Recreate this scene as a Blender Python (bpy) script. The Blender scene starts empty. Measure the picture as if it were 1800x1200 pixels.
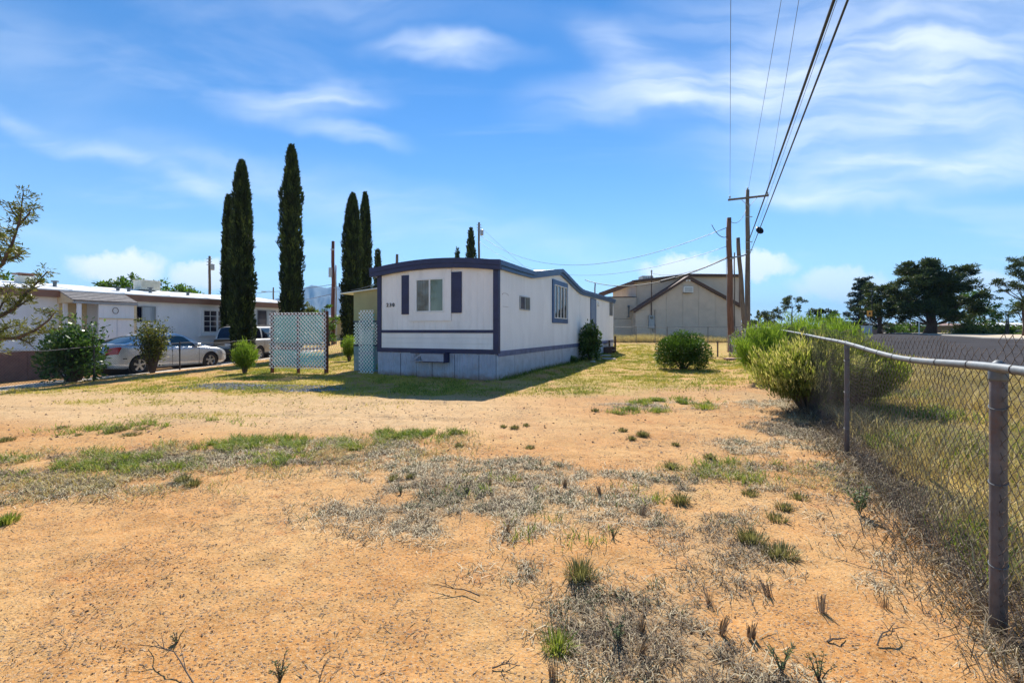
import bpy, math, random
import numpy as np
from mathutils import Vector, Matrix
rng = np.random.default_rng(7)
random.seed(7)
S = bpy.context.scene
COL = S.collection

# ------------------------------------------------------------------ camera
EYE = 1.42
cam = bpy.data.cameras.new('camera')
camo = bpy.data.objects.new('camera', cam)
COL.objects.link(camo)
camo.location = (0, 0, EYE)
camo.rotation_euler = (math.radians(90), 0, 0)
cam.sensor_width = 36
cam.lens = 16.0
cam.shift_y = -19 / 1800
cam.clip_start = 0.05
cam.clip_end = 30000
S.camera = camo

# ------------------------------------------------------------------ light
SUN_EL, SUN_AZ = math.radians(41.5), math.radians(4)    # azimuth from +Y towards +X
sd = Vector((math.sin(SUN_AZ) * math.cos(SUN_EL), math.cos(SUN_AZ) * math.cos(SUN_EL), math.sin(SUN_EL)))
sun = bpy.data.lights.new('sun', 'SUN')
sun.energy = 5.0
sun.angle = math.radians(0.53)
sun.color = (1.0, 0.955, 0.88)
suno = bpy.data.objects.new('sun', sun)
COL.objects.link(suno)
suno.rotation_euler = (-sd).to_track_quat('-Z', 'Y').to_euler()
suno.location = (0, 0, 50)
VS = S.view_settings
S.display_settings.display_device = 'sRGB'
VS.view_transform = 'Standard'
VS.look = 'None'
VS.exposure = 0.82
VS.gamma = 1
VS.use_curve_mapping = False
try:
    S.cycles.use_denoising = True
    S.cycles.max_bounces = 8
    S.cycles.diffuse_bounces = 3
    S.cycles.glossy_bounces = 3
    S.cycles.transmission_bounces = 4
    S.cycles.transparent_max_bounces = 8
    S.cycles.volume_bounces = 0
    S.cycles.sample_clamp_indirect = 6
except Exception:
    pass

W = bpy.data.worlds.new('World')
S.world = W
W.use_nodes = True
wt = W.node_tree
for n_ in list(wt.nodes):
    wt.nodes.remove(n_)


class NT:
    """small helper to wire shader nodes"""
    def __init__(s, t): s.t = t
    def n(s, typ, **kw):
        nd = s.t.nodes.new(typ)
        for k, v in kw.items():
            setattr(nd, k, v)
        return nd
    def put(s, sock, v):
        if isinstance(v, bpy.types.NodeSocket): s.t.links.new(v, sock)
        elif v is not None:
            if isinstance(v, (tuple, list)) and len(v) == 3 and sock.type == 'RGBA': v = (*v, 1)
            sock.default_value = v
    def m(s, op, a, b=0.0, c=None, clamp=False):
        nd = s.n('ShaderNodeMath', operation=op, use_clamp=clamp)
        s.put(nd.inputs[0], a); s.put(nd.inputs[1], b)
        if c is not None: s.put(nd.inputs[2], c)
        return nd.outputs[0]
    def vm(s, op, a, b=None, sc=None):
        nd = s.n('ShaderNodeVectorMath', operation=op)
        s.put(nd.inputs[0], a)
        if b is not None: s.put(nd.inputs[1], b)
        if sc is not None: s.put(nd.inputs['Scale'], sc)
        return nd.outputs['Value'] if op in ('LENGTH', 'DOT_PRODUCT') else nd.outputs[0]
    def mix(s, f, a, b, mode='MIX'):
        nd = s.n('ShaderNodeMix', data_type='RGBA', blend_type=mode)
        s.put(nd.inputs[0], f); s.put(nd.inputs[6], a); s.put(nd.inputs[7], b)
        return nd.outputs[2]
    def noise(s, vec, scale, det=3.0, rough=0.55, dist=0.0):
        nd = s.n('ShaderNodeTexNoise')
        s.put(nd.inputs['Vector'], vec); nd.inputs['Scale'].default_value = scale
        nd.inputs['Detail'].default_value = det; nd.inputs['Roughness'].default_value = rough
        nd.inputs['Distortion'].default_value = dist
        return nd.outputs['Fac']
    def voro(s, vec, scale, feat='F1', out='Distance'):
        nd = s.n('ShaderNodeTexVoronoi', feature=feat)
        s.put(nd.inputs['Vector'], vec); nd.inputs['Scale'].default_value = scale
        return nd.outputs[out]
    def mr(s, v, a, b, c=0.0, d=1.0, smooth=True):
        nd = s.n('ShaderNodeMapRange', interpolation_type='SMOOTHSTEP' if smooth else 'LINEAR')
        s.put(nd.inputs[0], v)
        for i, q in enumerate((a, b, c, d)): s.put(nd.inputs[i + 1], q)
        return nd.outputs[0]
    def comb(s, x, y, z):
        nd = s.n('ShaderNodeCombineXYZ')
        s.put(nd.inputs[0], x); s.put(nd.inputs[1], y); s.put(nd.inputs[2], z)
        return nd.outputs[0]


# sky: Nishita with wisps of cirrus and a few low cumulus at their own bearings
w = NT(wt)
sky = w.n('ShaderNodeTexSky', sky_type='NISHITA')
sky.sun_disc = False
sky.sun_elevation = SUN_EL
sky.sun_rotation = SUN_AZ
sky.altitude = 1400
sky.air_density = 1.0
sky.dust_density = 0.0
sky.ozone_density = 4.0
hs = w.n('ShaderNodeHueSaturation')
hs.inputs['Saturation'].default_value = 1.24
hs.inputs['Value'].default_value = 1.12
w.put(hs.inputs['Color'], sky.outputs[0])
tc = w.n('ShaderNodeTexCoord')
sp = w.n('ShaderNodeSeparateXYZ')
w.put(sp.inputs[0], tc.outputs['Generated'])
dx, dy, dz = sp.outputs
ysafe = w.m('MAXIMUM', dy, 0.05)
U = w.m('DIVIDE', dx, ysafe)
V = w.m('DIVIDE', dz, ysafe)
uv = w.comb(U, V, 0.0)
nz1 = w.n('ShaderNodeTexNoise'); nz1.inputs['Scale'].default_value = 3.2; nz1.inputs['Detail'].default_value = 4
w.put(nz1.inputs['Vector'], uv)
warp = w.vm('SCALE', w.vm('SUBTRACT', nz1.outputs['Color'], (0.5, 0.5, 0.5)), sc=0.16)
uvw = w.vm('ADD', uv, warp)
nz2 = w.n('ShaderNodeTexNoise'); nz2.inputs['Scale'].default_value = 14; nz2.inputs['Detail'].default_value = 6; nz2.inputs['Roughness'].default_value = 0.65
w.put(nz2.inputs['Vector'], uv)
uvc = w.vm('ADD', uv, w.vm('SCALE', w.vm('SUBTRACT', nz2.outputs['Color'], (0.5, 0.5, 0.5)), sc=0.085))
CL = [  # bearing u, elevation v, half width, half height, tilt, strength, puffy
    (-.14, .615, .15, .028, -4, .75, 0), (-.46, .49, .14, .035, 4, .75, 0), (-.37, .42, .12, .022, -8, .55, 0),
    (.36, .535, .26, .055, 6, .75, 0), (.25, .60, .14, .05, -38, .4, 0), (.86, .47, .40, .15, 4, .75, 0), (.95, .64, .42, .10, 10, .65, 0),
    (.95, .345, .38, .045, 5, .65, 0), (.70, .29, .16, .02, 0, .45, 0), (-.92, .40, .36, .022, -22, .38, 0),
    (-1.05, .62, .26, .09, -15, .22, 0), (-.55, .32, .5, .04, -17, .22, 0), (-.2, .26, .45, .045, -12, .28, 0),
    (.6, .70, .35, .08, 8, .35, 0), (-.75, .2, .5, .03, -3, .25, 0), (-.35, .72, .35, .05, -4, .22, 0),
    (-.865, .135, .12, .045, 0, 1.0, 1), (-.67, .122, .085, .035, 0, .9, 1), (.54, .145, .09, .033, 0, .85, 1),
    (.39, .14, .12, .035, 0, .85, 1), (.73, .10, .12, .04, 0, .65, 1), (1.02, .09, .14, .045, 0, .55, 1)]
tot = None
puff = None
for (cu, cv, rx, ry, an, st, pf) in CL:
    mp = w.n('ShaderNodeMapping', vector_type='TEXTURE')
    w.put(mp.inputs['Vector'], uvc if pf else uvw)
    mp.inputs['Location'].default_value = (cu, cv, 0)
    mp.inputs['Rotation'].default_value = (0, 0, math.radians(an))
    mp.inputs['Scale'].default_value = (rx, ry, 1)
    d = w.vm('LENGTH', mp.outputs[0])
    if pf: f = w.mr(d, 1.15, .55, 0.0, st)
    else: f = w.mr(d, 1.7, 0.05, 0.0, st)
    if pf: puff = f if puff is None else w.m('MAXIMUM', puff, f)
    else: tot = f if tot is None else w.m('ADD', tot, f)
mp = w.n('ShaderNodeMapping')
w.put(mp.inputs['Vector'], uvw)
mp.inputs['Rotation'].default_value = (0, 0, math.radians(10))
mp.inputs['Scale'].default_value = (1.2, 7.0, 1)
streak = w.noise(mp.outputs[0], 2.6, 5, 0.5, 0.25)
tot = w.m('MULTIPLY', tot, w.mr(streak, .28, .70, .3, 1.0))
gen = w.comb(w.m('DIVIDE', dx, w.m('ADD', w.m('ABSOLUTE', dz), .18)), w.m('DIVIDE', w.m('MULTIPLY', dy, 3.0), w.m('ADD', w.m('ABSOLUTE', dz), .18)), 0.0)
veil = w.mr(w.noise(gen, .55, 6, .6, .8), .52, .8, 0.0, .4)
tot = w.m('ADD', tot, veil)
tot = w.m('MAXIMUM', w.m('MULTIPLY', tot, .74), puff, clamp=True)
fr = w.mr(dy, .03, .12)
tot = w.m('ADD', w.m('MULTIPLY', tot, fr), w.m('MULTIPLY', veil, w.m('SUBTRACT', 1.0, fr)), clamp=True)
above = w.mr(dz, -.01, .03)
tot = w.m('MULTIPLY', tot, above)
pale = w.m('POWER', w.m('SUBTRACT', 1.0, w.m('MAXIMUM', dz, 0.0, clamp=True), clamp=True), 5.0)
skyb = w.mix(w.m('MULTIPLY', pale, .62), hs.outputs[0], (5.3, 7.6, 9.3))
skyc = w.mix(tot, skyb, (8.4, 8.9, 9.4))
bg = w.n('ShaderNodeBackground')
w.put(bg.inputs[0], skyc)
bg.inputs[1].default_value = 0.084
wo = w.n('ShaderNodeOutputWorld')
wt.links.new(bg.outputs[0], wo.inputs[0])

# ------------------------------------------------------------------ helpers


def fast_mesh(name, verts, faces, smooth=False, var=None, col=None, mats=None, midx=None):
    me = bpy.data.meshes.new(name)
    verts = np.asarray(verts, dtype=np.float32)
    me.vertices.add(len(verts))
    me.vertices.foreach_set('co', verts.ravel())
    if isinstance(faces, np.ndarray):
        k = faces.shape[1]
        me.loops.add(faces.size)
        me.loops.foreach_set('vertex_index', faces.astype(np.int32).ravel())
        me.polygons.add(len(faces))
        me.polygons.foreach_set('loop_start', np.arange(0, faces.size, k, dtype=np.int32))
        nf = len(faces)
    else:
        me.loops.add(sum(len(f) for f in faces))
        me.loops.foreach_set('vertex_index', np.array([i for f in faces for i in f], dtype=np.int32))
        me.polygons.add(len(faces))
        st = np.cumsum([0] + [len(f) for f in faces[:-1]]).astype(np.int32)
        me.polygons.foreach_set('loop_start', st)
        nf = len(faces)
    me.polygons.foreach_set('use_smooth', np.full(nf, bool(smooth)))
    if var is not None:
        a = me.attributes.new('var', 'FLOAT', 'POINT')
        a.data.foreach_set('value', np.asarray(var, dtype=np.float32))
    if col is not None:
        a = me.attributes.new('zone', 'FLOAT_COLOR', 'POINT')
        a.data.foreach_set('color', np.asarray(col, dtype=np.float32).ravel())
    for m_ in (mats or []): me.materials.append(m_)
    me.update(calc_edges=True)
    me.validate()
    return me


def obj(name, me, mat=None, parent=None, kind=None, label=None, cat=None, group=None, loc=None):
    o = bpy.data.objects.new(name, me)
    COL.objects.link(o)
    if mat is not None and me is not None and not me.materials: me.materials.append(mat)
    if parent is not None: o.parent = parent
    if kind: o['kind'] = kind
    if label: o['label'] = label
    if cat: o['category'] = cat
    if group: o['group'] = group
    if loc is not None: o.location = loc
    return o


def thing(name, label, cat, loc=(0, 0, 0), rot=0.0, group=None):
    o = bpy.data.objects.new(name, None)
    COL.objects.link(o)
    o.empty_display_size = .3
    o.location = loc
    o.rotation_euler = (0, 0, rot)
    o['label'] = label
    o['category'] = cat
    if group: o['group'] = group
    return o


def copy_tree(o, parent=None):
    c = o.copy()
    COL.objects.link(c)
    c.parent = parent
    for ch in [x for x in o.children]: copy_tree(ch, c)
    return c


class MB:
    """collects shapes, links them as one mesh object; B is an optional basis (O, ea, eb, ec)"""
    def __init__(s, B=None): s.v = []; s.f = []; s.B = B
    def T(s, p):
        if s.B is None: return tuple(p)
        O, a, b, c = s.B
        return tuple(O[i] + p[0] * a[i] + p[1] * b[i] + p[2] * c[i] for i in range(3))
    def add(s, vs, fs):
        k = len(s.v)
        s.v += [s.T(p) for p in vs]
        s.f += [tuple(i + k for i in f) for f in fs]
        return s
    def box(s, x0, x1, y0, y1, z0, z1):
        vs = [(x, y, z) for x in (x0, x1) for y in (y0, y1) for z in (z0, z1)]
        return s.add(vs, [(0, 1, 3, 2), (4, 6, 7, 5), (0, 4, 5, 1), (2, 3, 7, 6), (0, 2, 6, 4), (1, 5, 7, 3)])
    def prism(s, poly, c0, c1):
        n = len(poly)
        vs = [(a, b, c0) for a, b in poly] + [(a, b, c1) for a, b in poly]
        fs = [tuple(range(n))[::-1], tuple(range(n, 2 * n))] + [(i, (i + 1) % n, n + (i + 1) % n, n + i) for i in range(n)]
        return s.add(vs, fs)
    def tube(s, pts, r, n=6, cap=True):
        pts = [Vector(p) for p in pts]
        rs = r if isinstance(r, (list, tuple)) else [r] * len(pts)
        vs = []; fs = []
        pv = None
        for i, p in enumerate(pts):
            d = (pts[min(i + 1, len(pts) - 1)] - pts[max(i - 1, 0)])
            d = d.normalized() if d.length > 1e-9 else Vector((0, 0, 1))
            a = pv if pv is not None else (Vector((1, 0, 0)) if abs(d.x) < .8 else Vector((0, 1, 0)))
            a = (a - d * a.dot(d)).normalized()
            pv = a
            b = d.cross(a)
            for k in range(n):
                t = 2 * math.pi * k / n
                vs.append(tuple(p + (a * math.cos(t) + b * math.sin(t)) * rs[i]))
        for i in range(len(pts) - 1):
            for k in range(n):
                fs.append((i * n + k, i * n + (k + 1) % n, (i + 1) * n + (k + 1) % n, (i + 1) * n + k))
        if cap:
            fs.append(tuple(range(n))[::-1])
            fs.append(tuple(range((len(pts) - 1) * n, len(pts) * n)))
        return s.add(vs, fs)
    def lathe(s, prof, n=24, ax='z', c=(0, 0, 0), cap=True):
        vs = []; fs = []
        for (r, h) in prof:
            for k in range(n):
                t = 2 * math.pi * k / n
                x, y = r * math.cos(t), r * math.sin(t)
                p = (x, y, h) if ax == 'z' else ((x, h, y) if ax == 'y' else (h, x, y))
                vs.append((p[0] + c[0], p[1] + c[1], p[2] + c[2]))
        for i in range(len(prof) - 1):
            for k in range(n):
                fs.append((i * n + k, i * n + (k + 1) % n, (i + 1) * n + (k + 1) % n, (i + 1) * n + k))
        if cap:
            fs.append(tuple(range(n))[::-1])
            fs.append(tuple(range((len(prof) - 1) * n, len(prof) * n)))
        return s.add(vs, fs)
    def build(s, name, mat, parent=None, smooth=False, **kw):
        me = fast_mesh(name, s.v, s.f, smooth)
        if smooth == 'auto': pass
        return obj(name, me, mat, parent, **kw)


def bevel(o, wd=.01, seg=2, ang=35):
    m_ = o.modifiers.new('bevel', 'BEVEL')
    m_.width = wd; m_.segments = seg; m_.limit_method = 'ANGLE'; m_.angle_limit = math.radians(ang)
    return o


# value noise on numpy arrays
_tab = rng.random((256, 256))


def vnoise(x, y, sc=1.0, seed=0):
    x = np.asarray(x, float) * sc + seed * 17.31
    y = np.asarray(y, float) * sc + seed * 9.77
    xi = np.floor(x).astype(int); yi = np.floor(y).astype(int)
    fx = x - xi; fy = y - yi
    fx = fx * fx * (3 - 2 * fx); fy = fy * fy * (3 - 2 * fy)
    g = lambda a, b: _tab[a % 256, b % 256]
    return (g(xi, yi) * (1 - fx) + g(xi + 1, yi) * fx) * (1 - fy) + (g(xi, yi + 1) * (1 - fx) + g(xi + 1, yi + 1) * fx) * fy


def fbm(x, y, sc=1.0, o=4, seed=0):
    s = 0; a = 1; t = 0
    for i in range(o):
        s = s + a * vnoise(x, y, sc * 2 ** i, seed + i * 3); t += a; a *= .5
    return s / t


def sstep(x, a, b):
    t = np.clip((x - a) / (b - a), 0, 1)
    return t * t * (3 - 2 * t)


# ------------------------------------------------------------------ the lie of the land
ED = (0.444, 0.896)        # direction of the street, of the fence and of the houses
EN = (0.896, -0.444)       # across it, to the right


def qq(x, y): return EN[0] * x + EN[1] * y


def macro(x, y):
    x = np.asarray(x, float); y = np.asarray(y, float)
    q = qq(x, y)
    a = np.interp(y, [0, 22, 27, 34, 45, 60, 200, 900], [0, 0, .08, .5, .8, 1.0, 1.1, .6])
    b = np.interp(q, [0, 1.2, 3, 7.7, 20.3, 26, 60], [0, 0.03, .07, .15, .72, .95, 1.1])
    c = -.55 * np.clip((-12 - x) / 7.5, 0, 1) * (1 - sstep(y, 40, 60))
    f = .14 * np.exp(-((q - 1.1) / 1.2) ** 2) * sstep(y, 6, 12)
    r = np.maximum(a, b * (1 - sstep(y, 200, 900) * .5)) + c + f * (1 - sstep(y, 20, 27))
    return r


def micro(x, y):
    q = qq(x, y)
    near = 1 - sstep(np.hypot(x, y), 25, 60)
    off = sstep(q, 6.6, 7.6) * (1 - sstep(q, 26, 27))
    rut = 0
    for o_ in (-.75, .75):
        dd = y - (8.4 - .12 * (x + 4)) - o_ - .12 * (vnoise(x, y * 0, .7, 6) - .5)
        rut = rut - .028 * np.exp(-(dd / .13) ** 2) + .012 * np.exp(-((np.abs(dd) - .24) / .07) ** 2)
    rut = rut * (1 - sstep(x, 0, 4)) * (.4 + .6 * vnoise(x, y, .8, 19))
    return rut + near * (1 - off) * ((fbm(x, y, .7, 3, 1) - .5) * .06 + (fbm(x, y, 5, 3, 2) - .5) * .034 - .014 * np.abs(fbm(x, y, 2.2, 2, 14) - .5) * 2)


def gz(x, y):
    return macro(x, y) + micro(x, y)


def g1(x, y): return float(gz(np.array([x]), np.array([y]))[0])


def P(px, Z): return (px - 900) / 800 * Z           # bearing of a thing at distance Z
def H(py, Z): return EYE + (581 - py) * Z / 800     # its height


# ------------------------------------------------------------------ materials
MATS = {}


def newmat(name):
    m_ = bpy.data.materials.new(name)
    m_.use_nodes = True
    t = m_.node_tree
    for n_ in list(t.nodes): t.nodes.remove(n_)
    out = t.nodes.new('ShaderNodeOutputMaterial')
    return m_, NT(t), out


def surf(name, base, rough=.6, metal=0.0, var=.12, scale=6.0, bump=.0, bscale=60.0, dirt=None, dirtamt=0.0, dscale=2.5, spec=.5, stretch=None, coat=0.0, splash=0.0):
    """painted or weathered surface: base colour with uneven tone, blotchy dirt and fine relief"""
    m_, n, out = newmat(name)
    tc = n.n('ShaderNodeTexCoord').outputs['Object']
    v = tc
    if stretch:
        mp = n.n('ShaderNodeMapping'); n.put(mp.inputs['Vector'], tc); mp.inputs['Scale'].default_value = stretch
        v = mp.outputs[0]
    f = n.noise(v, scale, 5, .6)
    lo = tuple(max(0, c * (1 - var)) for c in base); hi = tuple(min(1, c * (1 + var)) for c in base)
    c = n.mix(n.mr(f, .3, .7), lo, hi)
    if dirt:
        d = n.noise(v, dscale, 7, .7)
        c = n.mix(n.m('MULTIPLY', n.mr(d, .5, .75), dirtamt), c, dirt)
    if splash:       # soil thrown up by rain, and rust, along the bottom edge
        sx_ = n.n('ShaderNodeSeparateXYZ'); n.put(sx_.inputs[0], tc)
        hgt = n.m('ADD', sx_.outputs[2], n.m('MULTIPLY', n.m('SUBTRACT', n.noise(tc, 5, 5, .7), .5), splash * 1.6))
        c = n.mix(n.mr(hgt, splash, -.02, 0.0, .75), c, (.30, .15, .07))
    b = n.n('ShaderNodeBsdfPrincipled')
    n.put(b.inputs['Base Color'], c)
    b.inputs['Roughness'].default_value = rough
    b.inputs['Metallic'].default_value = metal
    b.inputs['Specular IOR Level'].default_value = spec
    b.inputs['Coat Weight'].default_value = coat
    b.inputs['Coat Roughness'].default_value = .05
    if bump:
        bp = n.n('ShaderNodeBump'); bp.inputs['Strength'].default_value = bump; bp.inputs['Distance'].default_value = .01
        n.put(bp.inputs['Height'], n.noise(v, bscale, 4, .6)); n.put(b.inputs['Normal'], bp.outputs[0])
    n.t.links.new(b.outputs[0], out.inputs[0])
    return m_


def leafy(name, cols, trans=.35, rough=.55):
    """foliage: colour by each leaf's own value, lets light through"""
    m_, n, out = newmat(name)
    at = n.n('ShaderNodeAttribute'); at.attribute_name = 'var'
    cr = n.n('ShaderNodeValToRGB')
    el = cr.color_ramp.elements
    while len(el) < len(cols): el.new(.5)
    for i, (p, c) in enumerate(cols): el[i].position = p; el[i].color = (*c, 1)
    n.put(cr.inputs[0], at.outputs['Fac'])
    b = n.n('ShaderNodeBsdfPrincipled')
    n.put(b.inputs['Base Color'], cr.outputs[0]); b.inputs['Roughness'].default_value = rough
    b.inputs['Specular IOR Level'].default_value = .3
    t = n.n('ShaderNodeBsdfTranslucent')
    n.put(t.inputs[0], n.mix(1.0, cr.outputs[0], (1.0, 1.0, .6), 'MULTIPLY'))
    mx = n.n('ShaderNodeMixShader'); mx.inputs[0].default_value = trans
    n.t.links.new(b.outputs[0], mx.inputs[1]); n.t.links.new(t.outputs[0], mx.inputs[2])
    n.t.links.new(mx.outputs[0], out.inputs[0])
    return m_


def glassy(name, base=(.02, .025, .03), rough=.04):
    m_, n, out = newmat(name)
    b = n.n('ShaderNodeBsdfPrincipled')
    b.inputs['Base Color'].default_value = (*base, 1)
    b.inputs['Roughness'].default_value = rough
    b.inputs['Specular IOR Level'].default_value = .7
    tcn = n.n('ShaderNodeTexCoord').outputs['Object']
    bp = n.n('ShaderNodeBump'); bp.inputs['Strength'].default_value = .04; bp.inputs['Distance'].default_value = .02
    n.put(bp.inputs['Height'], n.noise(tcn, 2.5, 1)); n.put(b.inputs['Normal'], bp.outputs[0])
    n.t.links.new(b.outputs[0], out.inputs[0])
    return m_


def wood(name, c1, c2, sc=(14, 14, .8), rough=.85):
    m_, n, out = newmat(name)
    tcn = n.n('ShaderNodeTexCoord').outputs['Object']
    mp = n.n('ShaderNodeMapping'); n.put(mp.inputs['Vector'], tcn); mp.inputs['Scale'].default_value = sc
    f = n.noise(mp.outputs[0], 2.0, 6, .65)
    g = n.noise(tcn, .6, 3, .6)
    c = n.mix(n.mr(f, .3, .7), c1, c2)
    c = n.mix(n.m('MULTIPLY', n.mr(g, .4, .7), .45), c, tuple(.5 * x for x in c1))
    b = n.n('ShaderNodeBsdfPrincipled'); n.put(b.inputs['Base Color'], c); b.inputs['Roughness'].default_value = rough
    bp = n.n('ShaderNodeBump'); bp.inputs['Strength'].default_value = .6; bp.inputs['Distance'].default_value = .01
    n.put(bp.inputs['Height'], f); n.put(b.inputs['Normal'], bp.outputs[0])
    n.t.links.new(b.outputs[0], out.inputs[0])
    return m_


M = {}
M['wall'] = surf('wall_paint', (.87, .85, .85), .6, var=.05, scale=1.5, bump=.12, bscale=40, dirt=(.52, .49, .50), dirtamt=.22, dscale=1.6, stretch=(1, 1, .35))
M['panel'] = surf('front_panel_paint', (.88, .84, .81), .6, var=.05, scale=2, bump=.1, bscale=40, dirt=(.5, .46, .44), dirtamt=.22, stretch=(1, 1, .35))
M['navy'] = surf('navy_trim', (.020, .024, .080), .5, var=.2, scale=3, bump=.1, dirt=(.06, .06, .09), dirtamt=.3)
M['blue'] = surf('blue_fascia', (.028, .085, .215), .42, var=.2, scale=3, bump=.1, dirt=(.12, .14, .18), dirtamt=.3)
M['skirt'] = surf('skirt_metal', (.38, .41, .50), .5, var=.12, scale=3, dirt=(.30, .20, .14), dirtamt=.4, dscale=2.2, splash=.22)
M['skirt2'] = surf('side_skirt_metal', (.46, .49, .56), .5, var=.12, scale=3, dirt=(.32, .24, .18), dirtamt=.45, dscale=2.2, splash=.22)
M['white'] = surf('white_paint', (.8, .79, .77), .5, var=.05, scale=4, bump=.06, dirt=(.5, .46, .42), dirtamt=.2)
M['black'] = surf('black_paint', (.012, .012, .014), .5, var=.2)
M['roofw'] = surf('white_roof_coat', (.82, .82, .80), .5, var=.06, scale=1.2, dirt=(.5, .47, .42), dirtamt=.3)
M['tan'] = surf('tan_board', (.36, .31, .155), .7, var=.08, scale=2, dirt=(.25, .2, .12), dirtamt=.3)
M['lattice'] = surf('white_lattice', (.80, .80, .79), .5, var=.05)
M['teal'] = surf('teal_lattice', (.065, .39, .35), .55, var=.12, scale=3)
M['redwood'] = wood('dark_red_post', (.10, .035, .025), (.17, .06, .04))
M['pole'] = wood('brown_pole', (.13, .055, .03), (.27, .125, .07))
M['polegrey'] = wood('grey_pole', (.11, .075, .055), (.24, .18, .13))
M['galv'] = surf('galvanised_pipe', (.115, .135, .15), .6, metal=.2, var=.18, scale=14, bump=.12, bscale=90, dirt=(.22, .16, .12), dirtamt=.5, dscale=9)
M['post'] = surf('weathered_post', (.125, .115, .12), .65, metal=.3, var=.2, scale=9, bump=.25, bscale=70, dirt=(.17, .085, .05), dirtamt=.85, dscale=6)
M['wire'] = surf('rusty_wire', (.085, .060, .050), .65, metal=.2, var=.4, scale=12)
M['wirefar'] = surf('dull_wire', (.16, .16, .16), .6, metal=.3, var=.2)
M['cable'] = surf('black_cable', (.012, .012, .018), .5, var=.1)
M['wirethin'] = surf('aluminium_conductor', (.10, .12, .16), .5, metal=.3, var=.1)
M['mhwall'] = surf('pale_siding', (.82, .84, .86), .5, var=.05, scale=1.5, dirt=(.55, .56, .58), dirtamt=.15, stretch=(1, 1, .5))
M['fascia'] = surf('brown_fascia', (.27, .145, .10), .6, var=.1, scale=3, dirt=(.2, .1, .07), dirtamt=.3)
M['brickskirt'] = surf('brown_skirt', (.30, .155, .115), .85, var=.15, scale=5, bump=.3, bscale=30, dirt=(.2, .1, .07), dirtamt=.4)
M['cream'] = surf('cream_paint_and_lit_wall', (.72, .58, .36), .6, var=.07)
M['shingle'] = surf('grey_shingle', (.26, .235, .22), .9, var=.25, scale=9, bump=.4)
M['beige'] = surf('beige_wall', (.60, .49, .39), .8, var=.06, scale=1.2, bump=.25, bscale=25, dirt=(.42, .33, .26), dirtamt=.3, dscale=.8)
M['beige2'] = surf('beige_block_wall', (.55, .46, .37), .85, var=.08, scale=1.2, bump=.3, bscale=25, dirt=(.28, .22, .18), dirtamt=.3, dscale=.8)
M['brown'] = surf('dark_brown_trim', (.085, .045, .032), .6, var=.2)
M['roofbrown'] = surf('brown_roofing', (.15, .085, .065), .8, var=.15)
M['grey'] = surf('grey_metal', (.35, .36, .37), .5, metal=.3, var=.1)
M['cooler'] = surf('cooler_metal', (.62, .60, .50), .55, var=.08, dirt=(.4, .3, .2), dirtamt=.3)
M['glass'] = glassy('window_glass')
M['glassd'] = glassy('dark_glass', (.008, .010, .022), .03)
M['curtain'] = surf('pale_curtain', (.42, .46, .48), .8, var=.25, scale=9, stretch=(1, 1, .15))
M['carglass'] = glassy('car_glass', (.015, .035, .04), .02)
M['sedan'] = surf('silver_paint', (.62, .64, .66), .28, metal=.35, var=.03, coat=.6, dirt=(.40, .33, .27), dirtamt=.25, dscale=1.2)
M['suvlow'] = surf('pewter_paint', (.42, .385, .33), .3, metal=.3, var=.04, coat=.5, dirt=(.3, .25, .2), dirtamt=.3)
M['suvtop'] = surf('suv_silver', (.60, .58, .53), .3, metal=.3, var=.03, coat=.5)
M['plastic'] = surf('dark_plastic', (.022, .022, .025), .6, var=.1)
M['rubber'] = surf('tyre_rubber', (.020, .019, .018), .8, var=.15, dirt=(.12, .08, .05), dirtamt=.4)
M['alloy'] = surf('alloy_rim', (.50, .50, .50), .3, metal=.7, var=.08)
M['red'] = surf('red_lens', (.42, .012, .02), .15, var=.1, coat=.6)
M['lens'] = surf('clear_lens', (.6, .6, .62), .12, var=.05, coat=.6)
M['orange'] = surf('orange_sign', (.80, .30, .03), .5, var=.05)
M['concrete'] = surf('kerb_concrete', (.42, .38, .33), .85, var=.12, scale=5, bump=.3, bscale=30)
M['bark'] = wood('bark', (.055, .040, .030), (.12, .090, .070), (10, 10, 2))
M['barkp'] = wood('pine_bark', (.05, .030, .022), (.11, .065, .045), (5, 5, 1.5))
M['stem'] = surf('shrub_stem', (.10, .075, .055), .85, var=.3)
M['ochre'] = surf('ochre_wall', (.42, .32, .15), .8, var=.08)
M['brick'] = surf('brick_house_wall', (.30, .16, .12), .85, var=.15, scale=8, bump=.3)

F = {}
F['cyp'] = leafy('cypress_leaf', [(0, (.010, .016, .008)), (.5, (.036, .056, .018)), (1, (.13, .17, .04))], .18, .7)
F['pine'] = leafy('pine_needle', [(0, (.018, .032, .016)), (.5, (.055, .080, .026)), (1, (.15, .17, .045))], .3, .6)
F['deodar'] = leafy('deodar_needle', [(0, (.012, .028, .024)), (.6, (.032, .058, .044)), (1, (.07, .11, .07))], .22, .6)
F['bush'] = leafy('round_bush_leaf', [(0, (.018, .040, .008)), (.5, (.050, .105, .015)), (1, (.13, .22, .03))], .4, .5)
F['shrub'] = leafy('dark_shrub_leaf', [(0, (.012, .035, .010)), (.5, (.05, .11, .026)), (1, (.20, .28, .09))], .4, .35)
F['olive'] = leafy('olive_leaf', [(0, (.04, .055, .014)), (.5, (.13, .15, .035)), (1, (.30, .28, .08))], .4, .45)
F['broom'] = leafy('broom_leaf', [(0, (.045, .085, .010)), (.5, (.13, .23, .022)), (1, (.30, .40, .06))], .45, .55)
F['rabbit'] = leafy('fence_bush_leaf', [(0, (.06, .065, .022)), (.45, (.18, .22, .04)), (.7, (.34, .38, .06)), (1, (.66, .57, .26))], .4, .6)
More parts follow.
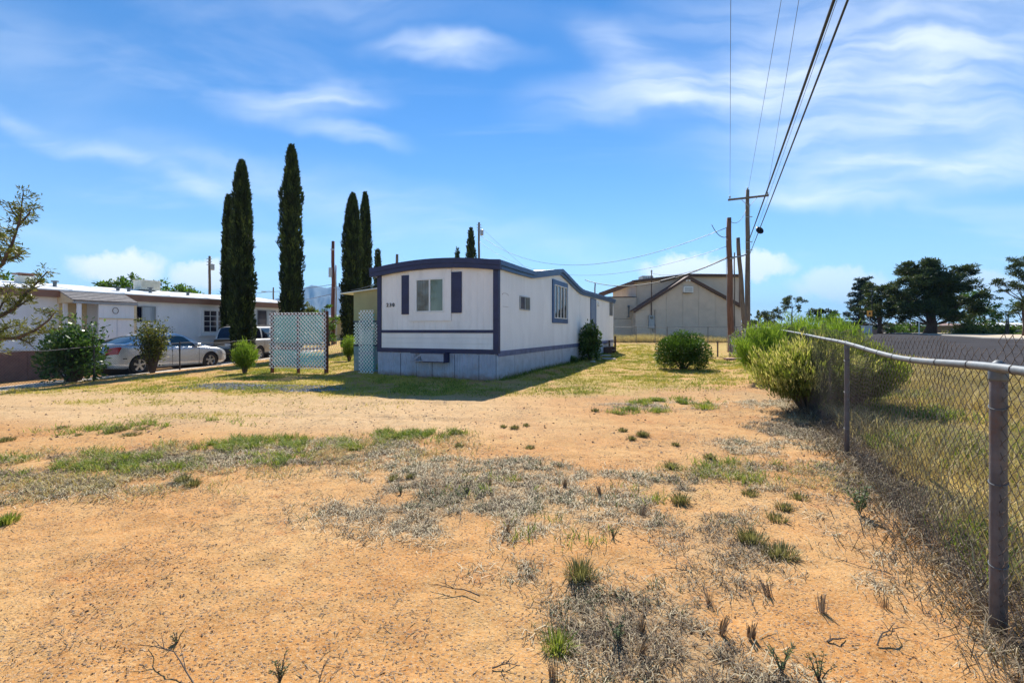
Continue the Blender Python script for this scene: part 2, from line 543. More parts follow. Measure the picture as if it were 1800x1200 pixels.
F['decid'] = leafy('deciduous_leaf', [(0, (.03, .065, .012)), (.5, (.07, .15, .022)), (1, (.19, .30, .05))], .45, .5)
F['green'] = leafy('green_grass_blade', [(0, (.09, .14, .02)), (.5, (.22, .29, .045)), (1, (.48, .46, .13))], .4, .6)
F['lawn'] = leafy('dry_lawn_blade', [(0, (.16, .19, .03)), (.45, (.42, .38, .055)), (1, (.66, .53, .14))], .3, .7)
F['dry'] = leafy('dry_grass_blade', [(0, (.20, .15, .08)), (.5, (.46, .36, .17)), (1, (.66, .54, .29))], .3, .7)
F['dead'] = leafy('dead_litter_blade', [(0, (.07, .045, .03)), (.4, (.25, .185, .12)), (.72, (.44, .36, .225)), (1, (.68, .59, .40))], .15, .8)
F['tuft'] = leafy('bunchgrass_blade', [(0, (.09, .085, .04)), (.5, (.22, .21, .08)), (1, (.42, .37, .19))], .3, .7)
F['stub'] = leafy('stubble_stalk', [(0, (.14, .085, .055)), (.5, (.30, .20, .13)), (1, (.48, .36, .24))], .1, .8)
F['weed'] = leafy('weed_leaf', [(0, (.05, .075, .035)), (.5, (.11, .16, .07)), (1, (.25, .29, .17))], .3, .6)

# ------------------------------------------------------------------ ground
# patches of cover: (x, y, rx, ry, strength) on the ground
def ell(x, y, L, n=0.0, seed=5, sc=1.6):
    s = np.zeros_like(x)
    for (cx, cy, rx, ry, a) in L:
        d = np.hypot((x - cx) / rx, (y - cy) / ry)
        s = np.maximum(s, a * (1 - sstep(d, .45, 1.25)))
    return s


LITTER = [(-.2, 3.75, 1.5, .75, 1), (1.0, 3.9, 1.1, .8, .9), (-.9, 4.6, .9, .5, .7), (.1, 4.7, .6, .4, .7), (.55, 2.15, .42, .50, 1), (.75, 1.75, .5, .4, .9), (1.35, 3.0, .5, .45, .45), (2.4, 4.4, .8, .5, .6),
          (-4.5, 4.6, 2.2, .8, .85), (-3.1, 5.2, 1.6, .7, .8), (-2.0, 5.5, 1.3, .6, .7), (-4.9, 3.9, .9, .9, .6), (1.1, 2.6, .5, .3, .4), (.0, 2.65, .28, .16, .5),
          (2.9, 8.9, 1.3, .8, .7), (2.2, 11.5, 3.2, 2.2, .5), (3.2, 5.6, .8, .5, .5), (3.3, 4.2, .5, .9, .8), (2.6, 3.0, .42, .8, .8), (2.2, 2.3, .3, .8, .7), (4.2, 6.4, .8, .9, .9), (5.1, 9, .9, 2, .7)]
LAWN = [(-6, 13, 6.5, 3.2, 1), (-10, 11.2, 3.2, 1.2, .9), (-2, 11.0, 4, 1.3, .9), (3.0, 14, 4.5, 3.2, .85), (6, 20, 8, 7, .95), (3.5, 27, 8, 9, 1), (-4, 22, 7, 12, 1), (-8, 18, 3.2, 6, 1), (1.2, 11.2, 2.4, 1.4, .7),
        (-7.5, 9.1, 1.6, .5, .55), (-5.2, 7.6, 1.5, .35, .3)]
GREEN = [(-4.4, 4.9, 1.4, .5, .8), (-3.2, 5.7, 1.2, .45, .9), (-2.3, 5.55, .8, .4, 1), (-1.3, 6.2, .75, .42, 1), (-2.9, 5.0, .8, .4, .8), (-4.9, 4.2, .5, .5, .7), (3.2, 9.0, .9, .5, 1), (-5.0, 7.0, 1.3, .3, .35), (-6.0, 6.5, .8, .3, .3),
         (1.0, 3.9, .35, .25, .45), (-.1, 4.1, .5, .3, .4), (2.2, 8.1, .6, .3, .4), (.3, 3.2, .6, .3, .25), (2.3, 4.6, .9, .4, .4), (-4.7, 3.2, .25, .2, .5)]


def masks(x, y):
    n1 = fbm(x, y, 1.7, 4, 11); n2 = fbm(x, y, 4.5, 3, 23); n3 = fbm(x, y, .35, 3, 31)
    q = qq(x, y)
    lit = ell(x, y, LITTER) * sstep(n1 * .6 + n2 * .4, .30, .55)
    lawn = ell(x, y, LAWN) * sstep(n1 * .6 + n2 * .4, .30, .56)
    lawn = np.where((y > 24) & (q < 6.5), np.maximum(lawn, .85 * sstep(n1, .25, .5)), lawn)
    road = sstep(q, 1.15, 1.7) * (1 - sstep(q, 7.3, 7.7)) * sstep(y, -6, -2)
    far = sstep(q, 26, 28) * .0
    grn = ell(x, y, GREEN) * sstep(n1 * .5 + n2 * .5, .38, .56)
    return lit, lawn, road, grn, n3


def graded(lo, hi, step, flat, g):
    a = [0.0]; s = step
    while a[-1] < hi:
        a.append(a[-1] + s)
        if a[-1] > flat: s *= g
    b = [0.0]; s = step
    while b[-1] < -lo:
        b.append(b[-1] + s)
        if b[-1] > (flat if lo < -500 else .6): s *= g if lo < -500 else 1.25
    return np.array([-v for v in b[:0:-1]] + a)


gxs = graded(-9000, 9000, .03, 3.0, 1.035)
gys = graded(-60, 12000, .03, 5.2, 1.03)
GX, GY = np.meshgrid(gxs, gys)
gx, gy = GX.ravel(), GY.ravel()
gzv = gz(gx, gy)
gq = qq(gx, gy)
inroad = (gq > 7.9) & (gq < 25.8) & (gy > -80) & (gy < 400)
gzv = np.where(inroad, gzv - .12, gzv)
# pebbly relief close by, a little trough under the fence
nr = 1 - sstep(np.hypot(gx, gy), 6, 12)
gzv = gzv + nr * ((fbm(gx, gy, 16, 2, 4) - .5) * .014)
lit, lawn, road, grn, n3 = masks(gx, gy)
green_far = sstep(gq, 26.0, 27.0)
drive = sstep(-gx, -2, 2) * (1 - sstep(np.abs(gy - 8.4 + .12 * (gx + 4)), 1.2, 2.4))
zone = np.stack([np.clip(lit, 0, 1), np.clip(np.maximum(lawn, road * .85), 0, 1), drive * .9, green_far], 1)
nx, ny = len(gxs), len(gys)
ii = (np.arange(ny - 1)[:, None] * nx + np.arange(nx - 1)[None, :]).ravel()
faces = np.stack([ii, ii + 1, ii + nx + 1, ii + nx], 1)

gm, n, out = newmat('orange_soil')
tcn = n.n('ShaderNodeTexCoord').outputs['Object']
at = n.n('ShaderNodeAttribute'); at.attribute_name = 'zone'
sepc = n.n('ShaderNodeSeparateColor'); n.put(sepc.inputs[0], at.outputs['Color'])
zl, zw, zd = sepc.outputs
zg = at.outputs['Alpha']
f1 = n.noise(tcn, .8, 5, .6); f2 = n.noise(tcn, 7, 6, .65); f3 = n.noise(tcn, 60, 3, .6)
c = n.mix(n.mr(f1, .35, .68), (.47, .22, .066), (.55, .315, .120))
c = n.mix(n.m('MULTIPLY', n.mr(f2, .45, .7), .5), c, (.38, .15, .036))
f4 = n.noise(tcn, 2.6, 5, .7)
c = n.mix(n.m('MULTIPLY', n.mr(f4, .56, .72), .55), c, (.38, .115, .026))
f5 = n.noise(tcn, 1.1, 6, .7)
c = n.mix(n.m('MULTIPLY', n.mr(f5, .58, .74), .4), c, (.60, .43, .22))
c = n.mix(n.m('MULTIPLY', n.mr(f3, .4, .75), .45), c, (.66, .47, .24))
c = n.mix(n.m('MULTIPLY', zd, .75), c, n.mix(n.mr(f2, .3, .7), (.54, .35, .17), (.63, .46, .26)))
# grit: small grains dark and pale
v1 = n.voro(tcn, 55); v1c = n.voro(tcn, 55, out='Color')
sc_ = n.n('ShaderNodeSeparateColor'); n.put(sc_.inputs[0], v1c)
grit = n.m('MULTIPLY', n.mr(v1, .42, .26), n.m('GREATER_THAN', sc_.outputs[0], .55))
grit = n.m('MULTIPLY', grit, n.mr(n.noise(tcn, 1.3, 3), .30, .52))
c = n.mix(n.m('MULTIPLY', grit, .8), c, n.mix(sc_.outputs[1], (.13, .075, .05), (.30, .21, .15)))
v2 = n.voro(tcn, 120); v2c = n.voro(tcn, 120, out='Color')
sc2 = n.n('ShaderNodeSeparateColor'); n.put(sc2.inputs[0], v2c)
g2 = n.m('MULTIPLY', n.mr(v2, .45, .3), n.m('GREATER_THAN', sc2.outputs[0], .6))
c = n.mix(n.m('MULTIPLY', g2, .6), c, n.mix(sc2.outputs[1], (.16, .10, .07), (.70, .58, .44)))
# litter-stained soil and turf-stained soil
c = n.mix(n.m('MULTIPLY', zl, .75), c, n.mix(n.mr(n.noise(tcn, 30, 5, .7), .35, .65), (.25, .165, .085), (.48, .34, .18)))
c = n.mix(n.m('MULTIPLY', zw, .8), c, n.mix(n.mr(n.noise(tcn, 6, 6, .7), .35, .65), (.36, .29, .06), (.54, .40, .12)))
c = n.mix(zg, c, n.mix(n.mr(n.noise(tcn, 1.0, 5, .7), .35, .65), (.10, .17, .03), (.22, .27, .06)))
b = n.n('ShaderNodeBsdfPrincipled'); n.put(b.inputs['Base Color'], c); b.inputs['Roughness'].default_value = .95
b.inputs['Specular IOR Level'].default_value = .15
bp = n.n('ShaderNodeBump'); bp.inputs['Strength'].default_value = .9; bp.inputs['Distance'].default_value = .012
hh = n.m('ADD', n.m('MULTIPLY', n.noise(tcn, 40, 5, .7), .8), n.m('ADD', n.m('MULTIPLY', grit, .5), n.m('MULTIPLY', g2, .3)))
n.put(bp.inputs['Height'], hh); n.put(b.inputs['Normal'], bp.outputs[0])
n.t.links.new(b.outputs[0], out.inputs[0])
obj('ground', fast_mesh('ground', np.stack([gx, gy, gzv], 1), faces, True, col=zone), gm, kind='structure')


def strip(q0, q1, t0, t1, dq, lift, name, mat, dt=1.5):
    qs = np.linspace(q0, q1, max(2, int((q1 - q0) / dq) + 1))
    ts = np.concatenate([np.arange(t0, 80, dt), np.arange(80, t1, dt * 6)])
    Q, T_ = np.meshgrid(qs, ts)
    x = Q * EN[0] + T_ * ED[0]; y = Q * EN[1] + T_ * ED[1]
    z = macro(x, y) + lift
    nx = len(qs)
    ii = (np.arange(len(ts) - 1)[:, None] * nx + np.arange(nx - 1)[None, :]).ravel()
    fs = np.stack([ii, ii + 1, ii + nx + 1, ii + nx], 1)
    return x, y, z, fs


am, n, out = newmat('old_asphalt')
tcn = n.n('ShaderNodeTexCoord').outputs['Object']
c = n.mix(n.mr(n.noise(tcn, .35, 5, .6), .3, .7), (.042, .040, .043), (.062, .058, .062))
c = n.mix(n.m('MULTIPLY', n.mr(n.noise(tcn, 45, 3), .4, .7), .4), c, (.09, .083, .082))
mp = n.n('ShaderNodeMapping'); n.put(mp.inputs['Vector'], tcn)
crk = n.mr(n.n('ShaderNodeTexVoronoi', feature='DISTANCE_TO_EDGE').outputs[0], 0, 1)
vn = n.n('ShaderNodeTexVoronoi', feature='DISTANCE_TO_EDGE'); n.put(vn.inputs['Vector'], n.vm('ADD', tcn, n.vm('SCALE', n.comb(n.noise(tcn, 1.5, 4), n.noise(tcn, 1.7, 4), 0.0), sc=1.2))); vn.inputs['Scale'].default_value = .22
c = n.mix(n.m('MULTIPLY', n.mr(vn.outputs[0], .012, .003), .7), c, (.04, .037, .037))
b = n.n('ShaderNodeBsdfPrincipled'); n.put(b.inputs['Base Color'], c); b.inputs['Roughness'].default_value = 1.0
b.inputs['Specular IOR Level'].default_value = .03
bp = n.n('ShaderNodeBump'); bp.inputs['Strength'].default_value = .5; bp.inputs['Distance'].default_value = .006
n.put(bp.inputs['Height'], n.noise(tcn, 120, 3)); n.put(b.inputs['Normal'], bp.outputs[0])
n.t.links.new(b.outputs[0], out.inputs[0])
x, y, z, fs = strip(7.7, 20.3, -45, 420, .9, .012, 'road', am)
# ragged near edge
k = np.isclose(qq(x, y), 7.7, atol=.02)
off = (fbm(x, y, .9, 3, 8) - .5) * .5
x = x + np.where(k, off * EN[0], 0); y = y + np.where(k, off * EN[1], 0); z = z - np.where(k, .03, 0)
obj('road', fast_mesh('road', np.stack([x, y, z], 1) if x.ndim == 1 else np.stack([x.ravel(), y.ravel(), z.ravel()], 1), fs, True), am, kind='structure')
x, y, z, fs = strip(20.46, 26.3, -45, 420, .6, .10, 'dirt_verge', am)
vm_ = surf('tan_dirt_verge', (.56, .43, .29), .9, var=.18, scale=.8, bump=.4, dirt=(.42, .34, .16), dirtamt=.5, dscale=.5)
zz = z.copy(); zz[:, -1] -= .12
obj('dirt_verge', fast_mesh('dirt_verge', np.stack([x.ravel(), y.ravel(), zz.ravel()], 1), fs, True), vm_, kind='structure')
# kerb: swept profile
ts = np.concatenate([np.arange(-45, 80, 1.5), np.arange(80, 420, 9)])
prof = [(20.30, -.03), (20.31, .11), (20.34, .125), (20.47, .125), (20.47, -.03)]
vs = []
for t in ts:
    for (qv, dz_) in prof:
        xx = qv * EN[0] + t * ED[0]; yy = qv * EN[1] + t * ED[1]
        vs.append((xx, yy, float(macro(xx, yy)) + dz_))
fs = []
for i in range(len(ts) - 1):
    for k in range(4): fs.append((i * 5 + k, i * 5 + k + 1, (i + 1) * 5 + k + 1, (i + 1) * 5 + k))
obj('kerb', fast_mesh('kerb', vs, fs), M['concrete'], kind='structure')

# pale track beside the left-hand fence
x_ = np.linspace(-14.6, -12.0, 8); y_ = np.arange(5, 30, .6)
X_, Y_ = np.meshgrid(x_, y_)
X_ = X_ + .12 * np.sin(Y_ * .8) + .1 * (fbm(X_, Y_, 1.1, 3, 3) - .5)
Z_ = gz(X_.ravel(), Y_.ravel()).reshape(X_.shape) + .02
Z_[:, 0] -= .06; Z_[:, -1] -= .06
ii = (np.arange(len(y_) - 1)[:, None] * 8 + np.arange(7)[None, :]).ravel()
obj('driveway', fast_mesh('driveway', np.stack([X_.ravel(), Y_.ravel(), Z_.ravel()], 1), np.stack([ii, ii + 1, ii + 9, ii + 8], 1), True),
    surf('pale_drive_dirt', (.55, .46, .36), .9, var=.15, scale=3, bump=.4, dirt=(.35, .25, .17), dirtamt=.4), kind='structure')

# mountains, blue with distance through the haze
D = 6500
pxs = np.arange(380, 1000, 3.0)
base_prof = np.interp(pxs, [380, 420, 455, 480, 505, 530, 548, 562, 575, 590, 605, 625, 650, 690, 760, 860, 1000], [581, 566, 538, 527, 519, 508, 501, 504, 506, 502, 504, 509, 515, 530, 556, 570, 581])
rows = 26
mv = []
for j in range(rows):
    f = j / (rows - 1)
    for i, px in enumerate(pxs):
        Dj = D - 2300 * (1 - f)
        rid = (vnoise(px, j * 1.3, .09, 3) - .5) * .42 + (vnoise(px, j * 2.1, .23, 9) - .5) * .22
        hgt = (581 - base_prof[i]) * D / 800
        hv = hgt * (f ** 1.15) * (1 + rid * math.sin(math.pi * f) * 1.3)
        hv += (vnoise(px, j, .5, 5) - .5) * 26 * (1 if j < rows - 1 else .5) * min(1, hgt / 200)
        mv.append((P(px, Dj), Dj, max(-5, EYE + hv)))
for i, px in enumerate(pxs): mv.append((P(px, D + 1800), D + 1800, -5))
np_ = len(pxs)
ii = (np.arange(rows)[:, None] * np_ + np.arange(np_ - 1)[None, :]).ravel()
obj('mountains', fast_mesh('mountains', mv, np.stack([ii, ii + 1, ii + np_ + 1, ii + np_], 1), True),
    surf('mountain_scrub', (.025, .045, .05), .95, var=.4, scale=.004, dirt=(.09, .09, .075), dirtamt=.5, dscale=.002), kind='structure')

# the air between: far hills fade to blue
hm, n, out = newmat('haze_air')
pv = n.n('ShaderNodeVolumePrincipled')
pv.inputs['Color'].default_value = (.30, .60, 1.0, 1)
pv.inputs['Density'].default_value = .00009
pv.inputs['Anisotropy'].default_value = 0.0
n.t.links.new(pv.outputs[0], out.inputs['Volume'])
HAZE = MB().box(-9600, 9600, -200, 12600, -7, 720).build('haze', hm, kind='stuff')

# ------------------------------------------------------------------ the white mobile home
HA = math.atan2(.92, .39)
hc, hs_ = math.cos(HA), math.sin(HA)
HO = (-.41, 13.06)


def tS(px): r = (px - 900) / 800; return (r * HO[1] - HO[0]) / (hc - r * hs_)     # run along the long side
def wF(px): r = (px - 900) / 800; return (HO[0] - r * HO[1]) / (hs_ + r * hc)     # run across the short front
def hSide(px, py): return H(py, HO[1] + hs_ * tS(px))
def hFront(px, py): return H(py, HO[1] + hc * wF(px))


LH, WH = 17.9, 4.25
home = thing('mobile_home', 'white single-wide mobile home with navy trim and house number 230', 'mobile home', (HO[0], HO[1], 0), HA)
BS = ((0, 0, 0), (1, 0, 0), (0, 0, 1), (0, -1, 0))       # side wall basis: a=t, b=height, c=outwards
BF = ((0, WH, 0), (0, -1, 0), (0, 0, 1), (-1, 0, 0))     # front wall basis: a runs left to right, b=height, c=outwards
eave_t = [0, 1.4, 2.75, 3.9, 5.0, 6.07, 6.95, 7.9, 8.7, 9.3, 9.9, 11, 14, 17.9]
eave_h = [3.43, 3.43, 3.45, 3.62, 3.79, 3.94, 3.80, 3.62, 3.48, 3.40, 3.38, 3.39, 3.42, 3.43]
EV = lambda t: float(np.interp(t, eave_t, eave_h))
ARC = lambda w: .17 * (1 - ((w - WH / 2) / (WH / 2)) ** 2)
FB = .80    # floor line (top of the skirt)


def ribbed(B, a0, a1, b0, btop, pitch, depth, c=0.0, style='groove'):
    """sheet with real vertical grooves or corrugations; btop is a number or a function of a"""
    mb = MB(B)
    xs = []
    if style == 'groove':
        k = a0
        xs.append((a0, 0))
        while k + pitch < a1 - .01:
            k += pitch
            xs += [(k - .006, 0), (k, -depth), (k + .006, 0)]
        xs.append((a1, 0))
    else:
        nn = max(4, int((a1 - a0) / pitch * 4))
        for i in range(nn + 1):
            a = a0 + (a1 - a0) * i / nn
            s_ = (i % 4)
            xs.append((a, depth if s_ in (1, 2) else 0))
    f = btop if callable(btop) else (lambda a: btop)
    vs = []
    for (a, d) in xs: vs += [(a, b0, c + d), (a, f(a), c + d)]
    fs = [(2 * i, 2 * i + 2, 2 * i + 3, 2 * i + 1) for i in range(len(xs) - 1)]
    return mb.add(vs, fs)


# walls
ribbed(BS, 0, LH, FB, lambda a: EV(a) - .16, .203, .007).build('side_wall', M['wall'], home)
mb = MB()
mb.box(.03, LH - .03, .03, WH - .03, FB - .1, 2.98)
mb.build('inner_walls', M['wall'], home)
MB(((0, WH, 0), (1, 0, 0), (0, 0, 1), (0, 1, 0))).prism([(0, FB), (LH, FB), (LH, 3.05), (0, 3.25)], 0, .02).build('back_side_wall', M['wall'], home)
MB(((LH, 0, 0), (0, 1, 0), (0, 0, 1), (1, 0, 0))).prism([(0, FB), (WH, FB), (WH, 3.05), (0, 3.05)], 0, .02).build('end_wall', M['wall'], home)
# front: upper panel, band, lower panel, band
b1, b2 = hFront(770, 585), hFront(770, 580.5)
ribbed(BF, .14, WH - .12, b2, lambda a: 3.2 + ARC(a), .203, .007, .004).build('front_upper_panel', M['panel'], home)
lp0 = hFront(770, 612.5)
for i in range(3):       # lower panel: horizontal lap boards
    z0 = lp0 + (b1 - lp0) * i / 3; z1 = lp0 + (b1 - lp0) * (i + 1) / 3
    MB(BF).prism([(.14, z0), (WH - .12, z0), (WH - .12, z1 - .004), (.14, z1 - .004)], .0, .012).build('lap_board', M['panel'], home)
fb = FB
MB(BF).box(-.02, WH + .02, b1, b2 + .012, 0, .03).build('front_trim_band', M['navy'], home)
MB(BF).box(-.02, WH + .02, fb - .06, lp0, 0, .035).build('front_trim_band', M['navy'], home)
bevel(MB(BF).box(-.02, .13, fb - .02, 3.3, .0, .038).build('corner_trim', M['navy'], home), .008)
mb = MB(BF).box(WH - .13, WH + .03, fb - .02, 3.3, .0, .04)
mb.B = BS; mb.box(-.038, .10, fb - .03, 3.3, 0, .035)
mb.build('corner_trim', M['navy'], home)
# numbers
cu = bpy.data.curves.new('house_number', 'FONT')
cu.body = '2 3 0'
cu.size = .165; cu.extrude = .008; cu.align_x = 'CENTER'; cu.offset = .002; cu.space_character = .92
_t = bpy.data.objects.new('tmp', cu); COL.objects.link(_t)
bpy.context.view_layer.update()
_me = bpy.data.meshes.new_from_object(_t.evaluated_get(bpy.context.evaluated_depsgraph_get()))
bpy.data.objects.remove(_t)
o = obj('house_number', _me, M['black'], home)
wn = wF(687)
o.matrix_local = Matrix(((0, 0, -1, -.022), (-1, 0, 0, wn), (0, 1, 0, hFront(687, 539)), (0, 0, 0, 1)))


def fa(px): return WH - wF(px)


# shutters
for (x0, x1, y0, y1) in ((707, 723, 484, 552.5), (793, 812, 478, 550)):
    h0 = hFront((x0 + x1) / 2, y1); h1 = min(3.24, hFront((x0 + x1) / 2, y0))
    mb = MB(BF).box(fa(x0), fa(x1), h0, h1, .012, .04)
    nsl = 22
    for i in range(nsl):
        zz_ = h0 + .04 + (h1 - h0 - .08) * i / nsl
        mb.box(fa(x0) + .02, fa(x1) - .02, zz_, zz_ + (h1 - h0 - .08) / nsl * .6, .04, .046)
    mb.build('shutter', M['navy'], home)


def window(parent, B, a0, a1, z0, z1, c, fw, depth, cols, rows, mats, trim=None, tw=.1, mull=.03, sill=False, muntin=.012):
    """frame with depth, a pane of glass per light, a curtain behind"""
    root = MB(B)
    root.box(a0, a1, z0, z0 + fw, c, c + depth).box(a0, a1, z1 - fw, z1, c, c + depth)
    root.box(a0, a0 + fw, z0 + fw, z1 - fw, c, c + depth).box(a1 - fw, a1, z0 + fw, z1 - fw, c, c + depth)
    wdw = root.build('window', mats['frame'], parent)
    if trim:
        t = MB(B)
        t.box(a0 - tw, a1 + tw, z0 - tw * 1.1, z0, c, c + depth * .7).box(a0 - tw, a1 + tw, z1, z1 + tw * 1.1, c, c + depth * .7)
        t.box(a0 - tw, a0, z0, z1, c, c + depth * .7).box(a1, a1 + tw, z0, z1, c, c + depth * .7)
        t.build('frame', trim, wdw)
    if sill: MB(B).box(a0 - tw * 1.3, a1 + tw * 1.3, z0 - tw * 1.5, z0 - tw * 1.1 - .002, c, c + depth + .06).build('sill', trim or mats['frame'], wdw)
    n_ = len(cols)
    iw = (a1 - a0 - 2 * fw - mull * (n_ - 1))
    x_ = a0 + fw
    for i, cw in enumerate(cols):
        xe = x_ + iw * cw
        MB(B).box(x_, xe, z0 + fw, z1 - fw, c + depth * .35, c + depth * .45).build('pane', mats['pane'][i % len(mats['pane'])], wdw)
        if i < n_ - 1: MB(B).box(xe, xe + mull, z0 + fw, z1 - fw, c, c + depth * .9).build('mullion', mats['frame'], wdw)
        nr, nc = rows[i]
        for r_ in range(1, nr):
            zz_ = z0 + fw + (z1 - z0 - 2 * fw) * r_ / nr
            MB(B).box(x_, xe, zz_ - muntin, zz_ + muntin, c + depth * .46, c + depth * .75).build('muntin', mats['frame'], wdw)
        for r_ in range(1, nc):
            xx_ = x_ + (xe - x_) * r_ / nc
            MB(B).box(xx_ - muntin, xx_ + muntin, z0 + fw, z1 - fw, c + depth * .46, c + depth * .77).build('muntin', mats['frame'], wdw)
        x_ = xe + mull
    return wdw


def curtained(name, c1, c2, sx=18, z=0, axis='x'):
    m_, n, out = newmat(name)
    tcn = n.n('ShaderNodeTexCoord').outputs['Object']
    mp = n.n('ShaderNodeMapping'); n.put(mp.inputs['Vector'], tcn); mp.inputs['Scale'].default_value = (sx, sx, .6)
    f = n.noise(mp.outputs[0], 1.0, 3, .5)
    c = n.mix(n.mr(f, .35, .65), c1, c2)
    b = n.n('ShaderNodeBsdfPrincipled'); n.put(b.inputs['Base Color'], c); b.inputs['Roughness'].default_value = .5
    b.inputs['Coat Weight'].default_value = 1.0; b.inputs['Coat Roughness'].default_value = .03
    n.t.links.new(b.outputs[0], out.inputs[0])
    return m_


M['pane1'] = curtained('curtained_pane', (.10, .10, .085), (.16, .155, .13))
M['pane2'] = curtained('curtained_pane_green', (.10, .15, .11), (.17, .23, .17), 3)
M['pane3'] = curtained('blind_pane', (.30, .36, .40), (.50, .56, .60), 6)
M['paned'] = curtained('dark_pane', (.020, .018, .035), (.035, .03, .05), 6)

window(home, BF, fa(732), fa(782), hFront(757, 549), hFront(757, 489.5), .012, .045, .05, (.5, .5), ((1, 1), (1, 1)),
       {'frame': M['white'], 'pane': [M['pane1'], M['pane2']]}, trim=M['panel'], tw=.24, mull=.05)
# side windows
window(home, BS, tS(913), tS(930), hSide(922, 545), hSide(922, 521.5), .002, .03, .04, (.5, .5), ((1, 1), (1, 1)),
       {'frame': M['grey'], 'pane': [M['paned'], M['pane1']]}, mull=.04)
window(home, BS, tS(972.5), tS(994.5), hSide(984, 560), hSide(984, 503), .002, .03, .07, (.25, .25, .25, .25), ((1, 1),) * 4,
       {'frame': M['white'], 'pane': [M['glassd'], M['glass'], M['glassd'], M['glass']]}, trim=M['blue'], tw=.17, mull=.05)
window(home, BS, tS(1071), tS(1076), hSide(1073, 555), hSide(1073, 531), .002, .03, .04, (.5, .5), ((1, 1), (1, 1)),
       {'frame': M['grey'], 'pane': [M['paned'], M['glass']]}, mull=.04)
# ghost outline of a removed fixture, door, light
g_ = MB(BS)
for i in range(11):
    a = math.pi * i / 10
    g_.box(tS(888) - .22 * math.cos(a) - .02, tS(888) - .22 * math.cos(a) + .02, hSide(888, 519) + .05 * math.sin(a), hSide(888, 519) + .05 * math.sin(a) + .02, .001, .008)
g_.box(tS(883.5), tS(893.5), hSide(888, 539.5), hSide(888, 538.5), .001, .008)
me_ = g_.build('old_fixture_mark', surf('caulk_mark', (.60, .54, .54), .8), home); me_['kind'] = 'stuff'
d0, d1 = tS(1038), tS(1046.5)
door = MB(BS).box(d0, d1, FB + .02, hSide(1042, 527), .004, .03).build('door', surf('blue_door', (.16, .22, .34), .5, var=.1, dirt=(.3, .3, .33), dirtamt=.3), home)
MB(BS).box(d0 - .07, d0, FB, hSide(1042, 527) + .07, .002, .04).box(d1, d1 + .07, FB, hSide(1042, 527) + .07, .002, .04).box(d0, d1, hSide(1042, 527) + .002, hSide(1042, 527) + .07, .002, .04).build('frame', M['blue'], door)
MB(BS).lathe([(.03, .03), (.03, .06), (.05, .07), (.04, .1)], 10, 'z', (d1 - .08, 1.75, 0)).build('handle', M['grey'], door)
MB(BS).box(tS(1050), tS(1052), 2.86, 3.0, .0, .09).box(tS(1050) + .02, tS(1052) - .02, 2.76, 2.86, .01, .08).build('porch_light', M['white'], home)
MB(BS).box(0, LH, FB - .13, FB + .03, .0, .025).build('side_trim_band', surf('slate_trim', (.10, .125, .24), .55, var=.25, scale=3, dirt=(.25, .25, .28), dirtamt=.4), home)
MB(BS).box(9.28, 9.32, FB, EV(9.3) - .2, .0, .012).build('wall_seam', M['wall'], home)

# roof and fascia
ts_ = np.unique(np.concatenate([np.linspace(-.12, LH + .12, 50), eave_t]))
ws_ = np.linspace(-.14, WH + .22, 17)
rv = []
for t in ts_:
    e = EV(min(max(t, 0), LH))
    for w_ in ws_:
        back = (w_ / WH)
        eb = e * (1 - back) + min(e, 3.44) * back if e > 3.44 else e
        rv.append((t, w_, eb - .03 + ARC(min(max(w_, 0), WH))))
nw = len(ws_)
ii = (np.arange(len(ts_) - 1)[:, None] * nw + np.arange(nw - 1)[None, :]).ravel()
obj('roof', fast_mesh('roof', rv, np.stack([ii, ii + 1, ii + nw + 1, ii + nw], 1), True), M['roofw'], home)


def fascia(B, pts, hgt, c0, c1, mat, name='fascia', parent=None):
    mb = MB(B)
    for (a, b) in zip(pts[:-1], pts[1:]):
        vs = [(a[0], a[1] - hgt, c0), (a[0], a[1], c0), (b[0], b[1], c0), (b[0], b[1] - hgt, c0),
              (a[0], a[1] - hgt, c1), (a[0], a[1], c1), (b[0], b[1], c1), (b[0], b[1] - hgt, c1)]
        mb.add(vs, [(0, 1, 2, 3), (4, 7, 6, 5), (1, 5, 6, 2), (0, 3, 7, 4)] + ([(0, 4, 5, 1)] if a is pts[0] else []) + ([(3, 2, 6, 7)] if b is pts[-1] else []))
    return mb.build(name, mat, parent)


side_pts = [(-.10, EV(0))] + [(t, EV(t)) for t in ts_ if 0 <= t <= LH] + [(LH + .12, EV(LH))]
fascia(BS, side_pts, .14, .045, .15, M['blue'], parent=home)
fascia(BS, [(a, b - .142) for a, b in side_pts], .10, .0, .10, M['blue'], parent=home)
fr_pts = [(a, 3.43 + ARC(a) * .95) for a in np.linspace(-.22, WH + .15, 16)]
fr_pts = [(a, b) for a, b in [(a, 3.43 + ARC(min(max(a, 0), WH)) * .95) for a in np.linspace(-.22, WH + .15, 16)]]
fascia(BF, fr_pts, .15, .11, .19, M['navy'], parent=home)
fascia(BF, [(a, b - .152) for a, b in fr_pts], .13, .04, .17, M['navy'], parent=home)
fascia(((0, WH, 0), (1, 0, 0), (0, 0, 1), (0, 1, 0)), [(-.1, 3.40), (LH, 3.2)], .25, .0, .2, M['navy'], parent=home)
fascia(((LH, 0, 0), (0, 1, 0), (0, 0, 1), (1, 0, 0)), [(0, 3.2), (WH / 2, 3.36), (WH, 3.2)], .22, .02, .12, M['blue'], parent=home)
v_ = MB().lathe([(.05, 3.3), (.05, 3.62), (.10, 3.63), (.10, 3.68), (.01, 3.72)], 12, 'z', (2.1, 1.5, 0)).build('roof_vent', M['galv'], home)
MB().box(2.0, 2.5, 1.2, 1.7, 3.4, 3.58).build('roof_vent', M['white'], home)
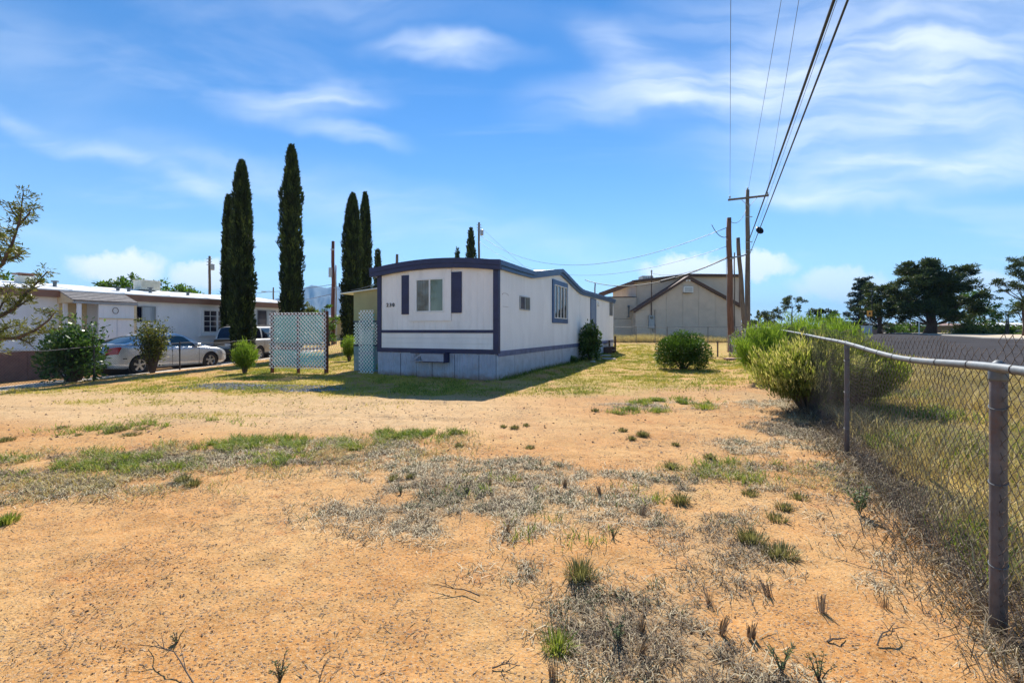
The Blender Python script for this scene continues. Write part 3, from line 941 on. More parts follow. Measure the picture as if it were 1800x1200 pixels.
MB().lathe([(.045, 3.3), (.045, 3.78), (.02, 3.79)], 10, 'z', (4.6, 3.6, 0)).build('roof_vent', M['galv'], home)

# skirting panels, each its own
cuts = [664, 704.5, 732, 760, 799, 842, 872.5]
for i in range(len(cuts) - 1):
    a0, a1 = max(0, fa(cuts[i])), min(WH + .0, fa(cuts[i + 1]))
    ribbed(BF, a0 + .004, a1 - .004, -.08, FB - .05, .085, .012, .002 + .003 * (i % 2), 'corr').build('skirt_panel', M['skirt'], home)
cuts = [0, .55, 1.25, 1.95, 2.7, tS(957.5) - .02, tS(969.5), tS(987.5), tS(996.5), 8.3, 9.5, 10.7, 11.9, 13.1, 14.3, 16.0, LH]
for i in range(len(cuts) - 1):
    sty = 'corr' if i < 2 else 'groove'
    c_ = .006 + (.006 if i in (5, 7) else 0)
    ribbed(BS, cuts[i] + .006, cuts[i + 1] - .006, -.08, FB - .11 - (.02 if i in (6,) else 0), .085 if i < 2 else .21, .012 if i < 2 else .006, c_, sty).build('skirt_panel', M['skirt2'], home)
MB().box(.03, LH, .03, WH, -.1, FB - .1).build('skirt_lining', M['black'], home)
MB().box(LH, LH + .02, 0, WH, -.1, FB).build('skirt_panel', M['skirt2'], home)
MB().box(-.016, .035, -.016, .035, -.1, FB - .1).build('skirt_corner', M['skirt2'], home)
MB().box(0, LH, WH - .001, WH + .02, -.1, FB).build('skirt_panel', M['skirt2'], home)
# tongue cover: open-ended wedge box under the front band
a0, a1 = fa(733), fa(789)
mb = MB(BF)
mb.prism([(a0 + .42, .50), (a1, .50), (a1, .73), (a0 + .30, .73)], .28, .30)
mb.add([(a0 - .05, .47, .30), (a0 + .42, .50, .30), (a0 + .42, .50, .02), (a0 - .05, .47, .02), (a0 - .05, .49, .30), (a0 + .42, .52, .30), (a0 + .42, .52, .02), (a0 - .05, .49, .02)], [(0, 1, 2, 3), (4, 7, 6, 5), (0, 4, 5, 1), (0, 3, 7, 4)])
mb.add([(a0 - .05, .49, .28), (a0 + .02, .66, .28), (a0 + .10, .66, .28), (a0 + .06, .49, .28), (a0 - .05, .49, .30), (a0 + .02, .66, .30), (a0 + .10, .66, .30), (a0 + .06, .49, .30)], [(0, 1, 2, 3), (4, 7, 6, 5), (0, 4, 5, 1), (2, 6, 7, 3), (1, 5, 6, 2), (0, 3, 7, 4)])
mb.add([(a0 + .0, .50, .28), (a0 + .34, .73, .28), (a0 + .40, .70, .28), (a0 + .08, .50, .28), (a0 + .0, .50, .31), (a0 + .34, .73, .31), (a0 + .40, .70, .31), (a0 + .08, .50, .31)], [(0, 1, 2, 3), (4, 7, 6, 5), (0, 4, 5, 1), (2, 6, 7, 3), (1, 5, 6, 2), (0, 3, 7, 4)])
mb.box(a0 + .3, a1, .71, .735, .02, .278)
mb.box(a0 + .42, a1, .50, .515, .02, .278)
mb.build('tongue_cover', surf('grey_board', (.36, .37, .45), .7, var=.12, dirt=(.25, .18, .14), dirtamt=.3), home)
MB(BF).box(a0 - .02, a1 + .05, .735, .765, .01, .32).box(a1 + .001, a1 + .03, .47, .733, .02, .31).box(a0 + .4, a1 + .03, .475, .497, .28, .31).build('tongue_frame', M['navy'], home)

# porch box on the far-left side (part of the home)
PB = ((1.0, WH + .02, 0), (0, 1, 0), (0, 0, 1), (-1, 0, 0))     # a runs leftwards from the home wall
PW = 1.9
def hp(py): return H(py, 15.9)
zt, zl1, zl0 = hp(563.5), hp(565), hp(606)
MB(PB).prism([(0, zt), (PW, zt), (PW, H(513, 16.4)), (0, H(504, 15.4))], -.03, 0).build('porch_board', M['tan'], home)
MB(PB).box(0, PW, zt - .05, zt - .001, -.04, .03).box(0, PW, zl0 - .06, zl0, -.04, .03).build('porch_rail', M['navy'], home)
ribbed(PB, 0, PW, -.08, zl0 - .061, .085, .014, -.02, 'corr').build('porch_skirt', surf('steel_blue_skirt', (.17, .26, .36), .5, var=.15, dirt=(.2, .15, .12), dirtamt=.3), home)
MB().box(1.04, 5.2, WH + .03, WH + .02 + PW, -.1, .55).build('porch_floor', M['black'], home)
MB().box(1.1, 5.2, WH + PW - .05, WH + PW, .55, 1.5).build('porch_side', M['navy'], home)
vs = []
MB().add([(.85, WH - .05, H(503, 15.4) + .02), (5.3, WH - .05, H(503, 15.4) + .02), (5.3, WH + PW + .5, H(514, 16.4) - .05), (.85, WH + PW + .5, H(514, 16.4) - .05),
          (.85, WH - .05, H(503, 15.4) + .05), (5.3, WH - .05, H(503, 15.4) + .05), (5.3, WH + PW + .5, H(514, 16.4) - .02), (.85, WH + PW + .5, H(514, 16.4) - .02)],
         [(0, 1, 2, 3), (4, 7, 6, 5), (0, 4, 5, 1), (3, 2, 6, 7), (0, 3, 7, 4), (1, 5, 6, 2)]).build('porch_roof', M['white'], home)


def slats(name, parent, B, a0, a1, z0, z1, c, pitch, sw, mat, th=.006, names=True):
    """criss-cross lattice: every slat a part of its own, clipped to the panel's rectangle"""
    st = pitch * math.sqrt(2)
    Wd, Hd = a1 - a0, z1 - z0
    joined = MB(B)
    for s_ in (1, -1):
        k = -math.ceil(Hd / st) if s_ == 1 else 0
        kmax = math.ceil(Wd / st) + (0 if s_ == 1 else math.ceil(Hd / st))
        while k <= kmax:
            x_ = k * st + st * .25
            # line x = x_ + s_*z
            zs_ = []
            za = max(0, (0 - x_) / s_) if s_ == 1 else max(0, (Wd - x_) / s_)
            zb_ = min(Hd, (Wd - x_) / s_) if s_ == 1 else min(Hd, (0 - x_) / s_)
            k += 1
            if zb_ - za < .03: continue
            hw = sw / math.sqrt(2)
            pa = (a0 + x_ + s_ * za, z0 + za); pb = (a0 + x_ + s_ * zb_, z0 + zb_)
            poly = [(pa[0] - hw, pa[1]), (pa[0] + hw, pa[1]), (pb[0] + hw, pb[1]), (pb[0] - hw, pb[1])]
            cc = c if s_ == 1 else c + th + .0005
            mb = joined if not names else MB(B)
            mb.prism(poly, cc, cc + th)
            if names: mb.build(name, mat, parent)
    if not names: joined.build(name, mat, parent)


slats('porch_slat', home, PB, 0.02, PW - .02, zl0 + .002, zt - .052, .0, .088, .030, M['lattice'])

# ------------------------------------------------------------------ lattice screens on the lawn


def lattice_screen(label, xl, yl, xr, yr, z0, z1, posts, teal, teal_off, extra):
    L = math.hypot(xr - xl, yr - yl)
    root = thing('lattice_screen', label, 'lattice screen', (xl, yl, g1(xl, yl)), math.atan2(yr - yl, xr - xl))
    B = ((0, 0, 0), (1, 0, 0), (0, 0, 1), (0, -1, 0))
    slats('slat', root, B, 0, L, z0, z1, .02, .095, .025, M['lattice'])
    for (ta0, ta1, tz0, tz1) in teal:
        mb = MB(B)
        slats('teal_lattice_sheet', root, B, ta0, ta1, tz0, tz1, -.05, .095, .052, M['teal'], .004, False)
    for (a, wd, top) in posts:
        MB(B).box(a - wd / 2, a + wd / 2, -.15, top, -.09, -.0).build('post', M['redwood'], root)
    if extra: extra(root, B, L)
    return root


def ex1(root, B, L):
    for z in (.25, .83, 1.0, 1.97): MB(B).box(-.03, L, z - .02, z + .02, -.04, .005).build('rail', M['redwood'], root)


lattice_screen('wide white and teal lattice screen standing on three dark red posts', -8.17, 15.35, -6.05, 14.85, .17, 2.03,
               [(.06, .075, 2.05), (1.08, .06, 2.0), (2.14, .10, 2.07)], [(.1, 1.02, .95, 1.93), (1.12, 2.0, .95, 1.93), (.1, 1.02, .22, .78), (1.12, 2.1, .22, .72)], .05, ex1)
lattice_screen('narrow upright white and teal lattice strip in front of the tan porch', -5.17, 15.42, -4.60, 15.15, .0, 2.12,
               [], [(.12, .60, .1, .62), (.12, .60, .74, 2.0)], .03, None)

# porch steps at the far end of the home
sx, sy = 5.75, 25.15
r = thing('door_steps', 'small dark timber steps with a post at the far end of the mobile home', 'steps', (HO[0] + 14.7 * hc, HO[1] + 14.7 * hs_, g1(sx, sy)), HA)
for k in range(3): MB().box(0, 1.0, -.52 + .17 * k, -.35 + .17 * k, .2 * (k + 1), .2 * (k + 1) + .04).build('tread', M['polegrey'], r)
MB().box(0, .04, -.5, -.02, 0, .42).build('stringer', M['brown'], r)
MB().box(.96, 1.0, -.5, -.02, 0, .42).build('stringer', M['brown'], r)
MB().box(1.2, 1.3, -.52, -.42, 0, 1.05).build('post', M['brown'], r)
MB().box(1.05, 1.15, -.2, -.1, 0, .8).build('post', M['brown'], r)

# ------------------------------------------------------------------ neighbour's long house on the left
NA = math.atan2(.896, .444)
NO = (-19.6, 17.4)
def tN(px): r = (px - 900) / 800; return (r * NO[1] - NO[0]) / (.444 - .896 * r)
def hN(px, py): return H(py, NO[1] + .896 * tN(px))
nb = thing('neighbour_house', 'long pale low house with white roof and brown fascia behind the parked cars', 'house', (NO[0], NO[1], 0), NA)
N0, N1, ND = -9.0, 13.0, 7.0
gl = -.85
tb = .76
BN = ((0, 0, 0), (1, 0, 0), (0, 0, 1), (0, -1, 0))
# wall boards: vertical siding panels 1.22 m wide, grooved
k = N0
while k < N1 - .01:
    e = min(k + 1.22, N1)
    ribbed(BN, k + .003, e - .003, tb, 2.84, .152, .004).build('siding_panel', M['mhwall'], nb)
    k = e
MB().box(N0 + .02, N1 - .02, .03, ND, tb - .05, 2.8).build('inner_walls', M['mhwall'], nb)
MB(BN).box(N0, N1, tb - .16, tb, -.02, .02).build('base_trim', M['mhwall'], nb)
for i in range(9):
    a = N0 + (N1 - N0) * i / 9
    MB(BN).box(a + .005, a + (N1 - N0) / 9 - .005, gl, tb - .161, -.05, -.01).build('skirt_panel', M['brickskirt'], nb)
MB(BN).box(N0, N1, 2.80, 3.10, .02, .30).build('fascia', M['fascia'], nb)
MB().box(N1 - .02, N1 + .02, 0, ND, gl, 2.82).build('end_wall', M['mhwall'], nb)
mb = MB()
zr, ye, yr_ = 3.62, -.36, ND / 2
mb.add([(N0 - .2, ye, 3.11), (N1 + .25, ye, 3.11), (N1 + .25, yr_, zr), (N0 - .2, yr_, zr), (N1 + .25, ND + .3, 3.11), (N0 - .2, ND + .3, 3.11),
        (N0 - .2, ye, 3.06), (N1 + .25, ye, 3.06), (N1 + .25, yr_, zr - .05), (N0 - .2, yr_, zr - .05), (N1 + .25, ND + .3, 3.06), (N0 - .2, ND + .3, 3.06)],
       [(0, 1, 2, 3), (3, 2, 4, 5), (6, 9, 8, 7), (9, 11, 10, 8), (0, 6, 7, 1), (1, 7, 8, 2), (2, 8, 10, 4), (4, 10, 11, 5)])
rf = mb.build('roof', M['roofw'], nb)
k = N0
while k < N1:       # roof seams
    MB().add([(k, ye, 3.112), (k + .03, ye, 3.112), (k + .03, yr_, zr + .002), (k, yr_, zr + .002), (k, ye, 3.13), (k + .03, ye, 3.13), (k + .03, yr_, zr + .02), (k, yr_, zr + .02)],
             [(4, 5, 6, 7), (0, 4, 7, 3), (1, 2, 6, 5), (0, 1, 5, 4)]).build('roof_seam', M['roofw'], nb)
    k += 1.83
mb = MB(); mb.add([(N1, 0, 2.8), (N1, ND, 2.8), (N1, yr_, zr - .06), (N1 + .03, 0, 2.8), (N1 + .03, ND, 2.8), (N1 + .03, yr_, zr - .06)], [(0, 2, 1), (3, 4, 5), (0, 1, 4, 3)])
mb.build('gable', M['mhwall'], nb)
# roof furniture
def rz(y): return 3.11 + (zr - 3.11) * (y - ye) / (yr_ - ye)
tcl = 6.24
cl = MB().box(tcl - .45, tcl + .45, 2.6, 3.35, rz(3) + .02, 4.05).build('roof_cooler', M['cooler'], nb)
for i in range(9):
    z = rz(3) + .16 + i * .07
    if z < 3.95: MB().box(tcl - .38, tcl + .38, 2.57, 2.598, z, z + .035).build('louvre', M['cooler'], cl)
MB().box(tcl - .48, tcl + .48, 2.57, 3.38, 4.051, 4.08).build('lid', M['cooler'], cl)
tv = 1.3
mb = MB().box(tv - .1, tv + .45, 2.2, 2.8, rz(2.2) - .1, 3.78)
mb.build('chimney', M['cooler'], nb)
MB().box(tv - .16, tv + .5, 2.15, 2.85, 3.84, 3.9).box(tv, tv + .35, 2.3, 2.7, 3.78, 3.84).build('chimney_cap', M['fascia'], nb)
for (px, hh_) in ((264, .22), (226, .14), (207, .1), (330, .12), (96, .2)):
    r_v = (px - 900) / 800; t_ = (20.68 + r_v * 17.93) / (.444 - .896 * r_v)
    MB().lathe([(.07, rz(1.2) - .05), (.07, rz(1.2) + hh_), (.13, rz(1.2) + hh_ + .01), (.13, rz(1.2) + hh_ + .06)], 10, 'z', (t_, 1.2, 0)).build('roof_vent', M['galv'], nb)
# porch roof with grey shingles
p0, p1 = 1.65, 3.75
pr = 1.5
for i in range(7):      # shingle courses
    f0, f1 = i / 7, (i + 1) / 7
    za, zb_ = 3.16 - .5 * f0, 3.16 - .5 * f1
    for j in range(7):
        o_ = (.15 if i % 2 else 0)
        x0 = max(p0 - .05, p0 - .05 + (p1 - p0 + .1) * j / 7 - o_ + .003); x1 = min(p1 + .05, p0 - .05 + (p1 - p0 + .1) * (j + 1) / 7 - o_)
        if j == 6: x1 = p1 + .05
        MB(BN).add([(x0, za - .03, pr * f0), (x1, za - .03, pr * f0), (x1, zb_ - .03, pr * f1 + .03), (x0, zb_ - .03, pr * f1 + .03),
                    (x0, za + .0, pr * f0), (x1, za + .0, pr * f0), (x1, zb_ + .018, pr * f1 + .03), (x0, zb_ + .018, pr * f1 + .03)],
                   [(0, 1, 2, 3), (4, 7, 6, 5), (3, 2, 6, 7), (0, 3, 7, 4), (1, 5, 6, 2)]).build('shingle', M['shingle'], nb)
MB(BN).box(p0 - .05, p1 + .05, 2.52, 2.60, pr + .01, pr + .05).build('gutter', M['grey'], nb)
MB(BN).add([(p0, 2.55, .02), (p0, 3.12, .02), (p0, 2.62, pr), (p0, 2.55, pr), (p0 + .04, 2.55, .02), (p0 + .04, 3.12, .02), (p0 + .04, 2.62, pr), (p0 + .04, 2.55, pr)],
           [(0, 1, 2, 3), (4, 7, 6, 5), (1, 5, 6, 2), (0, 3, 7, 4)]).build('porch_gable', M['cream'], nb)
for (a, c_) in ((p0 + .05, 0.4), (p0 + .12, pr - .08)): MB(BN).box(a, a + .12, gl, 2.56, c_ - .06, c_ + .06).build('porch_post', M['mhwall'], nb)
MB(BN).box(p0 + .05, p0 + .95, tb, 2.6, .01, .03).build('porch_recess_wall', M['cream'], nb)  # yellowish lit look of the recess is put into the wall colour
MB(BN).box(p0 + .62, p0 + .70, 2.28, 2.44, .03, .12).build('lamp', M['plastic'], nb)
pa = p0 + .80
for (x0, x1, z0, z1) in ((pa, p1, 1.95, 2.56), (pa, pa + .62, .2, 1.93), (pa + .64, p1, .2, 1.93)):
    ribbed(BN, x0, x1, z0, z1, .152, .006, pr - .04).build('porch_panel', M['mhwall'], nb)
MB(BN).box(pa, p1, gl, 2.55, pr - .12, pr - .06).build('porch_backing', M['mhwall'], nb)
MB(BN).box(p1 - .02, p1 + .0, gl, 2.55, .02, pr - .121).build('porch_side_wall', M['mhwall'], nb)
MB(BN).box(p1 - .06, p1 + .02, gl, 2.56, pr - .05, pr + .0).box(pa, p1 - .061, 1.90, 1.95, pr - .035, pr).build('porch_trim', M['cream'], nb)
ring = MB(BN)
ring.tube([(pa + .55 + .10 * math.cos(2 * math.pi * k / 12), 2.27 + .13 * math.sin(2 * math.pi * k / 12), pr + .01) for k in range(13)], .012, 5)
ring.build('wall_wreath', M['stem'], nb)
window(nb, BN, tN(228), tN(273), hN(250, 566), hN(250, 538), .005, .04, .05, (.46, .54), ((1, 1), (1, 1)),
       {'frame': M['grey'], 'pane': [M['glassd'], M['pane3']]}, mull=.05)
window(nb, BN, tN(356), tN(405), hN(380, 584), hN(380, 545.5), .005, .05, .06, (.5, .5), ((4, 2), (4, 2)),
       {'frame': M['white'], 'pane': [M['paned'], M['paned']]}, trim=M['mhwall'], tw=.13, mull=.09, sill=True, muntin=.016)
window(nb, BN, 10.4, 11.6, hN(470, 575), hN(470, 545), .005, .04, .05, (.5, .5), ((1, 1), (1, 1)), {'frame': M['grey'], 'pane': [M['paned'], M['pane3']]}, mull=.05)

# ------------------------------------------------------------------ tan building behind
BZ = 42.0
g_ = .70
bd = thing('tan_building', 'large tan building with brown-edged gable front behind the back fence', 'building', (0, BZ, g_), 0)
BB = ((0, 0, 0), (1, 0, 0), (0, 0, 1), (0, -1, 0))
def bx_(px): return P(px, BZ)
def bh(py, Z=BZ): return H(py, Z) - g_
xl, xa, xr = bx_(1117), bx_(1208), bx_(1303)
el_, eh, er = bh(545), bh(488), bh(540)
# gable wall from separate panels, seams between them
seams = [1117, 1143, 1171, 1200, 1228, 1258, 1282, 1303]
def gtop(x):
    return el_ + (eh - el_) * (x - xl) / (xa - xl) if x < xa else er + (eh - er) * (xr - x) / (xr - xa)
zm = bh(544)
for i in range(len(seams) - 1):
    x0, x1 = bx_(seams[i]) + .01, bx_(seams[i + 1]) - .01
    MB(BB).prism([(x0, -.6), (x1, -.6), (x1, min(zm - .01, gtop(x1))), (x0, min(zm - .01, gtop(x0)))], .0, .03).build('wall_panel', M['beige'], bd)
    pts = [(x0, zm + .01), (x1, zm + .01), (x1, max(zm + .02, gtop(x1)))]
    if x0 < xa < x1: pts.append((xa, eh))
    pts.append((x0, max(zm + .02, gtop(x0))))
    MB(BB).prism(pts, .0, .03).build('wall_panel', M['beige'], bd)
MB(BB).prism([(xl + .02, -.6), (xr - .02, -.6), (xr - .02, er - .02), (xa, eh - .03), (xl + .02, el_ - .02)], -9, -.01).build('hall', M['beige2'], bd)
fascia(BB, [(xl - .18, el_ - .06), (xa, eh + .10)], .22, .0, .35, M['brown'], 'rake_board', bd)
fascia(BB, [(xa, eh + .10), (xr + .45, er - .12)], .22, .0, .35, M['brown'], 'rake_board', bd)
for (pa_, pb_) in (((xl - .18, el_ - .06), (xa, eh + .10)), ((xa, eh + .10), (xr + .45, er - .12))):
    MB(BB).prism([(pa_[0], pa_[1] + .002), (pb_[0], pb_[1] + .002), (pb_[0], pb_[1] + .06), (pa_[0], pa_[1] + .06)], -9, .36).build('roof_slope', M['roofbrown'], bd)
# rear block
RB = -1.6
zz2 = BZ + 1.6
def rx(px): return P(px, zz2)
def rh(py): return bh(py, zz2)
MB(BB).prism([(rx(1118), -.6), (rx(1299), -.6), (rx(1299), rh(486)), (rx(1208), rh(484)), (rx(1165), rh(489)), (rx(1118), rh(495))], RB - 10, RB).build('rear_block', M['beige'], bd)
fascia(BB, [(rx(1110), rh(493.5)), (rx(1165), rh(487)), (rx(1208), rh(482)), (rx(1301.5), rh(483))], .22, RB + .01, RB + .5, M['brown'], 'roof_edge', bd)
MB(BB).prism([(rx(1110), rh(493.5) - .2), (rx(1208), rh(482) - .18), (rx(1301), rh(483) - .18), (rx(1301), rh(483) - .04), (rx(1208), rh(482) - .03), (rx(1110), rh(493.5) - .05)], RB - 10.2, RB + .005).build('roof', M['roofbrown'], bd)
MB(BB).prism([(rx(1299), -.6), (rx(1301), -.6), (rx(1301), rh(487)), (rx(1299), rh(487))], RB - 10, RB + .05).build('corner_board', M['brown'], bd)
fascia(BB, [(rx(1052), rh(515)), (rx(1112), rh(493.5))], .42, RB + .2, RB + .6, M['roofbrown'], 'roof_beam', bd)
fascia(BB, [(rx(1052), rh(515)), (rx(1112), rh(493.5))], .42, RB - 4.6, RB - 4.2, M['roofbrown'], 'roof_beam', bd)
MB(BB).box(rx(1119), rx(1121), 0, rh(500), RB + .05, RB + .12).build('downpipe', M['beige2'], bd)
# low left wing: upper wall and courses of block below
MB(BB).prism([(rx(1030), rh(560)), (rx(1117.5), rh(560)), (rx(1117.5), rh(523)), (rx(1030), rh(524.5))], RB - 3, RB + .3).build('left_wing', M['beige2'], bd)
MB(BB).box(rx(1030), rx(1118), rh(522.5), rh(521.8), RB - 3, RB + .36).build('wing_coping', M['brown'], bd)
nrow = 7
for i in range(nrow):
    z0 = -.6 + (rh(560.5) + .6) * i / nrow; z1 = -.6 + (rh(560.5) + .6) * (i + 1) / nrow
    nbk = 11
    for j in range(nbk):
        o_ = .2 * (i % 2)
        x0 = rx(1030) + (rx(1117.5) - rx(1030)) * j / nbk + o_ * (j > 0); x1 = rx(1030) + (rx(1117.5) - rx(1030)) * (j + 1) / nbk + o_ * (j < nbk - 1)
        MB(BB).box(x0 + .008, x1 - .008, z0 + .008, z1 - .002, RB - .1, RB + .3 + random.uniform(0, .008)).build('block', M['beige2'], bd)
MB(BB).box(rx(1030), rx(1117.5), -.6, rh(561), RB - 3, RB + .28).build('block_joints', M['grey'], bd)
MB(BB).tube([(rx(1103), rh(556.5), RB + .45), (rx(1103), rh(540), RB + .45)], .06, 8).tube([(rx(1101.5), rh(538.6), RB + .45), (rx(1104.5), rh(538.6), RB + .45)], .09, 8).box(rx(1103) - .1, rx(1103) + .1, rh(557.5), rh(556), RB + .3, RB + .5).build('vent_pipe', M['galv'], bd)
# window air conditioner
x0, x1 = bx_(1199.3), bx_(1215.5)
ac = MB(BB).box(x0, x1, bh(514.5), bh(504.3), .03, .42).build('air_conditioner', M['white'], bd)
for i in range(7):
    z = bh(513.4) + i * (bh(505.4) - bh(513.4)) / 7
    MB(BB).box(x0 + .07, x1 - .07, z, z + .035, .42, .435).build('grille', M['grey'], ac)
MB(BB).box(x0 + .02, x1 - .02, bh(515.2), bh(514.55), .03, .40).build('bracket', M['galv'], ac)
# meter box with conduit to the roof mast
ed_ = MB(BB).box(bx_(1139.6), bx_(1149.5), bh(577), bh(554.5), .03, .22).build('meter_box', M['grey'], bd)
MB(BB).lathe([(.13, .22), (.13, .30), (.10, .34)], 14, 'z', (bx_(1144.5), bh(558), 0)).build('meter', M['glass'], ed_)
MB(BB).tube([(bx_(1144.5), bh(554.5), .12), (bx_(1144.5), bh(478), .12)], .045, 6).tube([(bx_(1150.5), bh(577), .1), (bx_(1150.5), bh(545), .1)], .025, 5).tube([(bx_(1147), bh(577), .1), (bx_(1147), bh(582.5), .1), (bx_(1151), bh(582.5), .1), (bx_(1151), bh(570), .1)], .03, 5).build('conduit', M['brown'], bd)
MB(BB).lathe([(.08, 0), (.09, .12), (.03, .2)], 8, 'y', (bx_(1144.5), bh(478.5), .12)).build('mast_head', M['grey'], bd)
rc = MB(BB).box(rx(1137.5), rx(1157), rh(490), rh(481), RB - 3, RB - 1.6).build('rooftop_cooler', M['cooler'], bd)
for i in range(5): MB(BB).box(rx(1139.5) + i * .22, rx(1139.5) + i * .22 + .1, rh(489), rh(482), RB - 1.6, RB - 1.58).build('louvre', M['grey'], rc)
MB(BB).box(xa - .1, xa + .1, eh - .25, eh - .12, .03, .12).lathe([(.05, .12), (.1, .25)], 10, 'z', (xa - .13, eh - .28, 0)).lathe([(.05, .12), (.1, .25)], 10, 'z', (xa + .13, eh - .28, 0)).build('flood_lamp', M['white'], bd)

# ------------------------------------------------------------------ cars


def car(kind, label, catg, loc, rot, p):
    L, Wd = p['L'], p['W']
    root = thing(kind, label, catg, loc, rot)
    xs = np.linspace(-L / 2, L / 2, 97)
    zb = np.interp(xs, p['zb'][0], p['zb'][1]); zs = np.interp(xs, p['zs'][0], p['zs'][1])
    e = L / 2 - np.abs(xs)
    hw = Wd / 2 * (1 - p['tap'] * (1 - np.clip(e / p['tl'], 0, 1)) ** 2.2)
    def sec(i):
        z0, z1, w_ = zb[i], zs[i], hw[i]
        h = z1 - z0
        pts = [(0, z0), (.5 * w_, z0), (.86 * w_, z0), (.955 * w_, z0 + .03), (.975 * w_, z0 + .09)]
        for f in np.linspace(.15, .88, 11): pts.append((w_ * (.985 + .015 * math.sin(f * math.pi) - .03 * max(0, f - .62)), z0 + h * f))
        pts += [(.955 * w_, z0 + h * .95), (.90 * w_, z1 - .004), (.80 * w_, z1 + .008), (.5 * w_, z1 + p['crown'] * .8), (0, z1 + p['crown'])]
        return pts
    SEC = [sec(i) for i in range(len(xs))]
    ns = len(SEC[0])
    V_ = []
    for side in (1, -1):
        for i, x in enumerate(xs):
            for (y, z) in SEC[i]: V_.append([x, side * y, z])
    V_ = np.array(V_)
    nx_ = len(xs)
    fs = []
    wr = p['arch']
    def inarch(v):
        return any((v[0] - wx) ** 2 + (v[2] - p['wr']) ** 2 < wr ** 2 for wx in p['wx'])
    for s_ in range(2):
        b_ = s_ * nx_ * ns
        for i in range(nx_ - 1):
            for j in range(ns - 1):
                q_ = (b_ + i * ns + j, b_ + (i + 1) * ns + j, b_ + (i + 1) * ns + j + 1, b_ + i * ns + j + 1)
                cn = V_[list(q_)].mean(0)
                if abs(cn[1]) > .55 * Wd / 2 and inarch(cn): continue
                fs.append(q_ if s_ == 0 else q_[::-1])
    # draw the arch edges onto a true circle
    for k in range(len(V_)):
        v = V_[k]
        if abs(v[1]) > .55 * Wd / 2:
            for wx in p['wx']:
                d = math.hypot(v[0] - wx, v[2] - p['wr'])
                if wr * .82 < d < wr * 1.12 and v[2] > zb[min(nx_ - 1, (k // ns) % nx_)] - .01:
                    v[0] = wx + (v[0] - wx) * wr / d; v[2] = p['wr'] + (v[2] - p['wr']) * wr / d
    for i in (0, nx_ - 1):
        ring_ = [i * ns + j for j in range(ns)] + [nx_ * ns + i * ns + j for j in range(ns - 1, -1, -1)]
        fs.append(tuple(ring_) if i else tuple(ring_[::-1]))
    body = obj('body', fast_mesh('body', V_, fs, True), p['paint'], root)
    if p.get('lower'):
        mb = MB()
        for sd_ in (1, -1):
            for i in range(nx_ - 1):
                xm = (xs[i] + xs[i + 1]) / 2
                if any(abs(xm - wx) < wr + .0 for wx in p['wx']): continue
                pts = []
                for ii_ in (i, i + 1):
                    for j in range(3, 10): y, z = SEC[ii_][j]; pts.append((xs[ii_], sd_ * (y + .012), z))
                mb.add(pts, [(j, j + 1, 8 + j, 7 + j) for j in range(6)])
        mb.build('lower_cladding', p['lower'], root)
    # wheel wells
    for wx in p['wx']:
        MB().lathe([(wr + .01, -Wd / 2 * .93), (wr + .01, Wd / 2 * .93)], 24, 'y', (wx, 0, p['wr'])).build('wheel_well', M['plastic'], root)
    # cabin
    gx_, gz_ = p['gx'], p['gz']
    cx = np.unique(np.concatenate([np.linspace(gx_[0], gx_[-1], 50), gx_]))
    def G(x, v, side=1, off=0.0):
        zt_ = float(np.interp(x, gx_, gz_)); z0 = float(np.interp(x, xs, zs)) - .03
        zt_ = max(zt_, z0 + .002)
        wb = float(np.interp(x, xs, hw)) * .90; 
        f = (zt_ - z0) / (max(gz_) - z0)
        wtp = wb - (wb - Wd / 2 * p['tw']) * min(1, f)
        bow = .025 * math.sin(v * math.pi)
        return (x, side * (wb + (wtp - wb) * v + bow + off), z0 + (zt_ - .05 * f - z0) * v)
    cv, cf = [], []
    for i, x in enumerate(cx):
        zt_ = float(np.interp(x, gx_, gz_))
        L_ = [G(x, v) for v in (0, .2, .4, .6, .8, .93, 1)]
        top = L_[-1]
        f = (zt_ - L_[0][2])
        L_ += [(x, top[1] * .94, zt_ - .022 * min(1, f * 3)), (x, top[1] * .82, zt_ - .008 * min(1, f * 3)), (x, top[1] * .45, zt_ + .004), (x, 0, zt_ + .010)]
        row = L_ + [(a, -b_, c_) for a, b_, c_ in L_[::-1][1:]]
        cv += row; m_ = len(row)
    for i in range(len(cx) - 1):
        for j in range(m_ - 1): cf.append((i * m_ + j, i * m_ + j + 1, (i + 1) * m_ + j + 1, (i + 1) * m_ + j))
    obj('roof', fast_mesh('roof', cv, cf, True), p.get('roofpaint', p['paint']), root)
    # side glass
    for side in (1, -1):
        for poly in p['win']:      # (x0b, x0t, x1t, x1b)
            nn = 8
            vs = []
            for vi in range(nn + 1):
                v = .10 + .80 * vi / nn
                fv = vi / nn
                xa_, xb_ = poly[0] + (poly[1] - poly[0]) * fv, poly[3] + (poly[2] - poly[3]) * fv
                for k in range(nn + 1):
                    x = xa_ + (xb_ - xa_) * k / nn
                    vs.append(G(x, v, side, .007))
            fs_ = [(a * (nn + 1) + b_, a * (nn + 1) + b_ + 1, (a + 1) * (nn + 1) + b_ + 1, (a + 1) * (nn + 1) + b_) for a in range(nn) for b_ in range(nn)]
            obj('side_window', fast_mesh('side_window', vs, fs_, True), p['glass'], root)
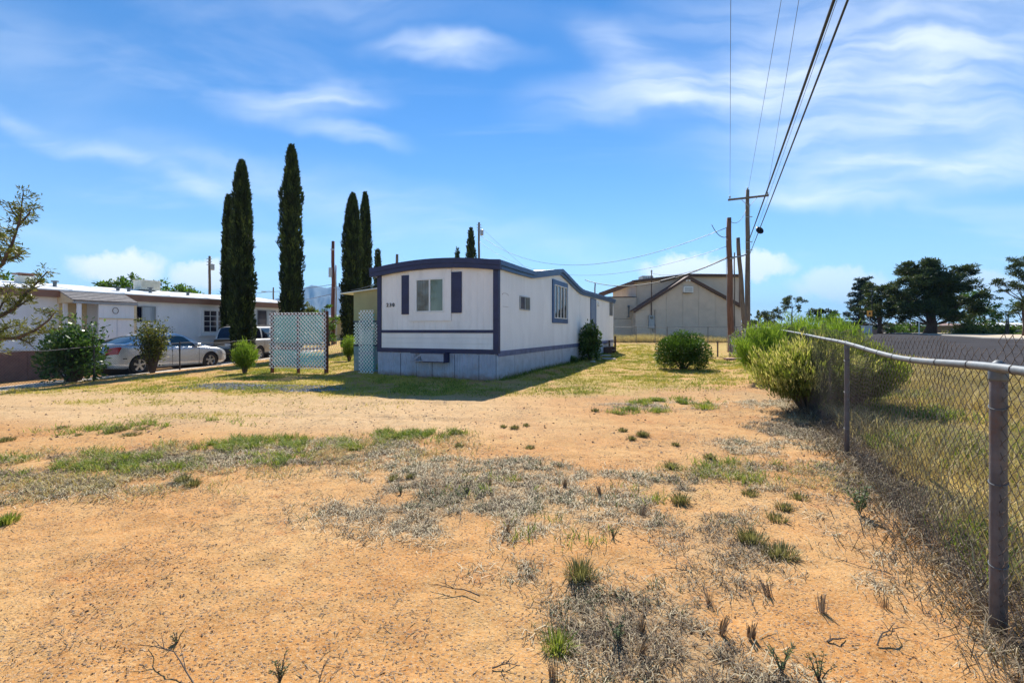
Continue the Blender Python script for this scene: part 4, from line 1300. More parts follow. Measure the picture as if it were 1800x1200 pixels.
    for (xa_, xb_, nm) in p['fr']:
        vs = []
        nn = 8
        for i in range(nn + 1):
            x = xa_ + (xb_ - xa_) * i / nn
            zt_ = float(np.interp(x, gx_, gz_))
            t_ = G(x, 1)[1] * .88
            for k in range(nn + 1):
                yy = -t_ + 2 * t_ * k / nn
                vs.append((x + (-.008 if xa_ < 0 else .008), yy, zt_ + .012 - .02 * abs(yy / t_) ** 4))
        fs_ = [(a * (nn + 1) + b_, a * (nn + 1) + b_ + 1, (a + 1) * (nn + 1) + b_ + 1, (a + 1) * (nn + 1) + b_) for a in range(nn) for b_ in range(nn)]
        obj(nm, fast_mesh(nm, vs, fs_, True), p['glass'], root)
    # wheels
    for wx in p['wx']:
        for sd_ in (1, -1):
            r_ = p['wr']; yc = sd_ * (Wd / 2 - .125)
            ty = MB().lathe([(r_ * .62, -.10), (r_ * .95, -.105), (r_, -.08), (r_, .08), (r_ * .95, .105), (r_ * .64, .10), (r_ * .60, .06)], 32, 'y', (0, 0, 0), False).build('wheel', M['rubber'], root, True)
            ty.location = (wx, yc, r_)
            rm = MB().lathe([(r_ * .66, sd_ * .085), (r_ * .64, sd_ * .10), (r_ * .60, sd_ * .09), (r_ * .58, sd_ * .04)], 28, 'y', (0, 0, 0), False)
            rm.lathe([(.01, sd_ * .095), (.07, sd_ * .092), (.085, sd_ * .06)], 14, 'y')
            for k in range(p['spokes']):
                a = 2 * math.pi * k / p['spokes'] + .3
                ca, sa = math.cos(a), math.sin(a)
                w0, w1 = .028, .045
                vs = []
                for (rr, ww) in ((.05, w0), (r_ * .62, w1)):
                    for s2 in (1, -1):
                        for dy_ in (.045, .088):
                            vs.append((ca * rr - sa * ww * s2, sd_ * dy_, sa * rr + ca * ww * s2))
                rm.add(vs, [(0, 1, 3, 2), (4, 6, 7, 5), (0, 4, 5, 1), (2, 3, 7, 6), (1, 5, 7, 3), (0, 2, 6, 4)])
            rm.build('rim', M['alloy'], ty)
            MB().lathe([(r_ * .56, sd_ * .0), (r_ * .56, sd_ * .03)], 20, 'y').build('brake_disc', M['plastic'], ty)
    def patch(nm, x0, x1, f0, f1, mat, side, off=.008, slant=0.0, nn=6):
        vs = []
        for a in range(nn + 1):
            for b_ in range(nn + 1):
                fz = f0 + (f1 - f0) * b_ / nn
                x = x0 + (x1 - x0) * a / nn + slant * (b_ / nn)
                x = min(max(x, -L / 2), L / 2)
                z0 = float(np.interp(x, xs, zb)); z1 = float(np.interp(x, xs, zs)); w_ = float(np.interp(x, xs, hw))
                vs.append((x, side * (w_ * (.985 + .015 * math.sin(fz * math.pi) - .03 * max(0, fz - .62)) + off), z0 + (z1 - z0) * fz))
        fs_ = [(a * (nn + 1) + b_, a * (nn + 1) + b_ + 1, (a + 1) * (nn + 1) + b_ + 1, (a + 1) * (nn + 1) + b_) for a in range(nn) for b_ in range(nn)]
        return obj(nm, fast_mesh(nm, vs, fs_, True), mat, root)
    return root, patch, xs, zs, zb, hw


# silver sedan: x forward
sp_ = dict(L=4.85, W=1.82, zb=([-2.43, -2.2, -1.8, 1.8, 2.2, 2.43], [.34, .26, .22, .20, .22, .28]),
           zs=([-2.43, -2.36, -2.2, -1.5, -.8, .8, 1.2, 1.9, 2.25, 2.38, 2.43], [.80, .98, 1.04, 1.06, .98, .94, .93, .84, .74, .66, .56]),
           tap=.30, tl=.75, crown=.03, arch=.375, wr=.335, wx=(-1.42, 1.42), paint=M['sedan'], tw=.66, glass=M['carglass'],
           gx=[-1.95, -1.75, -1.2, -.75, -.2, .25, .55, 1.05, 1.32], gz=[1.04, 1.09, 1.30, 1.41, 1.455, 1.44, 1.36, 1.08, .93],
           win=[(-1.42, -1.0, -.98, -1.18), (-1.12, -.84, -.28, -.26), (-.18, -.2, .42, .92)], fr=[(-1.72, -.98, 'rear_window'), (.50, 1.2, 'windscreen')], spokes=5)
a_ = math.atan2(2.73, .64)
mx_, my_ = (-13.12 - 12.48) / 2 - .82, (16 + 18.73) / 2 + .22
c1_, patch, xs_, zs_, zb_, hw_ = car('sedan', 'dusty silver sedan parked behind the left fence with its tail to the left', 'car', (mx_, my_, -.13), a_, sp_)
for sd_ in (1, -1):
    patch('tail_light', -2.425, -2.10, .62, .93, M['red'], sd_, .012, .10)
    patch('headlight', 1.98, 2.38, .66, .86, M['lens'], sd_, .010, -.06)
    patch('side_marker', -1.98, -1.86, .42, .46, M['plastic'], sd_, .004)
    patch('door_seam', -.24, -.225, .08, .97, M['plastic'], sd_, .002)
    patch('door_seam', .88, .895, .08, .95, M['plastic'], sd_, .002)
    patch('door_seam', -1.06, -1.045, .45, .97, M['plastic'], sd_, .002)
    for x in (-.45, .62):
        MB().box(x - .1, x + .1, sd_ * .905 - .012, sd_ * .905 + .018, .80, .83).build('door_handle', M['sedan'], c1_)
    bevel(MB().box(.72, .90, sd_ * .93 - .08, sd_ * .93 + .1, .93, 1.06).build('mirror', M['sedan'], c1_), .03, 3)
MB().box(-2.445, -2.428, -.45, .45, .50, .66).build('number_plate', M['white'], c1_)
MB().box(-2.45, -2.35, -.70, .70, .30, .42).build('rear_bumper_trim', M['plastic'], c1_)
MB().box(2.36, 2.44, -.6, .6, .30, .5).build('grille', M['plastic'], c1_)
# SUV
sv = dict(L=4.75, W=1.90, zb=([-2.38, -2.1, 2.1, 2.38], [.50, .36, .34, .42]),
          zs=([-2.38, -2.30, 1.0, 1.5, 2.2, 2.38], [1.08, 1.14, 1.14, 1.12, 1.02, .85]), tap=.14, tl=.5, crown=.03, arch=.44, wr=.37, wx=(-1.38, 1.42),
          paint=M['suvlow'], tw=.80, glass=M['glassd'], roofpaint=M['suvtop'],
          gx=[-2.36, -2.25, -2.0, -1.7, .3, .6, 1.15, 1.3], gz=[1.14, 1.36, 1.70, 1.78, 1.80, 1.74, 1.25, 1.12],
          win=[(-1.98, -1.78, -1.18, -1.12), (-1.0, -1.02, -.22, -.16), (-.04, -.08, .42, .86)], fr=[(-2.345, -1.90, 'rear_window'), (.62, 1.18, 'windscreen')], spokes=6)
c2_, patch, *_ = car('suv', 'dark and silver suv parked behind the front cypress, mostly hidden', 'car', (-13.98, 24.95, -.14), math.radians(90), sv)
for sd_ in (1, -1):
    patch('tail_light', -2.37, -2.22, .60, .97, M['red'], sd_, .01)
    patch('headlight', 2.1, 2.34, .62, .86, M['lens'], sd_, .01)
    MB().tube([(-1.7, sd_ * .62, 1.83), (-.5, sd_ * .64, 1.87), (.2, sd_ * .62, 1.84)], .015, 5).build('roof_rail', M['plastic'], c2_)
    MB().box(.80, .95, sd_ * 1.0 - .1, sd_ * 1.0 + .1, 1.12, 1.30).build('mirror', M['plastic'], c2_)
    MB().box(-1.0, 1.0, sd_ * .93 - .04, sd_ * .93 + .05, .36, .42).build('running_board', M['plastic'], c2_)
    for x in (-1.0, -.1): patch('door_seam', x, x + .02, .05, .98, M['plastic'], sd_, .002)
bevel(MB().box(-2.50, -2.33, -.86, .86, .46, .66).build('rear_bumper', M['plastic'], c2_), .03)
MB().box(-2.40, -2.383, -.25, .25, .78, .92).build('number_plate', M['white'], c2_)

# ------------------------------------------------------------------ foliage


def leaves(name, P_, Dv, Ln, Wd, mat, var, parent=None, curl=.0, **kw):
    """diamond leaves: base points P_, directions Dv, lengths, widths; faces turned at random about their axis"""
    n_ = len(P_)
    Dv = Dv / (np.linalg.norm(Dv, axis=1, keepdims=True) + 1e-9)
    rnd = rng.normal(size=(n_, 3))
    sd_ = np.cross(Dv, rnd); sd_ /= (np.linalg.norm(sd_, axis=1, keepdims=True) + 1e-9)
    L_ = np.broadcast_to(Ln, (n_,))[:, None]; W_ = np.broadcast_to(Wd, (n_,))[:, None]
    nr_ = np.cross(Dv, sd_)
    v = np.empty((n_, 4, 3))
    v[:, 0] = P_
    v[:, 1] = P_ + Dv * L_ * .5 + sd_ * W_ * .5 + nr_ * W_ * curl
    v[:, 2] = P_ + Dv * L_
    v[:, 3] = P_ + Dv * L_ * .5 - sd_ * W_ * .5 + nr_ * W_ * curl
    f = np.arange(n_ * 4).reshape(n_, 4)
    me = fast_mesh(name, v.reshape(-1, 3), f, False, var=np.repeat(np.clip(var, 0, 1), 4))
    return obj(name, me, mat, parent, **kw)


def unit(n_):
    v = rng.normal(size=(n_, 3)); return v / np.linalg.norm(v, axis=1, keepdims=True)


def cypress(label, x, y, h, r, n_=9000, lean=(0, 0), bump=None, group='columnar cypresses', top=.0, z0=None, leaf=(.16, .05)):
    z0 = g1(x, y) if z0 is None else z0
    root = thing('cypress_tree', label, 'cypress', (x, y, z0), 0, group)
    MB().tube([(0, 0, -.1), (.0, 0, h * .3), (lean[0] * h * .9, 0, h * .9)], [r * .3, r * .2, .02], 7).build('trunk', M['bark'], root)
    sd_ = random.random() * 50
    def rad(t, a):
        b_ = r * .82 * np.interp(t, [0, .06, .15, .5, .74, .87, .955, 1], [.80, .92, .98, 1, .84, .60, .34, .05])
        b_ = b_ * (1 + .22 * (vnoise(a * 1.3 + sd_, t * h * .9, 1) - .5) * 2 + .22 * (vnoise(a * 3 + sd_, t * h * 2.4, 1) - .5) * 2)
        if bump: b_ = b_ * (1 + bump[1] * np.exp(-((t - bump[0]) / .022) ** 2) * (.6 + .4 * np.cos(a * 1 - bump[2])))
        return b_
    t = rng.random(n_) ** .92; a = rng.random(n_) * 2 * math.pi
    R_ = rad(t, a) * (1 - .22 * rng.random(n_) ** 1.6)
    zz_ = .12 * h * .3 + t * (h - .12 * h * .3)
    Pp = np.stack([R_ * np.cos(a) + lean[0] * zz_, R_ * np.sin(a) + lean[1] * zz_, zz_], 1)
    out_ = np.stack([np.cos(a), np.sin(a), np.zeros(n_)], 1)
    Dv = out_ * (.35 + .3 * rng.random((n_, 1))) + np.array([0, 0, 1.0]) + rng.normal(size=(n_, 3)) * .22
    var = np.clip(.1 + .55 * vnoise(a * 4 + sd_, t * h * 3, 1) + .35 * rng.random(n_) * vnoise(a * 2, t * h, 1.2) * 2, 0, 1) ** 1.4
    leaves('foliage', Pp, Dv, leaf[0] * (.7 + .8 * rng.random(n_)), leaf[1] * (.7 + .7 * rng.random(n_)), F['cyp'], var, root, kind='stuff')
    # the dense inside, so no sky shows through
    na, nt = 14, 26
    vs = []
    for i in range(nt):
        tt = i / (nt - 1) * .97
        for j in range(na):
            aa = 2 * math.pi * j / na
            rr = float(np.ravel(rad(np.array([tt]), np.array([aa])))[0]) * .80
            z_ = .12 * h * .3 + tt * (h - .12 * h * .3)
            vs.append((rr * math.cos(aa) + lean[0] * z_, rr * math.sin(aa) + lean[1] * z_, z_))
    fs = [(i * na + j, i * na + (j + 1) % na, (i + 1) * na + (j + 1) % na, (i + 1) * na + j) for i in range(nt - 1) for j in range(na)]
    obj('inner_foliage', fast_mesh('inner_foliage', vs, fs, True, var=np.full(len(vs), .1)), F['cyp'], root)
    return root


cypress('tall dark cypress in front of the parked suv', P(425, 21.8), 21.8, 9.55, .58, 13000, z0=g1(P(425, 21.8), 21.8))
cypress('shorter thin cypress half hidden behind the cypress by the suv', P(401.5, 24.2), 24.2, 8.75, .37, 8000)
cypress('tallest cypress, with a bulge near its top, behind the wide lattice screen', P(512.5, 22), 22, 10.3, .56, 13000, bump=(.755, .38, math.pi))
cypress('broad-based cypress left of the pair rising behind the tan porch', P(617, 27), 27, 9.4, .66, 12000, lean=(.012, 0))
cypress('slender right-hand cypress of the pair rising behind the tan porch', P(642, 30), 30, 10.2, .50, 9000)
cypress('small distant cypress tip just above the left roof corner of the home', P(664, 55), 55, 10.2, .5, 1500, leaf=(.35, .12))
cypress('distant cypress tip beside a pole above the home roof', P(828, 60), 60, 13.8, .75, 2500, leaf=(.35, .12))
cypress('tiny far cypress tip above the middle of the home roof', P(804, 70), 70, 13.0, .6, 1200, leaf=(.35, .12))


def clump_points(n_, c, r, flat=.6):
    d = unit(n_) * (rng.random((n_, 1)) ** .45)
    return np.array(c) + d * np.array([r, r, r * flat])


def tree(name, label, cat, x, y, z0, h, trunk_r, clumps, mat, bark, leaf=(.3, .06), per=260, up=.25, lean=0.0, tr_h=.9, group=None, limbs=True, forks=None, shade=.4):
    """trunk with limbs reaching to each clump of leaves; clumps: (dx, dy, height, radius, flatness)"""
    root = thing(name, label, cat, (x, y, z0), 0, group)
    kn = 6
    tp = [(lean * h * (k / kn) ** 1.5 + (random.random() - .5) * trunk_r * .8 * (k > 0), (random.random() - .5) * trunk_r * .6, -.2 + (h * tr_h + .2) * k / kn) for k in range(kn + 1)]
    MB().tube(tp, [trunk_r * (1.25 if k == 0 else 1 - .82 * k / kn) for k in range(kn + 1)], 9).build('trunk', bark, root, True)
    if limbs:
        lb = MB()
        for (cx, cy, cz, cr, fl) in clumps:
            zs_ = max(h * .15, cz - .35 * math.hypot(cx, cy) - cr * .3)
            f = min(1, zs_ / (h * tr_h))
            k = min(kn, int(f * kn)); b0 = Vector(tp[k])
            e = Vector((cx, cy, cz))
            mid = b0.lerp(e, .5) + Vector((0, 0, -.05 * (e - b0).length))
            r0 = min(.11, trunk_r * (.42 - .25 * f)) * .75
            lb.tube([b0, mid, b0.lerp(e, .85), e], [r0, r0 * .65, r0 * .4, r0 * .15], 5)
            for q_ in range(3):
                d = Vector(tuple(rng.normal(size=3))).normalized() * cr * .7
                lb.tube([b0.lerp(e, .8), e + Vector((d.x, d.y, d.z * fl))], [r0 * .3, r0 * .08], 4, False)
        o = lb.build('limbs', bark, root); o['kind'] = 'stuff'
    PP, VV, DD = [], [], []
    for (cx, cy, cz, cr, fl) in clumps:
        n_ = int(per * (cr / 1.0) ** 1.6) + 30
        # sub-clusters inside each clump give it a broken outline
        sub = clump_points(max(5, int(cr * 9)), (cx, cy, cz), cr * .85, fl)
        idx = rng.integers(0, len(sub), n_)
        p = sub[idx] + unit(n_) * (rng.random((n_, 1)) ** .6) * cr * .38 * np.array([1, 1, max(.45, fl)])
        PP.append(p)
        DD.append((p - np.array([cx, cy, cz])) * .5 + unit(n_) * cr * .7 + np.array([0, 0, up]))
        tone = rng.random(len(sub)) * .5
        VV.append(np.clip(tone[idx] + rng.random(n_) * .45 + .15 * (p[:, 2] - cz) / cr, 0, 1))
    Pp = np.concatenate(PP); V_ = np.concatenate(VV); Dv = np.concatenate(DD); n_ = len(Pp)
    leaves('crown', Pp, Dv, leaf[0] * (.6 + .8 * rng.random(n_)), leaf[1] * (.6 + .8 * rng.random(n_)), mat, V_, root, kind='stuff')
    return root


def rclumps(n_, w_, z0, z1, r, flat=.6, prof=None, seed=0, cx=0.0):
    rs = random.Random(seed)
    L_ = []
    for i in range(n_):
        f = (i + rs.random()) / n_
        z = z0 + (z1 - z0) * f
        ww = w_ * (prof(f) if prof else math.sqrt(max(.05, 1 - (2 * f - 1) ** 2)))
        a = rs.random() * 2 * math.pi
        q_ = rs.random() ** .5
        L_.append((cx + ww * q_ * math.cos(a), ww * q_ * math.sin(a), z, r * (.7 + .6 * rs.random()), flat))
    return L_


def GT(px, Z, lift=0): return (P(px, Z), Z, float(macro(P(px, Z), Z)) + lift)


# right-hand trees beyond the street
tz = 58
x, y, z = GT(1635, tz)
K = tz / 800
cl_ = []
for (px, py, rr) in ((1575, 540, 1.3), (1578, 520, 1.2), (1572, 508, .9), (1592, 528, 1.5), (1600, 512, 1.4), (1600, 493, 1.3), (1618, 500, 1.5), (1615, 478, 1.3), (1612, 465, .8), (1628, 466, 1.2), (1640, 462, 1.1), (1652, 468, 1.1), (1662, 476, 1.0),
                     (1635, 482, 1.6), (1655, 490, 1.5), (1672, 484, .8), (1640, 500, 1.6), (1668, 505, 1.4), (1680, 504, 1.0), (1690, 520, 1.1), (1665, 522, 1.5), (1640, 520, 1.7), (1620, 528, 1.6),
                     (1600, 542, 1.4), (1620, 547, 1.4), (1585, 552, 1.0), (1645, 542, 1.5), (1668, 540, 1.5), (1688, 538, 1.4), (1704, 545, 1.1), (1655, 556, 1.1), (1690, 556, 1.1), (1715, 553, .9), (1610, 558, .8)):
    cl_.append(((px - 1635) * K, random.uniform(-2.6, 2.2), H(py, tz) - z, rr * 1.12, .6))
    if rr > 1.2: cl_.append(((px - 1635) * K + random.uniform(-.6, .6), random.uniform(-1, 3.5), H(py, tz) - z + random.uniform(-.5, .5), rr * 1.1, .6))
tree('pine_tree', 'largest spreading pine with a thick trunk beyond the street', 'tree', x, y, z, 8.4, .62, cl_, F['pine'], M['barkp'], (.36, .10), 560)
tz = 64; x, y, z = GT(1546, tz); K = tz / 800
cl_ = [((px - 1546) * K, random.uniform(-1.6, 1.6), H(py, tz) - z, rr * .95, .5) for (px, py, rr) in
       ((1543, 500, 1.1), (1538, 510, 1.2), (1551, 510, 1.1), (1528, 520, 1.2), (1545, 522, 1.3), (1557, 524, .9), (1519, 533, 1.2), (1533, 535, 1.3), (1550, 536, 1.0), (1563, 537, 1.0), (1512, 545, 1.1), (1526, 548, 1.2), (1545, 548, .9), (1562, 549, 1.1), (1570, 545, .7), (1554, 556, .9), (1535, 557, .8), (1567, 556, .8))]
tree('pine_tree', 'medium leaning-trunk pine left of the largest pine beyond the street', 'tree', x, y, z, 7.0, .34, cl_, F['pine'], M['barkp'], (.34, .10), 420, lean=-.02)
tz = 70; x, y, z = GT(1512, tz); K = tz / 800
cl_ = []
for k in range(15):
    f = k / 14
    py = 492 + 78 * f
    wdt = (4 + 26 * f ** .8)
    for s_ in (-1, 1):
        for q_ in (.45, .95):
            cl_.append((s_ * wdt * q_ * K * random.uniform(.75, 1.1) + (6 - 8 * f) * K * .6, random.uniform(-1, 1) * wdt * K * .4, H(py, tz) - z + random.uniform(-.2, .2), .75, .22))
cl_ += [((1528 - 1512) * K, 0, H(487, tz) - z, .5, .3), ((1522 - 1512) * K, 0, H(490, tz) - z, .6, .3)]
tree('cedar_tree', 'ragged drooping blue-green cedar at the left end of the far trees', 'tree', x, y, z, 7.8, .26, cl_, F['deodar'], M['barkp'], (.32, .08), 260, up=-.2)
tz = 72; x, y, z = GT(1704, tz); K = tz / 800
cl_ = [((px - 1704) * K, random.uniform(-2, 2), H(py, tz) - z, rr, .6) for (px, py, rr) in
       ((1702, 514, 1.2), (1696, 522, 1.3), (1709, 518, .8), (1715, 520, .6), (1702, 532, 1.4), (1712, 540, 1.2), (1692, 540, 1.4), (1722, 545, 1.2), (1732, 550, .8), (1728, 557, .9), (1706, 552, 1.4), (1690, 555, 1.3), (1716, 560, 1.0))]
tree('leafy_tree', 'bright green broadleaf tree directly right of the largest pine', 'tree', x, y, z, 5.2, .25, cl_, F['decid'], M['bark'], (.26, .12), 260)
tz = 60; x, y, z = GT(1731, tz); K = tz / 800
cl_ = [((px - 1731) * K, random.uniform(-1.5, 1.5), H(py, tz) - z, rr, .6) for (px, py, rr) in ((1718, 543, 1.0), (1726, 541, 1.0), (1735, 548, .8), (1710, 552, 1.1), (1722, 555, .9), (1738, 556, .4), (1700, 560, 1.0))]
tree('leafy_tree', 'dark low broadleaf tree between the largest pine and the pale twin-trunk tree', 'tree', x, y, z, 3.0, .2, cl_, F['pine'], M['bark'], (.26, .12), 260)
tz = 52; x, y, z = GT(1768.5, tz); K = tz / 800
cl_ = [((px - 1768) * K, random.uniform(-1.3, 1.3), H(py, tz) - z, rr, .7) for (px, py, rr) in ((1750, 527, .55), (1756, 535, .6), (1767, 525, .5), (1775, 530, .6), (1762, 540, .7), (1772, 541, .7), (1748, 543, .55), (1782, 538, .6), (1757, 550, .6), (1745, 556, .5), (1770, 552, .6), (1785, 550, .7), (1753, 562, .45))]
tt_ = tree('leafy_tree', 'thin pale twin-trunk tree near the right edge', 'tree', x, y, z, 2.8, .11, cl_, F['decid'], M['bark'], (.2, .10), 150)
MB().tube([(.22, 0, -.1), (.26, 0, 1.2), (.2, 0, 2.4)], [.09, .08, .04], 7).build('trunk', M['bark'], tt_)
tz = 42; x, y, z = GT(1804, tz); K = tz / 800
cl_ = [((px - 1804) * K, random.uniform(-1.5, 1.5), H(py, tz) - z, rr, .55) for (px, py, rr) in
       ((1772, 492, .5), (1778, 498, .7), (1786, 503, .8), (1792, 492, .7), (1790, 480, .6), (1797, 468, .7), (1805, 455, .9), (1806, 475, 1.2), (1800, 505, .9), (1790, 515, .7), (1797, 524, .8), (1805, 515, 1.1), (1780, 510, .5), (1788, 528, .5), (1798, 537, .7), (1820, 480, 1.4), (1822, 510, 1.4), (1785, 543, .5), (1800, 548, .6), (1830, 460, 1.2), (1808, 535, .9))]
tree('pine_tree', 'brownish green pine cut off by the right edge', 'tree', x, y, z, 7.4, .26, cl_, F['pine'], M['barkp'], (.24, .055), 520)
# left group beyond the street, behind the bright bush
tz = 95; x, y, z = GT(1392, tz); K = tz / 800
cl_ = [((px - 1393) * K, random.uniform(-1.5, 1.5), H(py, tz) - z, rr, .7) for (px, py, rr) in ((1378, 530, .9), (1384, 527, 1.0), (1391, 525, 1.0), (1398, 528, .9), (1406, 527, .8), (1410, 530, .6), (1380, 534, .8), (1392, 533, .8), (1376, 541, .9), (1383, 543, .6), (1404, 539, .6), (1412, 541, .6), (1376, 549, .8), (1400, 547, .4))]
tree('pine_tree', 'distant umbrella-shaped pine with a bare trunk', 'tree', x, y, z, 6.8, .22, cl_, F['pine'], M['barkp'], (.34, .12), 200)
tz = 90; x, y, z = GT(1360, tz); K = tz / 800
cl_ = [((px - 1360) * K, random.uniform(-1.5, 1.5), H(py, tz) - z, rr, .7) for (px, py, rr) in ((1361, 546, .8), (1355, 550, .9), (1364, 551, 1.0), (1350, 554, .6), (1357, 558, 1.0), (1367, 559, .9), (1351, 563, .8), (1362, 565, .9))]
tree('pine_tree', 'small dark distant pine left of the umbrella-shaped one', 'tree', x, y, z, 4, .2, cl_, F['pine'], M['barkp'], (.34, .12), 220)
tz = 85; x, y, z = GT(1452, tz); K = tz / 800
cl_ = [((px - 1452) * K, random.uniform(-1.5, 1.5), H(py, tz) - z, rr, .7) for (px, py, rr) in ((1440, 549, 1.1), (1447, 546, 1.1), (1459, 547, 1.1), (1467, 549, 1.0), (1437, 556, 1.1), (1450, 556, 1.2), (1465, 558, 1.2), (1472, 562, .9), (1445, 565, 1.1), (1460, 567, 1.2))]
tree('leafy_tree', 'distant rounded dark tree right of the umbrella-shaped pine', 'tree', x, y, z, 4, .2, cl_, F['pine'], M['bark'], (.34, .14), 220)
tz = 70; x, y, z = GT(1455, tz); K = tz / 800
cl_ = [((px - 1455) * K, random.uniform(-1.5, 1.5), H(py, tz) - z, rr, .7) for (px, py, rr) in ((1428, 561, .9), (1438, 560, .9), (1455, 559, .9), (1460, 557, .9), (1447, 565, 1.0), (1462, 566, 1.0), (1422, 567, .8))]
tree('leafy_tree', 'low bright green tree in front of the distant rounded dark tree', 'tree', x, y, z, 2.4, .15, cl_, F['decid'], M['bark'], (.26, .12), 200)
# trees behind the houses
def blobtree(label, px, pt, Z, w_, hgt, mat, cat='tree', n_=9, seed=1, lf=(.34, .16), per=150, name='leafy_tree'):
    x, y, z = GT(px, Z)
    top = H(pt, Z) - z
    cl_ = rclumps(n_, w_, top - hgt, top - w_ * .2, w_ * .42, .75, seed=seed)
    return tree(name, label, cat, x, y, z, max(1, top * .8), .18, cl_, mat, M['bark'], lf, per)


blobtree('round green treetop showing above the white roof, left of the roof cooler', 203, 489, 42, 2.0, 2.5, F['decid'], seed=3)
blobtree('green treetop showing directly behind the roof cooler', 240, 485, 45, 2.3, 2.6, F['decid'], seed=4)
blobtree('flat green treetop showing above the white roof, right of the roof cooler', 305, 501, 46, 2.6, 1.8, F['decid'], seed=5)
blobtree('green treetop above the left end of the white roof', 22, 484, 36, 2.2, 2.2, F['decid'], seed=6)
blobtree('sparse green treetop above the low wing of the tan building', 1101, 508, 62, 1.6, 2.6, F['decid'], seed=7, n_=7, lf=(.28, .12), per=90)
blobtree('yellow-green bush-like tree behind the wide lattice screen', 577, 535, 33, 1.1, 2.6, F['decid'], seed=8, lf=(.2, .09), per=220)
blobtree('pale green tree low between two cypresses on the skyline', 541, 538, 48, 1.5, 2.0, F['olive'], seed=9)
blobtree('dark evergreen showing beside the right corner of the tan building', 1333, 546, 75, 1.8, 3.5, F['pine'], seed=10)
blobtree('far dark tree line clump right of the poles', 1341, 566, 110, 2.6, 2.2, F['pine'], seed=11)
blobtree('shrubby green tree under the largest pine', 1600, 566, 66, 2.4, 2.2, F['decid'], seed=12)
blobtree('shrubby dark tree between the cedar and the largest pine', 1572, 564, 72, 2.4, 2.0, F['pine'], seed=13)
blobtree('leafy hedge tree beneath the cedar', 1500, 562, 80, 3.2, 2.4, F['decid'], seed=14)
blobtree('low sprawling green hedge right of the largest pine', 1725, 566, 56, 3.0, 1.6, F['decid'], seed=15)
blobtree('low yellow-green hedge by the far white roof', 1745, 572, 54, 3.4, 1.0, F['olive'], seed=16)
# a far-off belt of trees and scrub closing the view
Pn = []
for k in range(260):
    px = random.uniform(-300, 2300); Z = random.uniform(130, 260)
    Pn.append((P(px, Z), Z, random.uniform(1.5, 3.2)))
PP = []; VV = []
for (x, y, r_) in Pn:
    n_ = 70
    d = unit(n_) * rng.random((n_, 1)) ** .5 * np.array([r_ * 2.2, r_ * 2.2, r_])
    PP.append(np.array([x, y, float(macro(x, y)) + r_ * .7]) + d); VV.append(rng.random(n_) * .6 + random.random() * .3)
leaves('distant_woodland', np.concatenate(PP), unit(sum(len(p) for p in PP)), 1.1, .7, F['pine'], np.concatenate(VV), kind='stuff', label='far belt of dark trees along the skyline')


